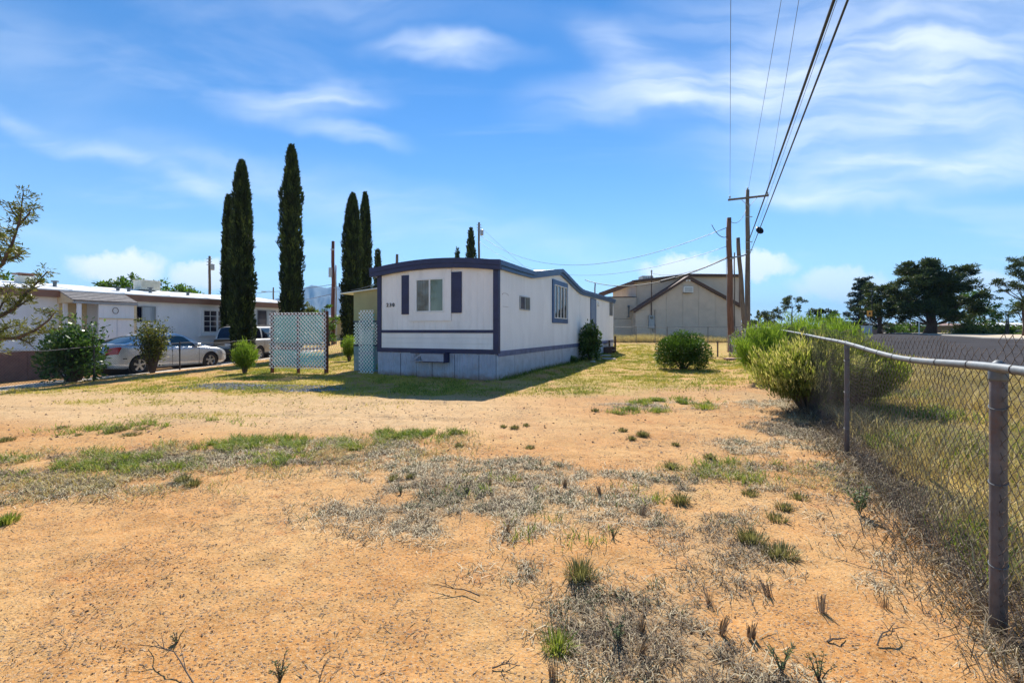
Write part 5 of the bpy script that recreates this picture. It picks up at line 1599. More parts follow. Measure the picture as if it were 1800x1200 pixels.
# bushes
def bush(name, label, cat, x, y, h, w_, n_, mat, leaf, stems=14, shape='round', var=None, up=.6, z0=None, inner=.25, wy=None):
    z0 = g1(x, y) if z0 is None else z0
    root = thing(name, label, cat, (x, y, z0))
    wy = wy or w_
    sb = MB()
    tips = []
    for k in range(stems):
        a = 2 * math.pi * (k + random.random() * .8) / stems; q_ = random.random() ** .6
        tip = (w_ / 2 * q_ * .85 * math.cos(a), wy / 2 * q_ * .85 * math.sin(a), h * random.uniform(.55, .92) * (1 - .25 * q_ if shape == 'round' else 1))
        tips.append(tip)
        sb.tube([(tip[0] * .08, tip[1] * .08, -.05), (tip[0] * .5, tip[1] * .5, tip[2] * .45), tip], [.018 * h + .006, .012 * h + .003, .004], 4, False)
    o = sb.build('stems', M['stem'], root); o['kind'] = 'stuff'
    if shape == 'round':
        d = unit(n_); d[:, 2] = np.where(d[:, 2] < -.72, np.abs(d[:, 2]) - .4, d[:, 2])
        rr = 1 - (rng.random((n_, 1)) ** 1.5) * (1 - inner)
        lump = 1 + .16 * (vnoise(np.arctan2(d[:, 1], d[:, 0]) * 3 + x, d[:, 2] * 5, 1) - .5)[:, None] * 2
        p = d * rr * lump * np.array([w_ / 2, wy / 2, h * .58]) + np.array([0, 0, h * .44])
        p[:, 2] = np.maximum(p[:, 2], .03)
        Dv = d * .5 + unit(n_) * .6 + np.array([0, 0, up * .5])
        V_ = np.clip(.15 + .35 * rng.random(n_) + .4 * vnoise(p[:, 0] * 5, p[:, 2] * 5, 1) + .25 * (p[:, 2] / h - .5), 0, 1)
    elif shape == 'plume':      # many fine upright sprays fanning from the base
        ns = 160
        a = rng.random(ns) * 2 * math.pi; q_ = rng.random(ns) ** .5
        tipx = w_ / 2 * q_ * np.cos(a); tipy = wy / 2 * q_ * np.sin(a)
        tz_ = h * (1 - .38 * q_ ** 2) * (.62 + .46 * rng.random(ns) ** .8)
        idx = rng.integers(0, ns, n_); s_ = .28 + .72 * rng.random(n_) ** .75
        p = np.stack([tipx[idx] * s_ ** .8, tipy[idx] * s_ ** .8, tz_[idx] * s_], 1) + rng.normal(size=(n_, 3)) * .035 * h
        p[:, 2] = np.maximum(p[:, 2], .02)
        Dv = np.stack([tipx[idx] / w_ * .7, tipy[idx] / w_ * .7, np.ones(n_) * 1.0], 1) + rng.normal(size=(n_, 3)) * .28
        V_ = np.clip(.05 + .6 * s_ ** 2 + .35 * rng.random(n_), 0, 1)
    else:                        # sparse leafy sprays along the stems
        T_ = np.array(tips); idx = rng.integers(0, len(T_), n_); s_ = .35 + .7 * rng.random(n_) ** .8
        p = T_[idx] * np.stack([s_, s_, s_], 1) + rng.normal(size=(n_, 3)) * .055 * h
        p[:, 2] = np.maximum(p[:, 2], .03)
        Dv = unit(n_) + np.array([0, 0, .4]); V_ = rng.random(n_)
    if var is not None: V_ = var(p, V_)
    leaves('foliage', p, Dv, leaf[0] * (.6 + .8 * rng.random(n_)), leaf[1] * (.6 + .8 * rng.random(n_)), mat, V_, root, kind='stuff')
    return root


bush('round_bush', 'dense round green bush alone on the lawn near the back fence', 'bush', 6.35, 16.9, 1.32, 1.95, 15000, F['bush'], (.085, .032), 12)
bush('shrub', 'leafy green shrub against the long side of the mobile home', 'shrub', P(1037, 21.4) - .0, 21.4, 1.75, 1.0, 4500, F['shrub'], (.12, .055), 12, inner=.1)
bush('shrub', 'tiny dark weed bush under the skirting of the home', 'shrub', P(1005, 20.2), 20.2, .3, .5, 700, F['shrub'], (.08, .03), 8)
def tipsy(p, V_):      # straw-coloured seed heads in patches on the upper part
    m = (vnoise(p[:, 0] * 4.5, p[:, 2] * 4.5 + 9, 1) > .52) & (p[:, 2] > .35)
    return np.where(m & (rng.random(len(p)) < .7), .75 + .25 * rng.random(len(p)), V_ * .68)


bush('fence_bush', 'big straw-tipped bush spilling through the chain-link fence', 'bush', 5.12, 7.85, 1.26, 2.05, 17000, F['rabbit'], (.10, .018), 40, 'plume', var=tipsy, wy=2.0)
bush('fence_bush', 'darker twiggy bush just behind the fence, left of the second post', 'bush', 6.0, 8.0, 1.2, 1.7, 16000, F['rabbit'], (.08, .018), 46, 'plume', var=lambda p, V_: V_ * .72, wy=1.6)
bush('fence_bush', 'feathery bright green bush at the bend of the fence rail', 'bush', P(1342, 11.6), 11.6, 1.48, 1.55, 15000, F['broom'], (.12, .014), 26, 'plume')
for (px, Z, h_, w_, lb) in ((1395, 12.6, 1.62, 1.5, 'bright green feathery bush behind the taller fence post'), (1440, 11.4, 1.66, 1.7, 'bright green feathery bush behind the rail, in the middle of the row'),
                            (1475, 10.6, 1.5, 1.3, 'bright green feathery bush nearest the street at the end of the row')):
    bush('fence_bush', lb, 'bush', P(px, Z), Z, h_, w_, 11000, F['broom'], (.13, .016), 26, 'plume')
bush('scrub', 'small grey dead scrub at the foot of the brown pole', 'shrub', P(1306, 25.5), 25.5, .9, 1.0, 1800, F['dead'], (.10, .02), 24, 'sparse')
bush('shrub', 'dark glossy leafy shrub beside the left fence, in front of the pale wall', 'shrub', P(125, 12.9), 12.9, 1.5, 1.45, 3600, F['shrub'], (.12, .055), 26, 'round', inner=.15)
bush('shrub', 'sparse upper sprays of the shrub at the far left', 'shrub', P(135, 13.2), 13.2, 2.0, 1.6, 1100, F['shrub'], (.12, .055), 16, 'sparse')
bush('shrub', 'sparse upright shrub in front of the silver sedan', 'shrub', P(268, 15.3), 15.3, 1.85, 1.15, 2600, F['olive'], (.10, .045), 18, 'sparse')
bush('broom_bush', 'small feathery yellow-green bush in front of the front cypress', 'bush', P(430, 15.2), 15.2, 1.1, .75, 4200, F['broom'], (.11, .016), 14, 'plume')
bush('broom_bush', 'feathery green bush by the left edge of the tan porch', 'bush', P(614, 21.5), 21.5, 1.2, .7, 3500, F['broom'], (.12, .02), 12, 'plume')
bush('broom_bush', 'yellow weedy clump at the foot of the narrow lattice strip', 'bush', P(670, 15.1), 15.1, .32, .3, 500, F['broom'], (.09, .02), 8, 'plume')

# pine reaching in from the left edge
TX, TY = -11.6, 9.4
root = thing('pine_tree', 'yellow-green pine reaching in from the left edge with bare dark limbs', 'tree', (TX, TY, g1(TX, TY)))
Z9 = 9.2
def L3(px, py, Z=Z9): return Vector((P(px, Z) - TX, Z - TY, H(py, Z)))
MB().tube([(0, 0, -.2), (.05, 0, 1.0), (.1, .1, 2.2), (.3, .1, 3.4)], [.2, .17, .13, .07], 10).build('trunk', M['bark'], root, True)
limbs_ = [[(-110, 520), (-30, 490), (5, 462), (22, 425), (35, 385), (41, 335)], [(5, 462), (-10, 420), (-20, 380)], [(22, 440), (8, 420), (0, 402)], [(35, 385), (22, 370), (14, 352)], [(33, 395), (50, 375), (58, 360)], [(15, 455), (32, 448), (42, 440)],
          [(-110, 560), (-10, 560), (25, 540), (48, 512), (70, 490), (84, 475)], [(30, 538), (45, 528), (60, 522)], [(-10, 560), (10, 520), (20, 500)], [(48, 512), (60, 505), (76, 500)],
          [(-110, 600), (-20, 595), (30, 592), (60, 580), (85, 562), (98, 545)], [(30, 592), (50, 600), (60, 610)], [(60, 580), (75, 585), (92, 575)], [(-20, 595), (-5, 615), (10, 625)], [(-20, 595), (10, 575), (40, 568)]]
lb = MB(); PP = []
for i, L_ in enumerate(limbs_):
    pts = []
    dzz = random.uniform(-.4, .4)
    for k, (px, py) in enumerate(L_):
        f = k / (len(L_) - 1)
        pts.append(L3(px, py, Z9 + dzz * f))
    r0 = .05 if len(L_) > 4 else .022
    lb.tube(pts, [r0 * (1 - .85 * k / (len(L_) - 1)) for k in range(len(L_))], 6)
    for k in range(len(pts) - 1):
        a, b_ = np.array(pts[k]), np.array(pts[k + 1])
        if L_[k + 1][0] < -60: continue
        nn = int(np.linalg.norm(b_ - a) / .085) + 1
        for q_ in range(nn):
            f = (q_ + random.random()) / nn
            PP.append((a + (b_ - a) * f, .26 if len(L_) > 4 else .2, i))
o = lb.build('limbs', M['bark'], root); o['kind'] = 'stuff'
tw = MB(); pts_, dirs_, vr_ = [], [], []
for (c_, r_, i) in PP:
    for q_ in range(1 if random.random() < .45 else 2):
        d = unit(1)[0]; d[2] = abs(d[2]) * .6 + .1
        e = c_ + d * r_ * random.uniform(.4, 1.1)
        tw.tube([tuple(c_), tuple((c_ + e) / 2 + np.array([0, 0, -.02])), tuple(e)], [.006, .004, .002], 3, False)
        n_ = 18
        t = rng.random((n_, 1))
        pts_.append(c_ + (e - c_) * (.35 + .65 * t) + rng.normal(size=(n_, 3)) * .028); dirs_.append(d * .7 + unit(n_) * .8)
        vr_.append(np.clip(rng.random() * .5 + rng.random(n_) * .5, 0, 1))
o = tw.build('twigs', M['bark'], root); o['kind'] = 'stuff'
pp = np.concatenate(pts_)
leaves('foliage', pp, np.concatenate(dirs_), .085, .022, F['olive'], np.concatenate(vr_), root, kind='stuff')

# ------------------------------------------------------------------ chain-link fence by the camera
def link_mesh(path, z0f, z1f, d=.055, r=.0016, sides=3, seed=0, top_jag=0.0, slump=0.0, curv=2):
    """woven wire: zigzag wires that meet and round each other; path(s)->(x,y), z0f/z1f(s)-> heights"""
    V_, F_ = [], []
    S_, Smax = 0.0, path[-1][2]
    px_ = np.array([p[0] for p in path]); py_ = np.array([p[1] for p in path]); ps_ = np.array([p[2] for p in path])
    base = 0
    dz_ = d
    d = d * .52                                       # wires stand half a diamond apart, back to back
    nW = int(Smax / d)
    allv = []; allf = []
    for k in range(nW):
        s0 = k * d
        zb, zt = z0f(s0), z1f(s0)
        if top_jag: zt += (vnoise(s0, 3.0, 7, seed) - .25) * top_jag
        nst = int((zt - zb) / dz_) + 1
        cv_ = curv if s0 < 9 else 1
        m_ = nst * 2 * cv_
        u = np.arange(m_ + 1) / (2 * cv_)           # in diamonds
        ph = u * 2 * math.pi
        tri = np.abs((u * 1.0) % 1 - .5) * 2          # 0..1 zigzag, one diamond per period
        zig = (tri - .5) * 2
        zig = np.sign(zig) * np.abs(zig) ** .85 * (1 if k % 2 else -1)
        s = s0 + zig * d * .53
        z = zb + u * dz_
        s = s + slump * (fbm(np.full_like(z, s0) * 1.0, z, 2.2, 2, seed) - .5) * d * 2
        z = z + slump * (fbm(np.full_like(z, s0), z, 1.7, 2, seed + 4) - .5) * d * 3
        off = slump * (fbm(np.full_like(z, s0), z, .8, 2, seed + 8) - .5) * .12 + r * np.cos(u * 2 * math.pi) * 1.3
        x = np.interp(s, ps_, px_); y = np.interp(s, ps_, py_)
        tx = np.interp(s + .1, ps_, px_) - np.interp(s - .1, ps_, px_); ty = np.interp(s + .1, ps_, py_) - np.interp(s - .1, ps_, py_)
        tl = np.hypot(tx, ty) + 1e-9; tx /= tl; ty /= tl
        x = x + ty * off; y = y - tx * off
        c = np.stack([x, y, z], 1)
        t = np.gradient(c, axis=0); t /= np.linalg.norm(t, axis=1, keepdims=True) + 1e-9
        nn = np.stack([ty, -tx, np.zeros_like(tx)], 1); bb = np.cross(t, nn)
        ring = [c + (nn * math.cos(2 * math.pi * j / sides) + bb * math.sin(2 * math.pi * j / sides)) * r for j in range(sides)]
        vv = np.stack(ring, 1).reshape(-1, 3)
        i0 = np.arange(m_)[:, None] * sides + np.arange(sides)[None, :]
        i1 = np.arange(m_)[:, None] * sides + (np.arange(sides)[None, :] + 1) % sides
        ff = np.stack([i0, i1, i1 + sides, i0 + sides], -1).reshape(-1, 4) + base
        allv.append(vv); allf.append(ff); base += len(vv)
    return np.concatenate(allv), np.concatenate(allf)


def mkpath(pts, step=.25):
    out_ = []; s = 0
    for (a, b_) in zip(pts[:-1], pts[1:]):
        L_ = math.hypot(b_[0] - a[0], b_[1] - a[1]); n_ = max(1, int(L_ / step))
        for i in range(n_):
            f = i / n_; out_.append((a[0] + (b_[0] - a[0]) * f, a[1] + (b_[1] - a[1]) * f, s + L_ * f))
        s += L_
    out_.append((*pts[-1], s))
    return out_


FU = Vector((1.47, 2.955)).normalized()
F1 = Vector((2.26, 2.115))
def fp(s): return F1 + FU * s
cf = thing('chain_link_fence', 'near chain-link fence with bent grey top rail running from the right corner to the brown pole', 'fence')
cf['label'] = 'rusty chain-link fence with bent grey top rail along the street side'
CORN = Vector((7.42, 12.45)); MIDP = Vector((10.6, 20.6)); ENDP = Vector((11.45, 23.9))
fpts = [tuple(fp(-2.6)), tuple(fp(0)), tuple(fp(3.3)), tuple(fp(6.6)), tuple(CORN), tuple(MIDP), tuple(ENDP)]
path = mkpath(fpts)
SM = path[-1][2]
Pxy = lambda s: (float(np.interp(s, [p[2] for p in path], [p[0] for p in path])), float(np.interp(s, [p[2] for p in path], [p[1] for p in path])))
s_post = 2.6
sC = 2.6 + (CORN - F1).length
rail_s = [0, 1.4, 2.6, 3.55, 4.3, 5.05, 5.9, 7.4, 9.2, sC, sC + 3, sC + 6, sC + 8.7, SM - 1.5, SM]
rail_z = [1.225, 1.235, 1.262, 1.213, 1.220, 1.255, 1.287, 1.31, 1.35, 1.43, 1.53, 1.54, 1.50, 1.38, 1.12]
from itertools import accumulate
RZ = lambda s: float(np.interp(s, rail_s, rail_z))
GZs = lambda s: g1(*Pxy(s))
mv, mf = link_mesh(path, lambda s: GZs(s) + .01, lambda s: RZ(s) + (.045 if s > 8 else .075), .070, .0017, 3, 3, .09, 1.0, 2)
o = obj('chain_link_mesh', fast_mesh('chain_link_mesh', mv, mf, True), M['wire'], cf, kind='stuff')
# rail: smooth through its bends
ss = np.linspace(0, SM, 150)
kern = np.ones(7) / 7
rz_ = np.array([RZ(s) for s in ss]); rz_ = np.convolve(np.pad(rz_, 3, 'edge'), kern, 'valid')
xy = np.array([Pxy(s) for s in ss])
xy[:, 0] = np.convolve(np.pad(xy[:, 0], 3, 'edge'), kern, 'valid'); xy[:, 1] = np.convolve(np.pad(xy[:, 1], 3, 'edge'), kern, 'valid')
cut = [0, 50, 100, 149]
for a, b_ in zip(cut[:-1], cut[1:]):
    MB().tube([(xy[i][0] - .018, xy[i][1] + .01, rz_[i]) for i in range(a, b_ + 1)], .0205, 12).build('top_rail', M['galv'], cf, True)
for i in (50, 100):
    MB().tube([(xy[i][0] - .018, xy[i][1] + .01, rz_[i]), (xy[i + 1][0] - .018, xy[i + 1][1] + .01, rz_[i + 1])], .0245, 12).build('rail_sleeve', M['galv'], cf, True)
for s_, r_, hh in ((0, .035, 0), (2.6, .031, 0), (5.9, .024, 0), (9.2, .030, 0), (sC, .042, .05), (sC + 4.4, .026, 0), (SM - 4, .026, 0), (SM, .03, .02)):
    x, y = Pxy(s_)
    zt = RZ(s_) - .02 + hh + (.06 if hh > .03 else -.004)
    zb_ = g1(x, y)
    ps = MB().lathe([(r_ * 1.0, zb_ - .25), (r_, zb_ + .3), (r_ * .98, zt - .14), (r_ * 1.0, zt - .02), (r_ * .7, zt + .01)], 18, 'z', (x, y, 0)).build('post', M['post'], cf, True)
    MB().lathe([(r_ * 1.10, zt - .05), (r_ * 1.12, zt - .04), (r_ * 1.12, zt + .0), (r_ * .8, zt + .03), (r_ * .3, zt + .045)], 18, 'z', (x, y, 0)).build('cap', M['galv'], ps, True)
    for zz_ in ((zt - .17, zt - .52, zb_ + .32) if s_ < 7 else (zt - .3,)):
        MB().tube([(x + (r_ + .002) * math.cos(t), y + (r_ + .002) * math.sin(t), zz_ + .012 * math.sin(t + 1)) for t in np.linspace(0, 2 * math.pi, 17)], .0022, 5, False).build('tie_wire', M['galv'], ps)
for s_ in np.arange(.3, SM - .5, .42):      # ties over the rail
    x, y = Pxy(s_); zz_ = float(np.interp(s_, ss, rz_))
    MB().tube([(x - .018 - FU.y * .0225 * math.cos(t) + FU.x * .01 * t / 3, y + .01 + FU.x * .0225 * math.cos(t) + FU.y * .01 * t / 3, zz_ + .0235 * math.sin(t)) for t in np.linspace(-1.2, 4.6, 11)], .0019, 4, False).build('rail_tie', M['wire'], cf)
x, y = Pxy(SM); x2, y2 = Pxy(SM - 1.6)
MB().tube([(x, y, 1.05), (x2, y2, .25)], .018, 6).build('brace', M['galv'], cf)
MB().tube([(x2, y2, 1.42), (x2 + .6, y2 - 1.1, .25)], .018, 6).build('brace', M['plastic'], cf)


def plain_fence(label, pts, zr, posts, d=.075, r=.0013, railr=.018, name='chain_link_fence', mat='wirefar', rail=True, sag=None, postmat='post'):
    root = thing(name, label, 'fence')
    path_ = mkpath(pts, .5)
    X_ = [p[0] for p in path_]; Y_ = [p[1] for p in path_]; S_ = [p[2] for p in path_]
    xyz = lambda s: (float(np.interp(s, S_, X_)), float(np.interp(s, S_, Y_)))
    zr_ = lambda s: g1(*xyz(s)) + zr + (sag(s) if sag else 0)
    v, f = link_mesh(path_, lambda s: g1(*xyz(s)) + .02, zr_, d, r, 3, 9, 0, .25, 1)
    obj('chain_link_mesh', fast_mesh('chain_link_mesh', v, f), M[mat], root, kind='stuff')
    if rail: MB().tube([(*xyz(s), zr_(s) + .01) for s in np.arange(0, S_[-1] + .01, .6)], railr, 8).build('top_rail', M['galv'] if mat != 'ironwire' else M['ironwire'], root)
    for s_ in posts:
        x, y = xyz(s_)
        MB().lathe([(.024, g1(x, y) - .1), (.024, zr_(s_) + .03), (.012, zr_(s_) + .06)], 10, 'z', (x, y, 0)).build('post', M[postmat], root)
    return root


M['ironwire'] = surf('dark_fence_iron', (.045, .042, .045), .6, metal=.3, var=.2)
lf = plain_fence('low dark chain-link fence running past the parked cars on the left', [(-11.55, 5.0), (-11.8, 10), (-12.0, 16.4), (-12.1, 20), (-12.35, 26), (-13.3, 34)], .95,
                 (0, 3.2, 5.0, 7.95, 11.45, 15.0, 18.5, 22, 25.5), .075, .0022, .011, mat='ironwire', postmat='ironwire', sag=lambda s: .03 * math.sin(s * 1.7))
YB = 34.0
plain_fence('chain-link back fence in front of the tan building', [(7.4, YB + .2), (P(1140, YB), YB), (P(1160, YB), YB), (P(1305, YB), YB - .2)], 1.18, (.2, 1.9, 3.3, 4.2, 7.2, 9.3), .075, .0022, .022)
plain_fence('chain-link return fence joining the back fence by the leaning pole', [(P(1305, YB), YB - .2), (P(1311, 30), 30.0), (11.5, 24.2)], 1.1, (0, 5.0), .075, .002, .02)
# scroll-wire garden fence seen between the screens
gf = thing('garden_fence', 'old white scroll-wire garden fence between the two lattice screens', 'fence')
for k in range(16):
    x = P(572, 24) + .115 * k; y = 24.0
    z0 = g1(x, y)
    pts = [(x + .09 * math.sin(t * 2.3) * (1 - t / 9), y, z0 + .06 + t * .095) for t in np.linspace(0, 9, 22)]
    MB().tube(pts, .007, 4).build('scroll_wire', M['grey'], gf)
MB().tube([(P(572, 24), 24, g1(P(572, 24), 24) + .95), (P(626, 24), 24, g1(P(626, 24), 24) + .95)], .012, 5).build('rail', M['galv'], gf)

# ------------------------------------------------------------------ poles and wires


def pole(label, x, y, h, r0, r1, mat, top=None, z0=None, group=None, name='utility_pole'):
    z0 = float(macro(x, y)) - .1 if z0 is None else z0
    root = thing(name, label, 'utility pole', (x, y, z0), 0, group)
    tx, ty = top or (0, 0)
    n_ = 10
    MB().tube([(tx * k / n_ + .02 * math.sin(k * 1.3), ty * k / n_, (h + .1) * k / n_) for k in range(n_ + 1)], [r0 + (r1 - r0) * k / n_ for k in range(n_ + 1)], 12).build('pole', mat, root, True)
    return root


Z1 = 36
xm = P(1314, Z1); zm_ = float(macro(xm, Z1))
hm_ = H(334, Z1) - zm_
mp_ = pole('tall grey power pole with a crossarm, furthest right of the street poles', xm, Z1, hm_, .20, .13, M['polegrey'])
ac_ = hm_ - .55
arm = MB().box(-1.52, 1.52, -.20, -.08, ac_ - .07, ac_ + .07)
arm_o = arm.build('crossarm', M['polegrey'], mp_)
arm_o.matrix_local = Matrix.Translation((0, 0, ac_)) @ Matrix.Rotation(math.radians(-5), 4, 'Y') @ Matrix.Rotation(math.radians(-6), 4, 'Z') @ Matrix.Translation((0, 0, -ac_))
for s_ in (-1, 1):
    MB().tube([(0, -.22, ac_ - .75), (s_ * .62, -.22, ac_ - .08 + s_ * .05)], .02, 5).build('arm_brace', M['grey'], mp_)
def insul(x, y, z, root): MB().lathe([(.03, 0), (.035, .06), (.075, .08), (.05, .12), (.07, .14), (.045, .2), (.02, .24)], 12, 'z', (x, y, z)).build('insulator', M['grey'], root, True)
insul(-1.44, -.10, ac_ - .06, mp_); insul(1.46, -.22, ac_ + .2, mp_); insul(0, 0, hm_ + .08, mp_)
for zz_ in (H(380, Z1), H(424, Z1), H(438, Z1)): MB().tube([(-.22, -.1, zz_ - zm_), (.3, -.16, zz_ - zm_ + .02)], .035, 6).build('bracket', M['grey'], mp_)
MB().tube([(.17, -.1, .3), (.15, -.1, 4), (.13, -.09, hm_ - 1)], .018, 5).build('ground_wire', M['grey'], mp_)
for zz_ in (H(568, Z1), H(572, Z1)): MB().box(-.32, -.05, -.25, -.18, zz_ - zm_, zz_ - zm_ + .05).build('step_bracket', M['white'], mp_)
Z2 = 27.7
x2 = P(1285, Z2); z2 = float(macro(x2, Z2)); h2 = H(383, Z2) - z2
p2 = pole('thick reddish-brown wooden pole with a bare flat top, nearest the lawn', x2, Z2, h2, .19, .13, M['pole'], top=(-.13, 0))
MB().tube([(-.13, -.16, H(452, Z2) - z2), (.1, -.18, H(452, Z2) - z2)], .04, 6).build('bracket', M['grey'], p2)
MB().tube([(-.2, -.05, h2 - 1.2), (-.28, -.06, h2 - 1.25)], .03, 6).build('bracket', M['grey'], p2)
MB().tube([(-.16, .16, 0), (-.2, .14, 3), (-.24, .12, h2 - .5)], .014, 5).build('ground_wire', M['grey'], p2)
Z3 = 33
x3 = P(1311, Z3); z3 = float(macro(x3, Z3)); h3 = H(418, Z3) - z3
pole('grey wooden pole leaning to the left between the two upright street poles', x3, Z3, h3, .17, .13, M['polegrey'], top=(P(1297, Z3) - x3, 0))
Z4 = 40
x4 = P(1291, Z4); pole('thin distant mast showing behind the brown pole', x4, Z4, H(444, Z4) - float(macro(x4, Z4)), .06, .05, M['polegrey'])
stake = thing('survey_stake', 'short thin wooden stake standing left of the brown pole', 'stake', (P(1261.5, 24), 24, g1(P(1261.5, 24), 24)))
MB().box(-.03, .03, -.03, .03, -.1, .85).build('stake', M['polegrey'], stake)


def lefty(label, px, top, Z, r, extra=None, mat='polegrey'):
    x = P(px, Z); z = float(macro(x, Z)); h = H(top, Z) - z
    p = pole(label, x, Z, h, r, r * .75, M[mat])
    if extra: extra(p, h)
    return (x, Z, z + h)


def ex_t(p, h):
    MB().lathe([(.16, h - 1.6), (.22, h - 1.55), (.22, h - .9), (.12, h - .85)], 14, 'z', (.38, -.05, 0)).build('transformer', M['grey'], p)
    for k in range(3): MB().box(-.3, .3, -.12, -.06, h - .3 - .35 * k, h - .22 - .35 * k).build('bracket', M['grey'], p)


def ex_l(p, h):
    MB().tube([(0, 0, h - .7), (-.5, -.1, h - .55), (-1.2, -.1, h - .6)], .04, 6).build('lamp_arm', M['grey'], p)
    MB().box(-1.9, -1.2, -.22, .02, h - .68, h - .54).build('lamp_head', M['grey'], p)


PA = lefty('dark pole with a transformer rising behind the white-roofed house', 368.5, 450, 55, .17, ex_t)
PBp = lefty('dark wooden pole between the tallest cypress and the cypress pair', 585.5, 424, 34, .15, lambda p, h: [MB().box(-.22, .0, -.3, -.1, h - 2.6, h - 1.9).build('meter_box', M['grey'], p), MB().box(-.12, .12, -.2, -.1, h - .6, h - .5).build('bracket', M['grey'], p)], 'redwood')
lefty('pale metal conduit mast beside the dark wooden pole left of the home', 590.5, 466, 34.4, .07, None, 'grey')
lefty('far street lamp pole on the skyline between two cypresses', 480.5, 505, 75, .14, ex_l)
PC = lefty('dark power pole rising behind the front roof of the mobile home', 842, 391, 60, .17, ex_t)
lefty('stub of a pole top just above the left part of the curved roof', 698, 447, 50, .2)
lefty('thin vent-like pole behind the home roof near the tan building', 1046, 498, 38, .07)


def cable(name, label, A, B, sag, r, mat, n_=40, group=None, beads=None, cat='cable'):
    A = Vector(A); B = Vector(B)
    pts = []
    for k in range(n_ + 1):
        f = k / n_
        p = A.lerp(B, f); p.z -= 4 * sag * f * (1 - f); pts.append(p)
    mb = MB().tube(pts, r, 6)
    o = mb.build(name, mat, None, True)
    o['label'] = label; o['category'] = cat
    if group: o['group'] = group
    return o, pts


def through(Aend, px_top, h_top, back=24):
    """straight run from a pole, passing the top of the frame at bearing px_top with height h_top, on past the camera"""
    Y = (h_top - EYE) / (581 / 800)
    X = (px_top - 900) / 800 * Y
    A = Vector(Aend); D_ = Vector((X, Y, h_top)) - A
    return A + D_ * ((A.y + back) / (A.y - Y))


A1 = (xm, Z1 - .2, H(424, Z1))
B1 = through(A1, 1456, 8.3)
cable('telephone_cable', 'thickest black overhead cable passing left of the black coil', A1, B1, .35, .034, M['cable'])
A2 = (xm + .1, Z1 - .2, H(446, Z1))
B2 = through(A2, 1486, 7.6)
o, pts = cable('telephone_cable', 'second thick black overhead cable, carrying the black coil', A2, B2, .12, .024, M['cable'], 80)
# the coil of slack on the second cable
best = min(pts, key=lambda p: abs(900 + 800 * p.x / p.y - 1334) if p.y > 3 else 1e9)
cb = thing('cable_coil', 'black bundled coil of slack hanging on the second overhead cable', 'cable coil', tuple(best))
for k in range(7):
    t0 = rng.random() * 6; tl = rng.random() * .7
    MB().tube([(.19 * math.cos(t) * (1 - .1 * k % 3), .1 * math.sin(t * 1 + tl) + .05 * (k - 3) * .6, .19 * math.sin(t) + .01 * k) for t in np.linspace(t0, t0 + 6.4, 16)], .045, 6).build('coil', M['cable'], cb, True)
for (nm, ax_, az_, pxt, ht) in (('left', -1.46, H(345, Z1), 1284.5, 11.3), ('middle', 0, H(333, Z1), 1372, 11.8), ('right', 1.46, H(341, Z1), 1403, 11.6)):
    A = (xm + ax_, Z1 - .15, az_)
    cable('power_line', {'left': 'thin pale conductor running up from the left end of the crossarm', 'middle': 'thin pale conductor running up from the top of the crossarm pole', 'right': 'thin pale conductor running up from the right end of the crossarm'}[nm], A, through(A, pxt, ht), .15, .0085, M['wirethin'], cat='power line', group='conductors on the crossarm')
A = (xm + .2, Z1 - .2, H(430, Z1))
cable('power_line', 'thin pale wire between the two thick black cables', A, through(A, 1466, 8.6), .2, .007, M['wirethin'], cat='power line')
# wires to the left, from the brown pole
def lw(label, a, b_, sag, r, mat=M['cable'], n_=40): return cable('service_wire', label, a, b_, sag, r, mat, n_, cat='wire')
T2 = lambda py: (x2 - .16, Z2 - .1, H(py, Z2))
lw('long sagging service wire from the brown pole down behind the home roof', (x2 - .25, Z2, H(400, Z2)), (P(842, 60), 60, H(412, 60)), 3.1, .018)
lw('faint service wire crossing low above the home to the distant pole', T2(432), (P(842, 60), 60, H(424, 60)), 3.0, .014, M['wirethin'])
dA = T2(452); dB = (P(1030, 44), 44.5, H(492, 44.5))
lw('twisted black service cable drooping from the brown pole over the tan building', dA, dB, 1.1, .035)
lw('upper strand of the service cable over the tan building', T2(450), (P(1144.5, BZ), BZ - .3, H(481, BZ)), .55, .018)
mid = Vector(dA).lerp(Vector(dB), .36); mid.z -= 4 * 1.1 * .36 * .64
m2 = Vector(dA).lerp(Vector(dB), .27); m2.z -= 4 * 1.1 * .27 * .73
sl = thing('cable_splice', 'thick black splice sleeve on the service cable in front of the tan roof', 'cable splice', tuple(mid))
MB().tube([(0, 0, 0), tuple(m2 - mid)], .085, 8).build('sleeve', M['cable'], sl)
lw('short dark cable linking the brown pole to the crossarm pole', T2(452), (xm, Z1, H(446, Z1)), .1, .05)
lw('slack loop of wire from the crossarm pole to the top of the brown pole', (xm - .1, Z1, H(368, Z1)), (x2 - .1, Z2, H(388, Z2)), .5, .018)
lw('thin curl of wire hanging at the top of the brown pole', (x2 - .2, Z2 - .1, H(415, Z2)), (x2 - 1.4, Z2 - .5, H(398, Z2)), .35, .02)
lw('low wire crossing the mountain to the dark wooden pole', (PBp[0], PBp[1], H(516, 34)), (P(455, 60), 60, H(528, 60)), .4, .02, M['wirethin'])
lw('upper wire crossing the mountain to the dark wooden pole', (PBp[0], PBp[1], H(500, 34)), (P(380, 70), 70, H(516, 70)), .3, .02, M['wirethin'])
lw('wire from the dark wooden pole to the left corner of the home', (PBp[0], PBp[1], H(505, 34)), (P(662, 20), 20, H(498, 20)), .25, .014, M['wirethin'])
lw('faint guy wire slanting right from the pole above the home roof', (P(842, 60), 60, H(396, 60)), (P(930, 62), 62, H(476, 62)), .1, .012, M['wirethin'])

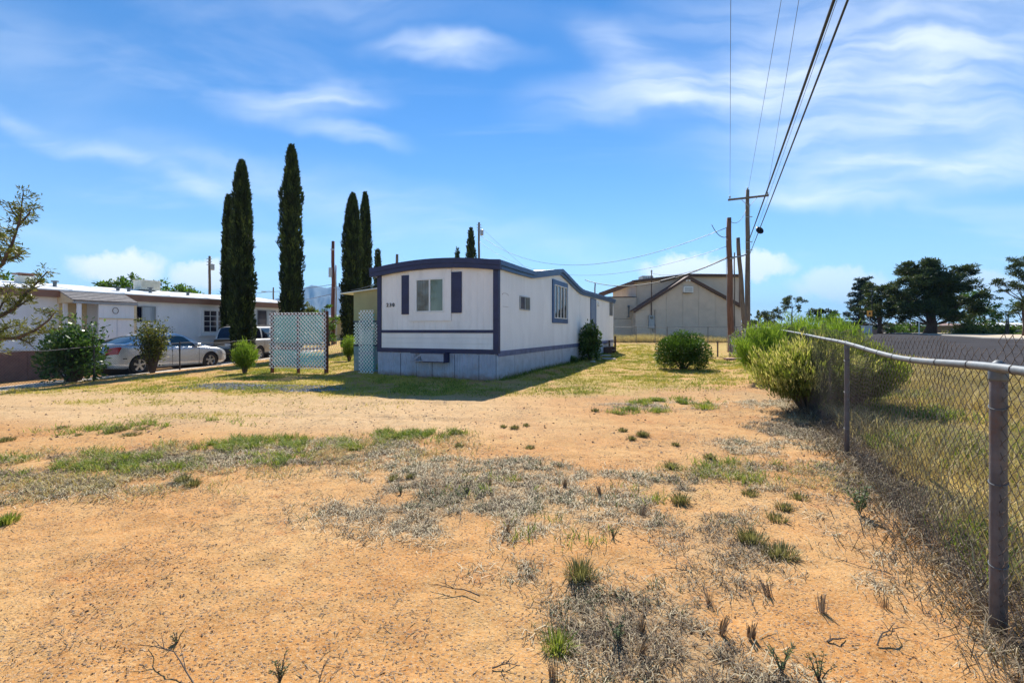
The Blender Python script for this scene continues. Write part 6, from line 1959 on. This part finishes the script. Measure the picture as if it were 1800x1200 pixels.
# ------------------------------------------------------------------ across the street: sign, mast, low houses
Z = 50
x, y, z = GT(1528.5, Z)
sg = thing('street_sign', 'orange rectangular sign with a dark mark on a short post under the pines', 'sign', (x, y, z))
MB().box(-.28, .28, -.02, .02, H(556, Z) - z, H(545.5, Z) - z).build('panel', M['orange'], sg)
MB().box(-.09, .09, -.03, -.021, H(553, Z) - z, H(549, Z) - z).build('mark', M['black'], sg)
MB().tube([(0, .04, 0), (0, .04, H(556, Z) - z + .3)], .035, 6).build('post', M['grey'], sg)
x, y, z = GT(1533, 60)
ml = thing('lamp_mast', 'thin black mast with a short bent arm beside the orange sign', 'lamp post', (x, y, z))
MB().tube([(0, 0, 0), (0, 0, H(508, 60) - z), (.15, 0, H(505, 60) - z)], .05, 6).tube([(0, 0, H(508, 60) - z), (-.45, 0, H(510, 60) - z)], .03, 5).build('mast', M['black'], ml)
x, y, z = GT(1615.5, 55)
wp = thing('marker_post', 'slim white post standing before the largest pine', 'post', (x, y, z))
MB().tube([(0, 0, 0), (0, 0, H(564, 55) - z)], .05, 8).build('post', M['white'], wp)


def far_house(label, px0, px1, Z, eave, ridge, wallm, roofm, openings=(), depth=9):
    x0, x1 = P(px0, Z), P(px1, Z)
    z = float(macro((x0 + x1) / 2, Z)) - .3
    L_ = x1 - x0
    r = thing('low_house', label, 'house', (x0, Z, z))
    he, hr = H(eave, Z) - z, H(ridge, Z) - z
    MB().box(0, L_, 0, depth, 0, he).build('wall', wallm, r)
    mb = MB().add([(-.5, -.6, he), (L_ + .5, -.6, he), (L_ + .5, depth / 2, hr), (-.5, depth / 2, hr), (L_ + .5, depth + .6, he), (-.5, depth + .6, he), (-.5, -.6, he - .2), (L_ + .5, -.6, he - .2), (L_ + .5, depth + .6, he - .2), (-.5, depth + .6, he - .2)],
                  [(0, 1, 2, 3), (3, 2, 4, 5), (0, 6, 7, 1), (6, 9, 8, 7), (1, 7, 8, 4, 2), (0, 3, 5, 9, 6)])
    mb.build('roof', roofm, r)
    for (a, b_, c, d, kind_) in openings:
        w_ = MB().box(L_ * a, L_ * b_, -.04, -.002, he * c, he * d).build(kind_, M['glassd'] if kind_ == 'window' else M['brown'], r)
        if kind_ == 'window': MB().box(L_ * a - .06, L_ * b_ + .06, -.06, -.041, he * c - .08, he * c - .001).build('sill', M['white'], w_)
    return r


far_house('far low house with a pale roof and open carport left of the pines', 1469, 1512, 92, 574, 569, M['mhwall'], M['roofw'], ((.05, .42, 0, .75, 'window'), (.52, .66, .3, .7, 'window'), (.75, .9, .3, .7, 'window')))  # first opening is the carport, its dark inside drawn as a dark glass panel
far_house('far small blue-grey house behind the medium pine', 1521, 1562, 84, 571, 567, M['skirt2'], M['galv'], ((.1, .3, .3, .75, 'window'), (.55, .7, 0, .75, 'door')))
far_house('far low house with a bright white roof behind the largest pine', 1606, 1640, 80, 571, 567, M['brick'], M['roofw'], ((.2, .45, .3, .7, 'window'),))
far_house('far house showing in the shade right of the largest pine', 1655, 1706, 84, 572, 567, M['brick'], M['fascia'], ((.3, .42, .3, .7, 'window'), (.6, .7, 0, .75, 'door')))
far_house('far long brick house with a white roof at the right edge', 1730, 1830, 88, 573.5, 566.5, M['brick'], M['roofw'], ((.3, .36, .35, .7, 'window'), (.55, .62, .35, .7, 'window')))
far_house('far low shed roof on the skyline right of the poles', 1341, 1362, 110, 573, 571, M['beige2'], M['roofw'])
far_house('small ochre building behind the wide lattice screen', 562, 607, 46, 557, 551, M['ochre'], M['galv'], ((.2, .35, .3, .7, 'window'),))
far_house('far low house glimpsed behind the home and cypresses', 606, 650, 70, 562, 556, M['mhwall'], M['fascia'])
x, y, z = GT(1527, 58)
ub = thing('utility_cabinet', 'pale blue-grey and brick-red roadside cabinet under the orange sign', 'cabinet', (x, y, z))
MB().box(-.5, .45, 0, .6, .0, 1.0).build('cabinet', M['skirt2'], ub)
MB().box(.46, 1.1, .05, .55, .0, .55).build('brick_base', M['brick'], ub)
MB().box(-.55, .5, -.05, .65, 1.001, 1.06).build('lid', M['white'], ub)

# ------------------------------------------------------------------ grass and litter, blade by blade


def blades(name, x, y, h, w_, lean, mat, var, lab=None, z=None, seg=2, parent=None, droop=.35, kind='stuff', cat=None, flat=False):
    n_ = len(x)
    if z is None: z = gz(x, y)
    a = rng.random(n_) * 2 * math.pi
    d = np.stack([np.cos(a), np.sin(a), np.zeros(n_)], 1)
    f = rng.random(n_) * 2 * math.pi
    s = np.stack([np.cos(f), np.sin(f), np.zeros(n_)], 1)
    h = np.broadcast_to(h, (n_,)); w_ = np.broadcast_to(w_, (n_,)); lean = np.broadcast_to(lean, (n_,))
    b = np.stack([x, y, z - .004], 1)
    up = np.array([0, 0, 1.0])
    if flat:
        s = np.cross(d, up)
        mid = b + d * (h * .5)[:, None] + up * (.006 + .03 * rng.random(n_))[:, None]
        tip = b + d * h[:, None] + s * (rng.normal(size=n_) * h * .18)[:, None] + up * (.004 + .014 * rng.random(n_))[:, None]
        b = b + up * .008
    else:
        mid = b + up * (h * .55)[:, None] + d * (h * lean * .4)[:, None]
        tip = b + up * (h * (1 - droop * lean))[:, None] + d * (h * lean)[:, None]
    hw = (w_ * .5)[:, None]
    if seg == 1:
        v = np.stack([b - s * hw, b + s * hw, tip], 1)
        fcs = np.arange(n_ * 3).reshape(n_, 3); k = 3
    else:
        v = np.stack([b - s * hw, b + s * hw, mid + s * hw * .8, tip, mid - s * hw * .8], 1)
        base_ = np.arange(n_)[:, None] * 5
        fcs = np.concatenate([base_ + np.array([[0, 1, 2, 4]]), base_ + np.array([[4, 2, 3, 3]])], 0)
        q1 = base_ + np.array([[0, 1, 2, 4]]); q2 = base_ + np.array([[4, 2, 3]])
        me = None
        k = 5
        verts = v.reshape(-1, 3)
        F1_, F2_ = q1, q2
        me = bpy.data.meshes.new(name)
        me.vertices.add(len(verts)); me.vertices.foreach_set('co', verts.astype(np.float32).ravel())
        me.loops.add(F1_.size + F2_.size)
        me.loops.foreach_set('vertex_index', np.concatenate([F1_.ravel(), F2_.ravel()]).astype(np.int32))
        me.polygons.add(2 * n_)
        me.polygons.foreach_set('loop_start', np.concatenate([np.arange(n_) * 4, F1_.size + np.arange(n_) * 3]).astype(np.int32))
        at_ = me.attributes.new('var', 'FLOAT', 'POINT')
        at_.data.foreach_set('value', np.repeat(np.clip(var, 0, 1), 5).astype(np.float32))
        me.update(calc_edges=True)
        return obj(name, me, mat, parent, kind=kind, label=lab, cat=cat)
    me = fast_mesh(name, v.reshape(-1, 3), fcs, False, var=np.repeat(np.clip(var, 0, 1), k))
    return obj(name, me, mat, parent, kind=kind, label=lab, cat=cat)


def sample(n_, xr, yr_, fn, nearbias=1.0):
    """random spots where fn(x,y) allows them, denser close to the camera"""
    X_, Y_ = [], []
    got = 0; it = 0
    while got < n_ and it < 60:
        m_ = n_ * 2
        y = yr_[0] + (yr_[1] - yr_[0]) * rng.random(m_) ** nearbias
        x = xr[0] + (xr[1] - xr[0]) * rng.random(m_)
        k = rng.random(m_) < fn(x, y)
        vis = (y > .9) & (np.abs(x) < y * 1.22 + .6)
        k &= vis
        X_.append(x[k]); Y_.append(y[k]); got += k.sum(); it += 1
    return np.concatenate(X_)[:n_], np.concatenate(Y_)[:n_]


def inhome(x, y):
    dx_, dy_ = x - HO[0], y - HO[1]
    t = dx_ * hc + dy_ * hs_; w_ = -dx_ * hs_ + dy_ * hc
    return (t > -.02) & (t < LH) & (w_ > 0) & (w_ < WH + 2)


# flat grey and straw litter
mats_xy = lambda x, y: ell(x, y, LITTER) * sstep(fbm(x, y, 1.7, 4, 11) * .6 + fbm(x, y, 4.5, 3, 23) * .4, .35, .58) * (.12 + .88 * sstep(fbm(x, y, 11, 2, 29), .38, .60)) * (1 - .6 * sstep(y, 6, 12))
x, y = sample(56000, (-6.5, 6.5), (1.2, 9), mats_xy)
tone = fbm(x, y, 1.1, 3, 40)
blades('dead_litter', x, y, .025 + .10 * rng.random(len(x)) ** 1.8, .0026 + .0006 * y, 1, F['dead'], np.clip((tone - .5) * .8 + .05 + rng.random(len(x)) ** .8, 0, 1), 'mats of flattened grey and straw-coloured dead grass on the soil', flat=True)
# crumbs of dead stems, finer and standing a little
x, y = sample(7000, (-6, 6), (1.2, 7), lambda x, y: mats_xy(x, y) * sstep(fbm(x, y, 2.4, 3, 61), .5, .62))
blades('mat_green', x, y, .02 + .05 * rng.random(len(x)), .003 + .0006 * y, .5 + .9 * rng.random(len(x)), F['weed'], rng.random(len(x)), 'small grey-green sprouts among the dead litter')
x, y = sample(20000, (-6, 6), (1.2, 8), mats_xy)
blades('dead_stems', x, y, .02 + .055 * rng.random(len(x)), .0025 + .0006 * y, .6 + 1.2 * rng.random(len(x)), F['dead'], .65 * rng.random(len(x)), 'short broken dead stems standing in the litter mats')
# sparse crumbs over all bare soil
x, y = sample(17000, (-8, 6), (1.3, 12), lambda x, y: .05 + .6 * sstep(fbm(x, y, 1.3, 3, 77), .5, .7) * (qq(x, y) < 1.3))
blades('scattered_debris', x, y, .02 + .06 * rng.random(len(x)) ** 2, .003 + .0009 * y, 1, F['dead'], .55 * rng.random(len(x)), 'loose bits of dead stem scattered over the bare soil', flat=True, seg=1)
# green tufts in the band
gfn = lambda x, y: (.1 + .9 * sstep(fbm(x, y, 9, 2, 39), .42, .62)) * ell(x, y, GREEN) * sstep(fbm(x, y, 1.9, 3, 51) * .5 + fbm(x, y, 6, 2, 52) * .5, .46, .6)
x, y = sample(16000, (-7.5, 5.5), (2.4, 10.5), gfn)
blades('green_grass', x, y, .03 + .10 * rng.random(len(x)) ** 1.3, .0026 + .0008 * y, .45 + .8 * rng.random(len(x)), F['green'], rng.random(len(x)) * .7 + .3 * fbm(x, y, 2, 2, 60), 'low green grass growing in tufts across the bare lot')
x, y = sample(9000, (-7.5, 4), (2.4, 8), lambda x, y: ell(x, y, [(a, b, c * 1.2, d * 1.2, e) for a, b, c, d, e in LITTER[7:11]] + [(-1.4, 6.1, 1, .5, .6)]) * sstep(fbm(x, y, 3, 2, 33), .4, .6))
blades('straw_grass', x, y, .03 + .07 * rng.random(len(x)), .003 + .0009 * y, .6 + 1.0 * rng.random(len(x)), F['dry'], .3 + .7 * rng.random(len(x)), 'straw-coloured grass mixed into the green band')
# dry lawn round the home
lfn = lambda x, y: (ell(x, y, LAWN) * sstep(fbm(x, y, 1.7, 4, 11) * .6 + fbm(x, y, 4.5, 3, 23) * .4, .34, .56)) * (~inhome(x, y)) * (.25 + .75 * sstep(fbm(x, y, 2.6, 3, 83), .34, .56)) * (qq(x, y) < 1.0)
x, y = sample(120000, (-18, 12), (6.8, 33), lfn, 1.35)
lt = fbm(x, y, .9, 3, 70)
blades('dry_lawn', x, y, (.025 + .055 * rng.random(len(x))) * (1 + .5 * (lt > .6)), .0045 + .0009 * y, .4 + .8 * rng.random(len(x)), F['lawn'], np.clip(lt * .9 + .5 * rng.random(len(x)) - .25, 0, 1), 'short yellow-green dry lawn around the mobile home', seg=1)
x, y = sample(16000, (-9, 10), (9.6, 26), lambda x, y: lfn(x, y) * sstep(fbm(x, y, .8, 3, 90), .52, .66), 1.3)
blades('green_lawn', x, y, .05 + .07 * rng.random(len(x)), .006 + .0009 * y, .4 + .6 * rng.random(len(x)), F['green'], rng.random(len(x)), 'greener patches of grass in the dry lawn', seg=1)
# weeds along the skirting and tall straw by the back fence
tt = rng.random(2200) * LH; oo = -.03 - .22 * rng.random(2200) ** 2
x = HO[0] + tt * hc - oo * -hs_ * -1; y = HO[1] + tt * hs_ + oo * hc
x = HO[0] + tt * hc - oo * hs_; y = HO[1] + tt * hs_ + oo * hc
blades('skirting_weeds', x, y, .06 + .16 * rng.random(len(x)) ** 2, .012, .5, F['green'], .5 * rng.random(len(x)), 'ragged green weeds along the foot of the skirting')
x = rng.uniform(6.5, 17.5, 16000); y = 34.6 + 6.0 * rng.random(16000) ** 1.5
blades('tall_dry_grass', x, y, (.25 + .42 * rng.random(len(x))) * (.55 + .9 * vnoise(x, y, .8, 5)), .03, .35 + .5 * rng.random(len(x)), F['dry'], .35 + .65 * rng.random(len(x)), 'tall straw-yellow grass between the back fence and the tan building', seg=1)
# verge between fence and street: tall dry stand, green at its foot
vfn = lambda x, y: sstep(qq(x, y), 1.15, 1.5) * (1 - sstep(qq(x, y), 6.9, 7.8)) * (.35 + .65 * sstep(fbm(x, y, 1.2, 3, 21), .3, .5))
x, y = sample(60000, (1.5, 22), (.9, 26), vfn, 1.5)
q_ = qq(x, y)
blades('roadside_dry_grass', x, y, (.10 + .26 * rng.random(len(x))) * (.5 + .9 * vnoise(x, y, .9, 6)) * (1 - .55 * sstep(q_, 4.5, 7)), .0035 + .0012 * y, .35 + .6 * rng.random(len(x)), F['dry'], np.clip(.2 + .8 * rng.random(len(x)) * (.6 + .6 * vnoise(x, y, 1.4, 16)), 0, 1), 'pale dry grass standing between the fence and the street')
x, y = sample(9000, (1.5, 14), (.9, 14), lambda x, y: sstep(qq(x, y), 1.1, 1.5) * (1 - sstep(qq(x, y), 2.4, 4)) * sstep(fbm(x, y, 1.4, 3, 99), .5, .62), 1.5)
blades('roadside_green_grass', x, y, .10 + .18 * rng.random(len(x)), .004 + .0012 * y, .4 + .6 * rng.random(len(x)), F['green'], .8 * rng.random(len(x)), 'green grass tufts at the foot of the fence on the street side')
# matted dark litter right along the fence foot
s_ = rng.random(17000) ** 1.3 * 12; oo = rng.normal(size=17000) * (.10 + .14 * vnoise(s_, s_ * 0 + 2, 1.5)) + .10
x = F1.x + FU.x * (s_ - 1.2) + FU.y * oo; y = F1.y + FU.y * (s_ - 1.2) - FU.x * oo
blades('fence_litter', x, y, .04 + .13 * rng.random(len(x)) ** 1.4, .003 + .0009 * np.abs(y), .6 + 1.1 * rng.random(len(x)), F['dead'], .75 * rng.random(len(x)) ** 1.2, 'tangled dead weeds caught along the foot of the fence')
# far lawn beyond the street
x, y = sample(16000, (30, 110), (30, 75), lambda x, y: (qq(x, y) > 26.6) * 1.0, 1.0)
blades('park_lawn', x, y, .10, .12, .5, F['decid'], .4 + .6 * rng.random(len(x)), 'green lawn under the trees across the street', seg=1, z=macro(x, y))

# pebbles: small angular stones
def pebbles(name, lab, x, y, size, mat, lift=.35):
    n_ = len(x); z = gz(x, y)
    base_ = np.array([(1, 0, 0), (-.5, .87, 0), (-.5, -.87, 0), (.2, .1, .75), (-.1, 0, -.6)])
    fc = np.array([(0, 1, 3), (1, 2, 3), (2, 0, 3), (1, 0, 4), (2, 1, 4), (0, 2, 4)])
    a = rng.random(n_) * 6.28; ca, sa = np.cos(a), np.sin(a)
    sx_, sy_, sz_ = (size * (.7 + .6 * rng.random(n_)) for _ in range(3))
    v = base_[None] * (1 + .35 * rng.normal(size=(n_, 5, 1))) * np.stack([sx_, sy_, sz_ * .8], 1)[:, None]
    X_ = v[..., 0] * ca[:, None] - v[..., 1] * sa[:, None]; Y_ = v[..., 0] * sa[:, None] + v[..., 1] * ca[:, None]
    v = np.stack([X_ + x[:, None], Y_ + y[:, None], v[..., 2] + (z + size * lift * .5)[:, None]], -1)
    f = (fc[None] + np.arange(n_)[:, None, None] * 5).reshape(-1, 3)
    return obj(name, fast_mesh(name, v.reshape(-1, 3), f, var=np.repeat(rng.random(n_), 5)), mat, kind='stuff', label=lab)


F['peb'] = leafy('pebble', [(0, (.06, .035, .028)), (.5, (.20, .12, .08)), (1, (.50, .38, .26))], 0.0, .9)
F['grav'] = leafy('grey_gravel_stone', [(0, (.13, .13, .14)), (.5, (.30, .29, .30)), (1, (.52, .50, .48))], 0.0, .9)
pf = lambda x, y: (.12 + .88 * sstep(fbm(x, y, .8, 3, 44), .45, .65)) * (qq(x, y) < 1.2)
x, y = sample(20000, (-5, 4.5), (1.25, 5.2), pf, 1.2)
pebbles('pebbles', 'small dark and pale pebbles strewn over the orange soil', x, y, .0022 + .0045 * rng.random(len(x)) ** 2.2, F['peb'])
x, y = sample(3500, (-11, 6), (5, 11), lambda x, y: np.ones_like(x) * .8 * (qq(x, y) < 1.2))
pebbles('stones', 'scattered stones on the bare track', x, y, .006 + .014 * rng.random(len(x)) ** 3, F['peb'])
gx0 = [(P(450, 11.4), 11.4, 1.9, .45), (P(540, 11.0), 11.0, .9, .35), (P(395, 11.8), 11.8, .8, .4)]
x, y = sample(5200, (-8.5, -3.5), (10.2, 12.6), lambda x, y: ell(x, y, [(a, b, c, d, 1) for a, b, c, d in gx0]))
pebbles('gravel', 'patch of grey gravel in front of the wide lattice screen', x, y, .013 + .014 * rng.random(len(x)), F['grav'])

# ------------------------------------------------------------------ tufts, stubs and twigs one can point at
def grass_tuft(label, px, py, hh, ww, n_, mat, lean=.7, group='dry bunchgrass tufts', name='grass_tuft', cat='grass tuft', bw=None, stiff=False):
    Z = 1136 / (py - 581)
    for _ in range(3):
        X = P(px, Z); zg_ = g1(X, Z); Z = (EYE - zg_) * 800 / (py - 581)
    X = P(px, Z); zg_ = g1(X, Z)
    a = rng.random(n_) * 6.28; r_ = ww * .5 * rng.random(n_) ** .7
    x = r_ * np.cos(a) * .55; y = r_ * np.sin(a) * .55
    d = np.stack([np.cos(a), np.sin(a), np.zeros(n_)], 1)
    if not stiff: hh *= .66; ww *= 1.15; n_ = int(n_ * 1.5)
    else: hh *= random.uniform(.7, 1.25); n_ = random.randint(14, 34)
    a = rng.random(n_) * 6.28; r_ = ww * .5 * rng.random(n_) ** .7
    x = r_ * np.cos(a) * .55; y = r_ * np.sin(a) * .55
    d = np.stack([np.cos(a), np.sin(a), np.zeros(n_)], 1)
    h = hh * (.45 + .6 * rng.random(n_))
    root = thing(name, label, cat, (X, Z, zg_), 0, group)
    ln = (lean * (.25 + 1.0 * rng.random(n_)) * (r_ / (ww * .5) + .3))
    up = np.array([0, 0, 1.0])
    b = np.stack([x, y, np.full(n_, -.01)], 1)
    tl_ = (random.uniform(-.35, .35), random.uniform(-.35, .35)) if stiff else (0, 0)
    if stiff: ln = ln * .35
    mid = b + up * (h * .55)[:, None] + d * (h * ln * .35)[:, None]
    tip = b + up * (h * (1 - .25 * ln))[:, None] + d * (h * ln * .95)[:, None]
    tip[:, 0] += tl_[0] * h; tip[:, 1] += tl_[1] * h; mid[:, 0] += tl_[0] * h * .5; mid[:, 1] += tl_[1] * h * .5
    sd_ = np.cross(d, up); f = rng.normal(size=(n_, 1)) * .5
    sd_ = sd_ + d * f; sd_ /= np.linalg.norm(sd_, axis=1, keepdims=True)
    w_ = (bw or (.0022 + .0008 * Z))
    hw = np.full((n_, 1), w_ / 2) * (.7 + .6 * rng.random((n_, 1)))
    tipw = .75 if stiff else .1
    v = np.stack([b - sd_ * hw, b + sd_ * hw, mid + sd_ * hw, tip + sd_ * hw * tipw, tip - sd_ * hw * tipw, mid - sd_ * hw], 1)
    base_ = np.arange(n_)[:, None] * 6
    fs = np.concatenate([base_ + np.array([[0, 1, 2, 5]]), base_ + np.array([[5, 2, 3, 4]])], 0)
    me = fast_mesh('blades', v.reshape(-1, 3), fs, False, var=np.repeat(rng.random(n_), 6))
    obj('blades', me, mat, root, kind='stuff')
    return root


T_ = F['tuft']
for (px, py, hh, ww, n_, lb) in (
        (1247, 805, .11, .20, 130, 'dry grass tuft alone on bare soil right of centre'), (1180, 822, .13, .20, 150, 'greenish grass tuft with a dark base right of the centre litter mat'),
        (1196, 882, .14, .22, 170, 'dark-based grass tuft at the right tip of the centre litter mat'), (1320, 950, .15, .26, 200, 'large dry tuft, left one of the pair near the fence'),
        (1372, 977, .14, .30, 220, 'large dry tuft, right one of the pair near the fence'), (1020, 1014, .17, .26, 230, 'spiky grey-green tuft at the lower edge of the centre litter mat'),
        (1130, 766, .13, .26, 160, 'dry tuft, largest of three in the middle distance right of centre'), (1095, 758, .11, .18, 100, 'dry tuft, upper left of three in the middle distance'),
        (1110, 772, .10, .17, 100, 'dry tuft, lower left of three in the middle distance'), (931, 788, .09, .18, 90, 'small tuft isolated on smooth soil below the home shadow'),
        (808, 784, .10, .16, 100, 'small dark tuft just right of the green grass patch'), (803, 761, .10, .24, 120, 'wide dry tuft touching the right end of the green grass patch'),
        (692, 843, .11, .14, 90, 'left one of two small tufts above the centre litter mat'), (722, 838, .09, .14, 80, 'right one of two small tufts above the centre litter mat'),
        (322, 846, .13, .20, 140, 'green tuft, left of the pair on the near side of the green band'), (338, 852, .11, .18, 120, 'brown tuft, right of the pair on the near side of the green band'),
        (8, 775, .12, .30, 140, 'dry tuft at the left edge on the pale track'), (110, 752, .08, .22, 80, 'low dry tuft on the pale track at left'), (137, 765, .07, .16, 70, 'small dark tuft on the pale track at left'),
        (205, 757, .12, .42, 200, 'wide brown tuft on the pale track at left'), (250, 754, .08, .30, 110, 'flat brown tuft beside the wide one on the pale track'), (230, 765, .09, .4, 130, 'low straggly tuft just above the green band at left'),
        (1188, 782, .08, .14, 70, 'tiny tuft on bare soil between the three tufts and the fence'), (1046, 722, .10, .22, 80, 'small tuft at the edge of the lawn near the track'), (1088, 728, .10, .30, 90, 'tuft cluster at the lawn edge left of the green grass strip'),
        (885, 750, .08, .16, 70, 'small tuft in a loose row below the home, left end'), (905, 752, .10, .20, 80, 'small tuft in a loose row below the home, middle'), (925, 748, .08, .16, 70, 'small tuft in a loose row below the home, right end'),
        (1405, 875, .09, .22, 100, 'low grey tuft near the second fence post'), (1318, 868, .10, .22, 100, 'low greenish tuft between the litter mat and the fence'), (1378, 893, .10, .20, 120, 'green tuft left of the tall weed sprig'), (1365, 912, .09, .24, 110, 'dark flattened tuft below the green tuft by the weed sprig')):
    grass_tuft(lb, px, py, hh, ww, n_, T_)
for (px, py, lb, m_) in ((980, 1140, 'bright green tuft at the left of the lower litter mat', F['green']), (12, 918, 'bright green tuft at the left edge of the picture', F['green']), (1240, 716, 'bright green grass patch on the bare soil below the round bush', F['green'])):
    grass_tuft(lb, px, py, .13 if py > 800 else .16, .2 if py > 800 else .75, 190, m_, group='green grass tufts')
for i, (px, py, lb) in enumerate(((1249, 1062, 'leftmost upright stub clump in the row of cut stubs by the near post'), (1352, 1048, 'upright stub clump, second in the row of cut stubs'), (1445, 1075, 'upright stub clump with pale dead grass beside it'),
                                 (1555, 1068, 'upright stub clump furthest right in the row'), (1268, 1112, 'thick stub clump, left of the front pair'), (1319, 1120, 'thick stub clump, right of the front pair'),
                                 (993, 852, 'stub clump at the upper edge of the centre litter mat'), (1055, 870, 'stub clump in the right half of the centre litter mat'), (1128, 905, 'stub clump near the right end of the centre litter mat'),
                                 (1126, 1110, 'stub clump standing in the lower litter mat'), (1122, 1150, 'stub clump at the foot of the lower litter mat'), (890, 935, 'stub clump in the middle of the centre litter mat'), (975, 1195, 'stub clump cut off by the bottom edge'), (860, 850, 'low stub clump left in the upper litter mat'))):
    grass_tuft(lb, px, py, .095, .075, 26, F['stub'], .5, 'cut grass stubs', 'stub_clump', 'stubble', .0035 + .0008 * 2, True)
def weed(label, px, py, h, n_=5, mat='weed'):
    Z = 1136 / (py - 581); X = P(px, Z); zg_ = g1(X, Z); Z = (EYE - zg_) * 800 / (py - 581); X = P(px, Z); zg_ = g1(X, Z)
    r = thing('weed', label, 'weed', (X, Z, zg_))
    sb = MB(); pp = []; dd = []
    for k in range(n_):
        a = random.random() * 6.28; l_ = random.uniform(.15, .6) * h
        e = Vector((l_ * math.cos(a), l_ * math.sin(a), h * random.uniform(.6, 1.05)))
        sb.tube([(0, 0, -.01), tuple(e * .5 + Vector((0, 0, h * .1))), tuple(e)], [.003, .0022, .001], 4, False)
        for q_ in range(22):
            f = random.uniform(.15, 1); pp.append(e * f); dd.append((random.gauss(0, 1), random.gauss(0, 1), .6))
    o = sb.build('stems', M['stem'], r); o['kind'] = 'stuff'
    leaves('leaves', np.array([tuple(p) for p in pp]), np.array(dd), .022 * h / .15, .007 * h / .15, F[mat], rng.random(len(pp)), r, kind='stuff')


weed('upright grey-green weed sprig on bare soil left of the fence', 1512, 905, .24, 9)
weed('small leafy weed near the bottom edge left of centre', 492, 1192, .10, 6)
weed('small green weed standing at the bottom edge, right part', 1375, 1180, .13, 5)
weed('leafy green weed in the middle of the centre litter mat', 822, 868, .10, 8)
weed('green weed left of the upper litter mat', 705, 868, .08, 6)
weed('pale green weed at the right end of the centre litter mat', 1078, 945, .08, 7)
weed('dry weed with seeds in the lower litter mat', 1085, 1130, .12, 6)
weed('small weed at the bottom edge beside bare twigs', 1440, 1195, .11, 6)
weed('tiny weed between the stub row and the near fence post', 1590, 950, .07, 5)
weed('tiny dark weed on the smooth orange soil at lower left', 310, 1130, .06, 5)
def twig(label, px, py, L_, ang, up=.02, forks=3, r=.0035):
    Z = 1136 / (py - 581); X = P(px, Z)
    rt = thing('twig', label, 'twig', (X, Z, g1(X, Z)), math.radians(ang))
    mb = MB()
    pts = [(-L_ / 2 + L_ * k / 6, .02 * L_ * random.gauss(0, 1.5), r + up * math.sin(math.pi * k / 6) + abs(random.gauss(0, .003))) for k in range(7)]
    mb.tube(pts, [r * (1 - .1 * k) for k in range(7)], 5)
    for k in range(forks):
        b_ = Vector(pts[random.randint(1, 5)]); e = b_ + Vector((random.uniform(.1, .35) * L_, random.uniform(-.3, .3) * L_, random.uniform(.0, .04)))
        mb.tube([b_, b_.lerp(e, .5) + Vector((0, 0, .006)), e], [r * .6, r * .45, r * .2], 4)
    mb.build('stem', M['bark'] if random.random() < .6 else M['stem'], rt)


twig('forked bare twig with a stub standing at the lower left', 300, 1160, .42, 150, .05, 5, .003)
twig('thin dark twig lying below the centre litter mat', 800, 1040, .30, 160, .02, 3)
twig('pair of dark twigs lying near the lower litter mat', 1190, 1010, .16, 165, .01, 2)
twig('short thick dark twig lying near the bottom right', 1470, 1130, .10, 10, .01, 1, .005)
twig('long thin twig reaching right of the stub row', 1510, 1000, .3, 140, .01, 1, .0025)
twig('dead twig lying beside the bottom edge in the middle', 890, 1165, .12, 10, .01, 3)
twig('branching dead twig near the bottom right corner', 1560, 1130, .2, 30, .03, 4)
twig('thin standing dead twig in the bottom left part', 575, 1185, .22, 80, .08, 4, .0022)
twig('long pale straw stem lying right of the stub row', 1690, 1080, .26, 120, .01, 0, .002)
twig('pale stick lying under the fence bush', 1470, 765, .5, 70, .06, 2, .006)
rb = thing('flat_rock', 'flat reddish slab lying beside the brown pole foot', 'rock', (P(1292, 21.5), 21.5, g1(P(1292, 21.5), 21.5)))
MB().prism([(-.5, -.2), (.4, -.3), (.6, .1), (.1, .35), (-.45, .2)], .0, .09).build('rock', M['brickskirt'], rb)
stones = [(1050, 633, .16), (1042, 637, .12), (1065, 627, .3), (1070, 632, .34)]
for i, (px, py, s_) in enumerate(stones):
    Z = 1136 / (py - 581); X = P(px, Z)
    st = thing('stepping_stone', ['small grey paving stone by the wall shrub', 'smallest paving stone beside the wall shrub', 'upper flat slab at the far steps', 'lower flat slab at the far steps'][i], 'paving stone', (X, Z, g1(X, Z)), .4 * i)
    MB().lathe([(s_, 0), (s_ * 1.02, .04), (s_ * .9, .06)], 9).build('slab', M['concrete'], st)
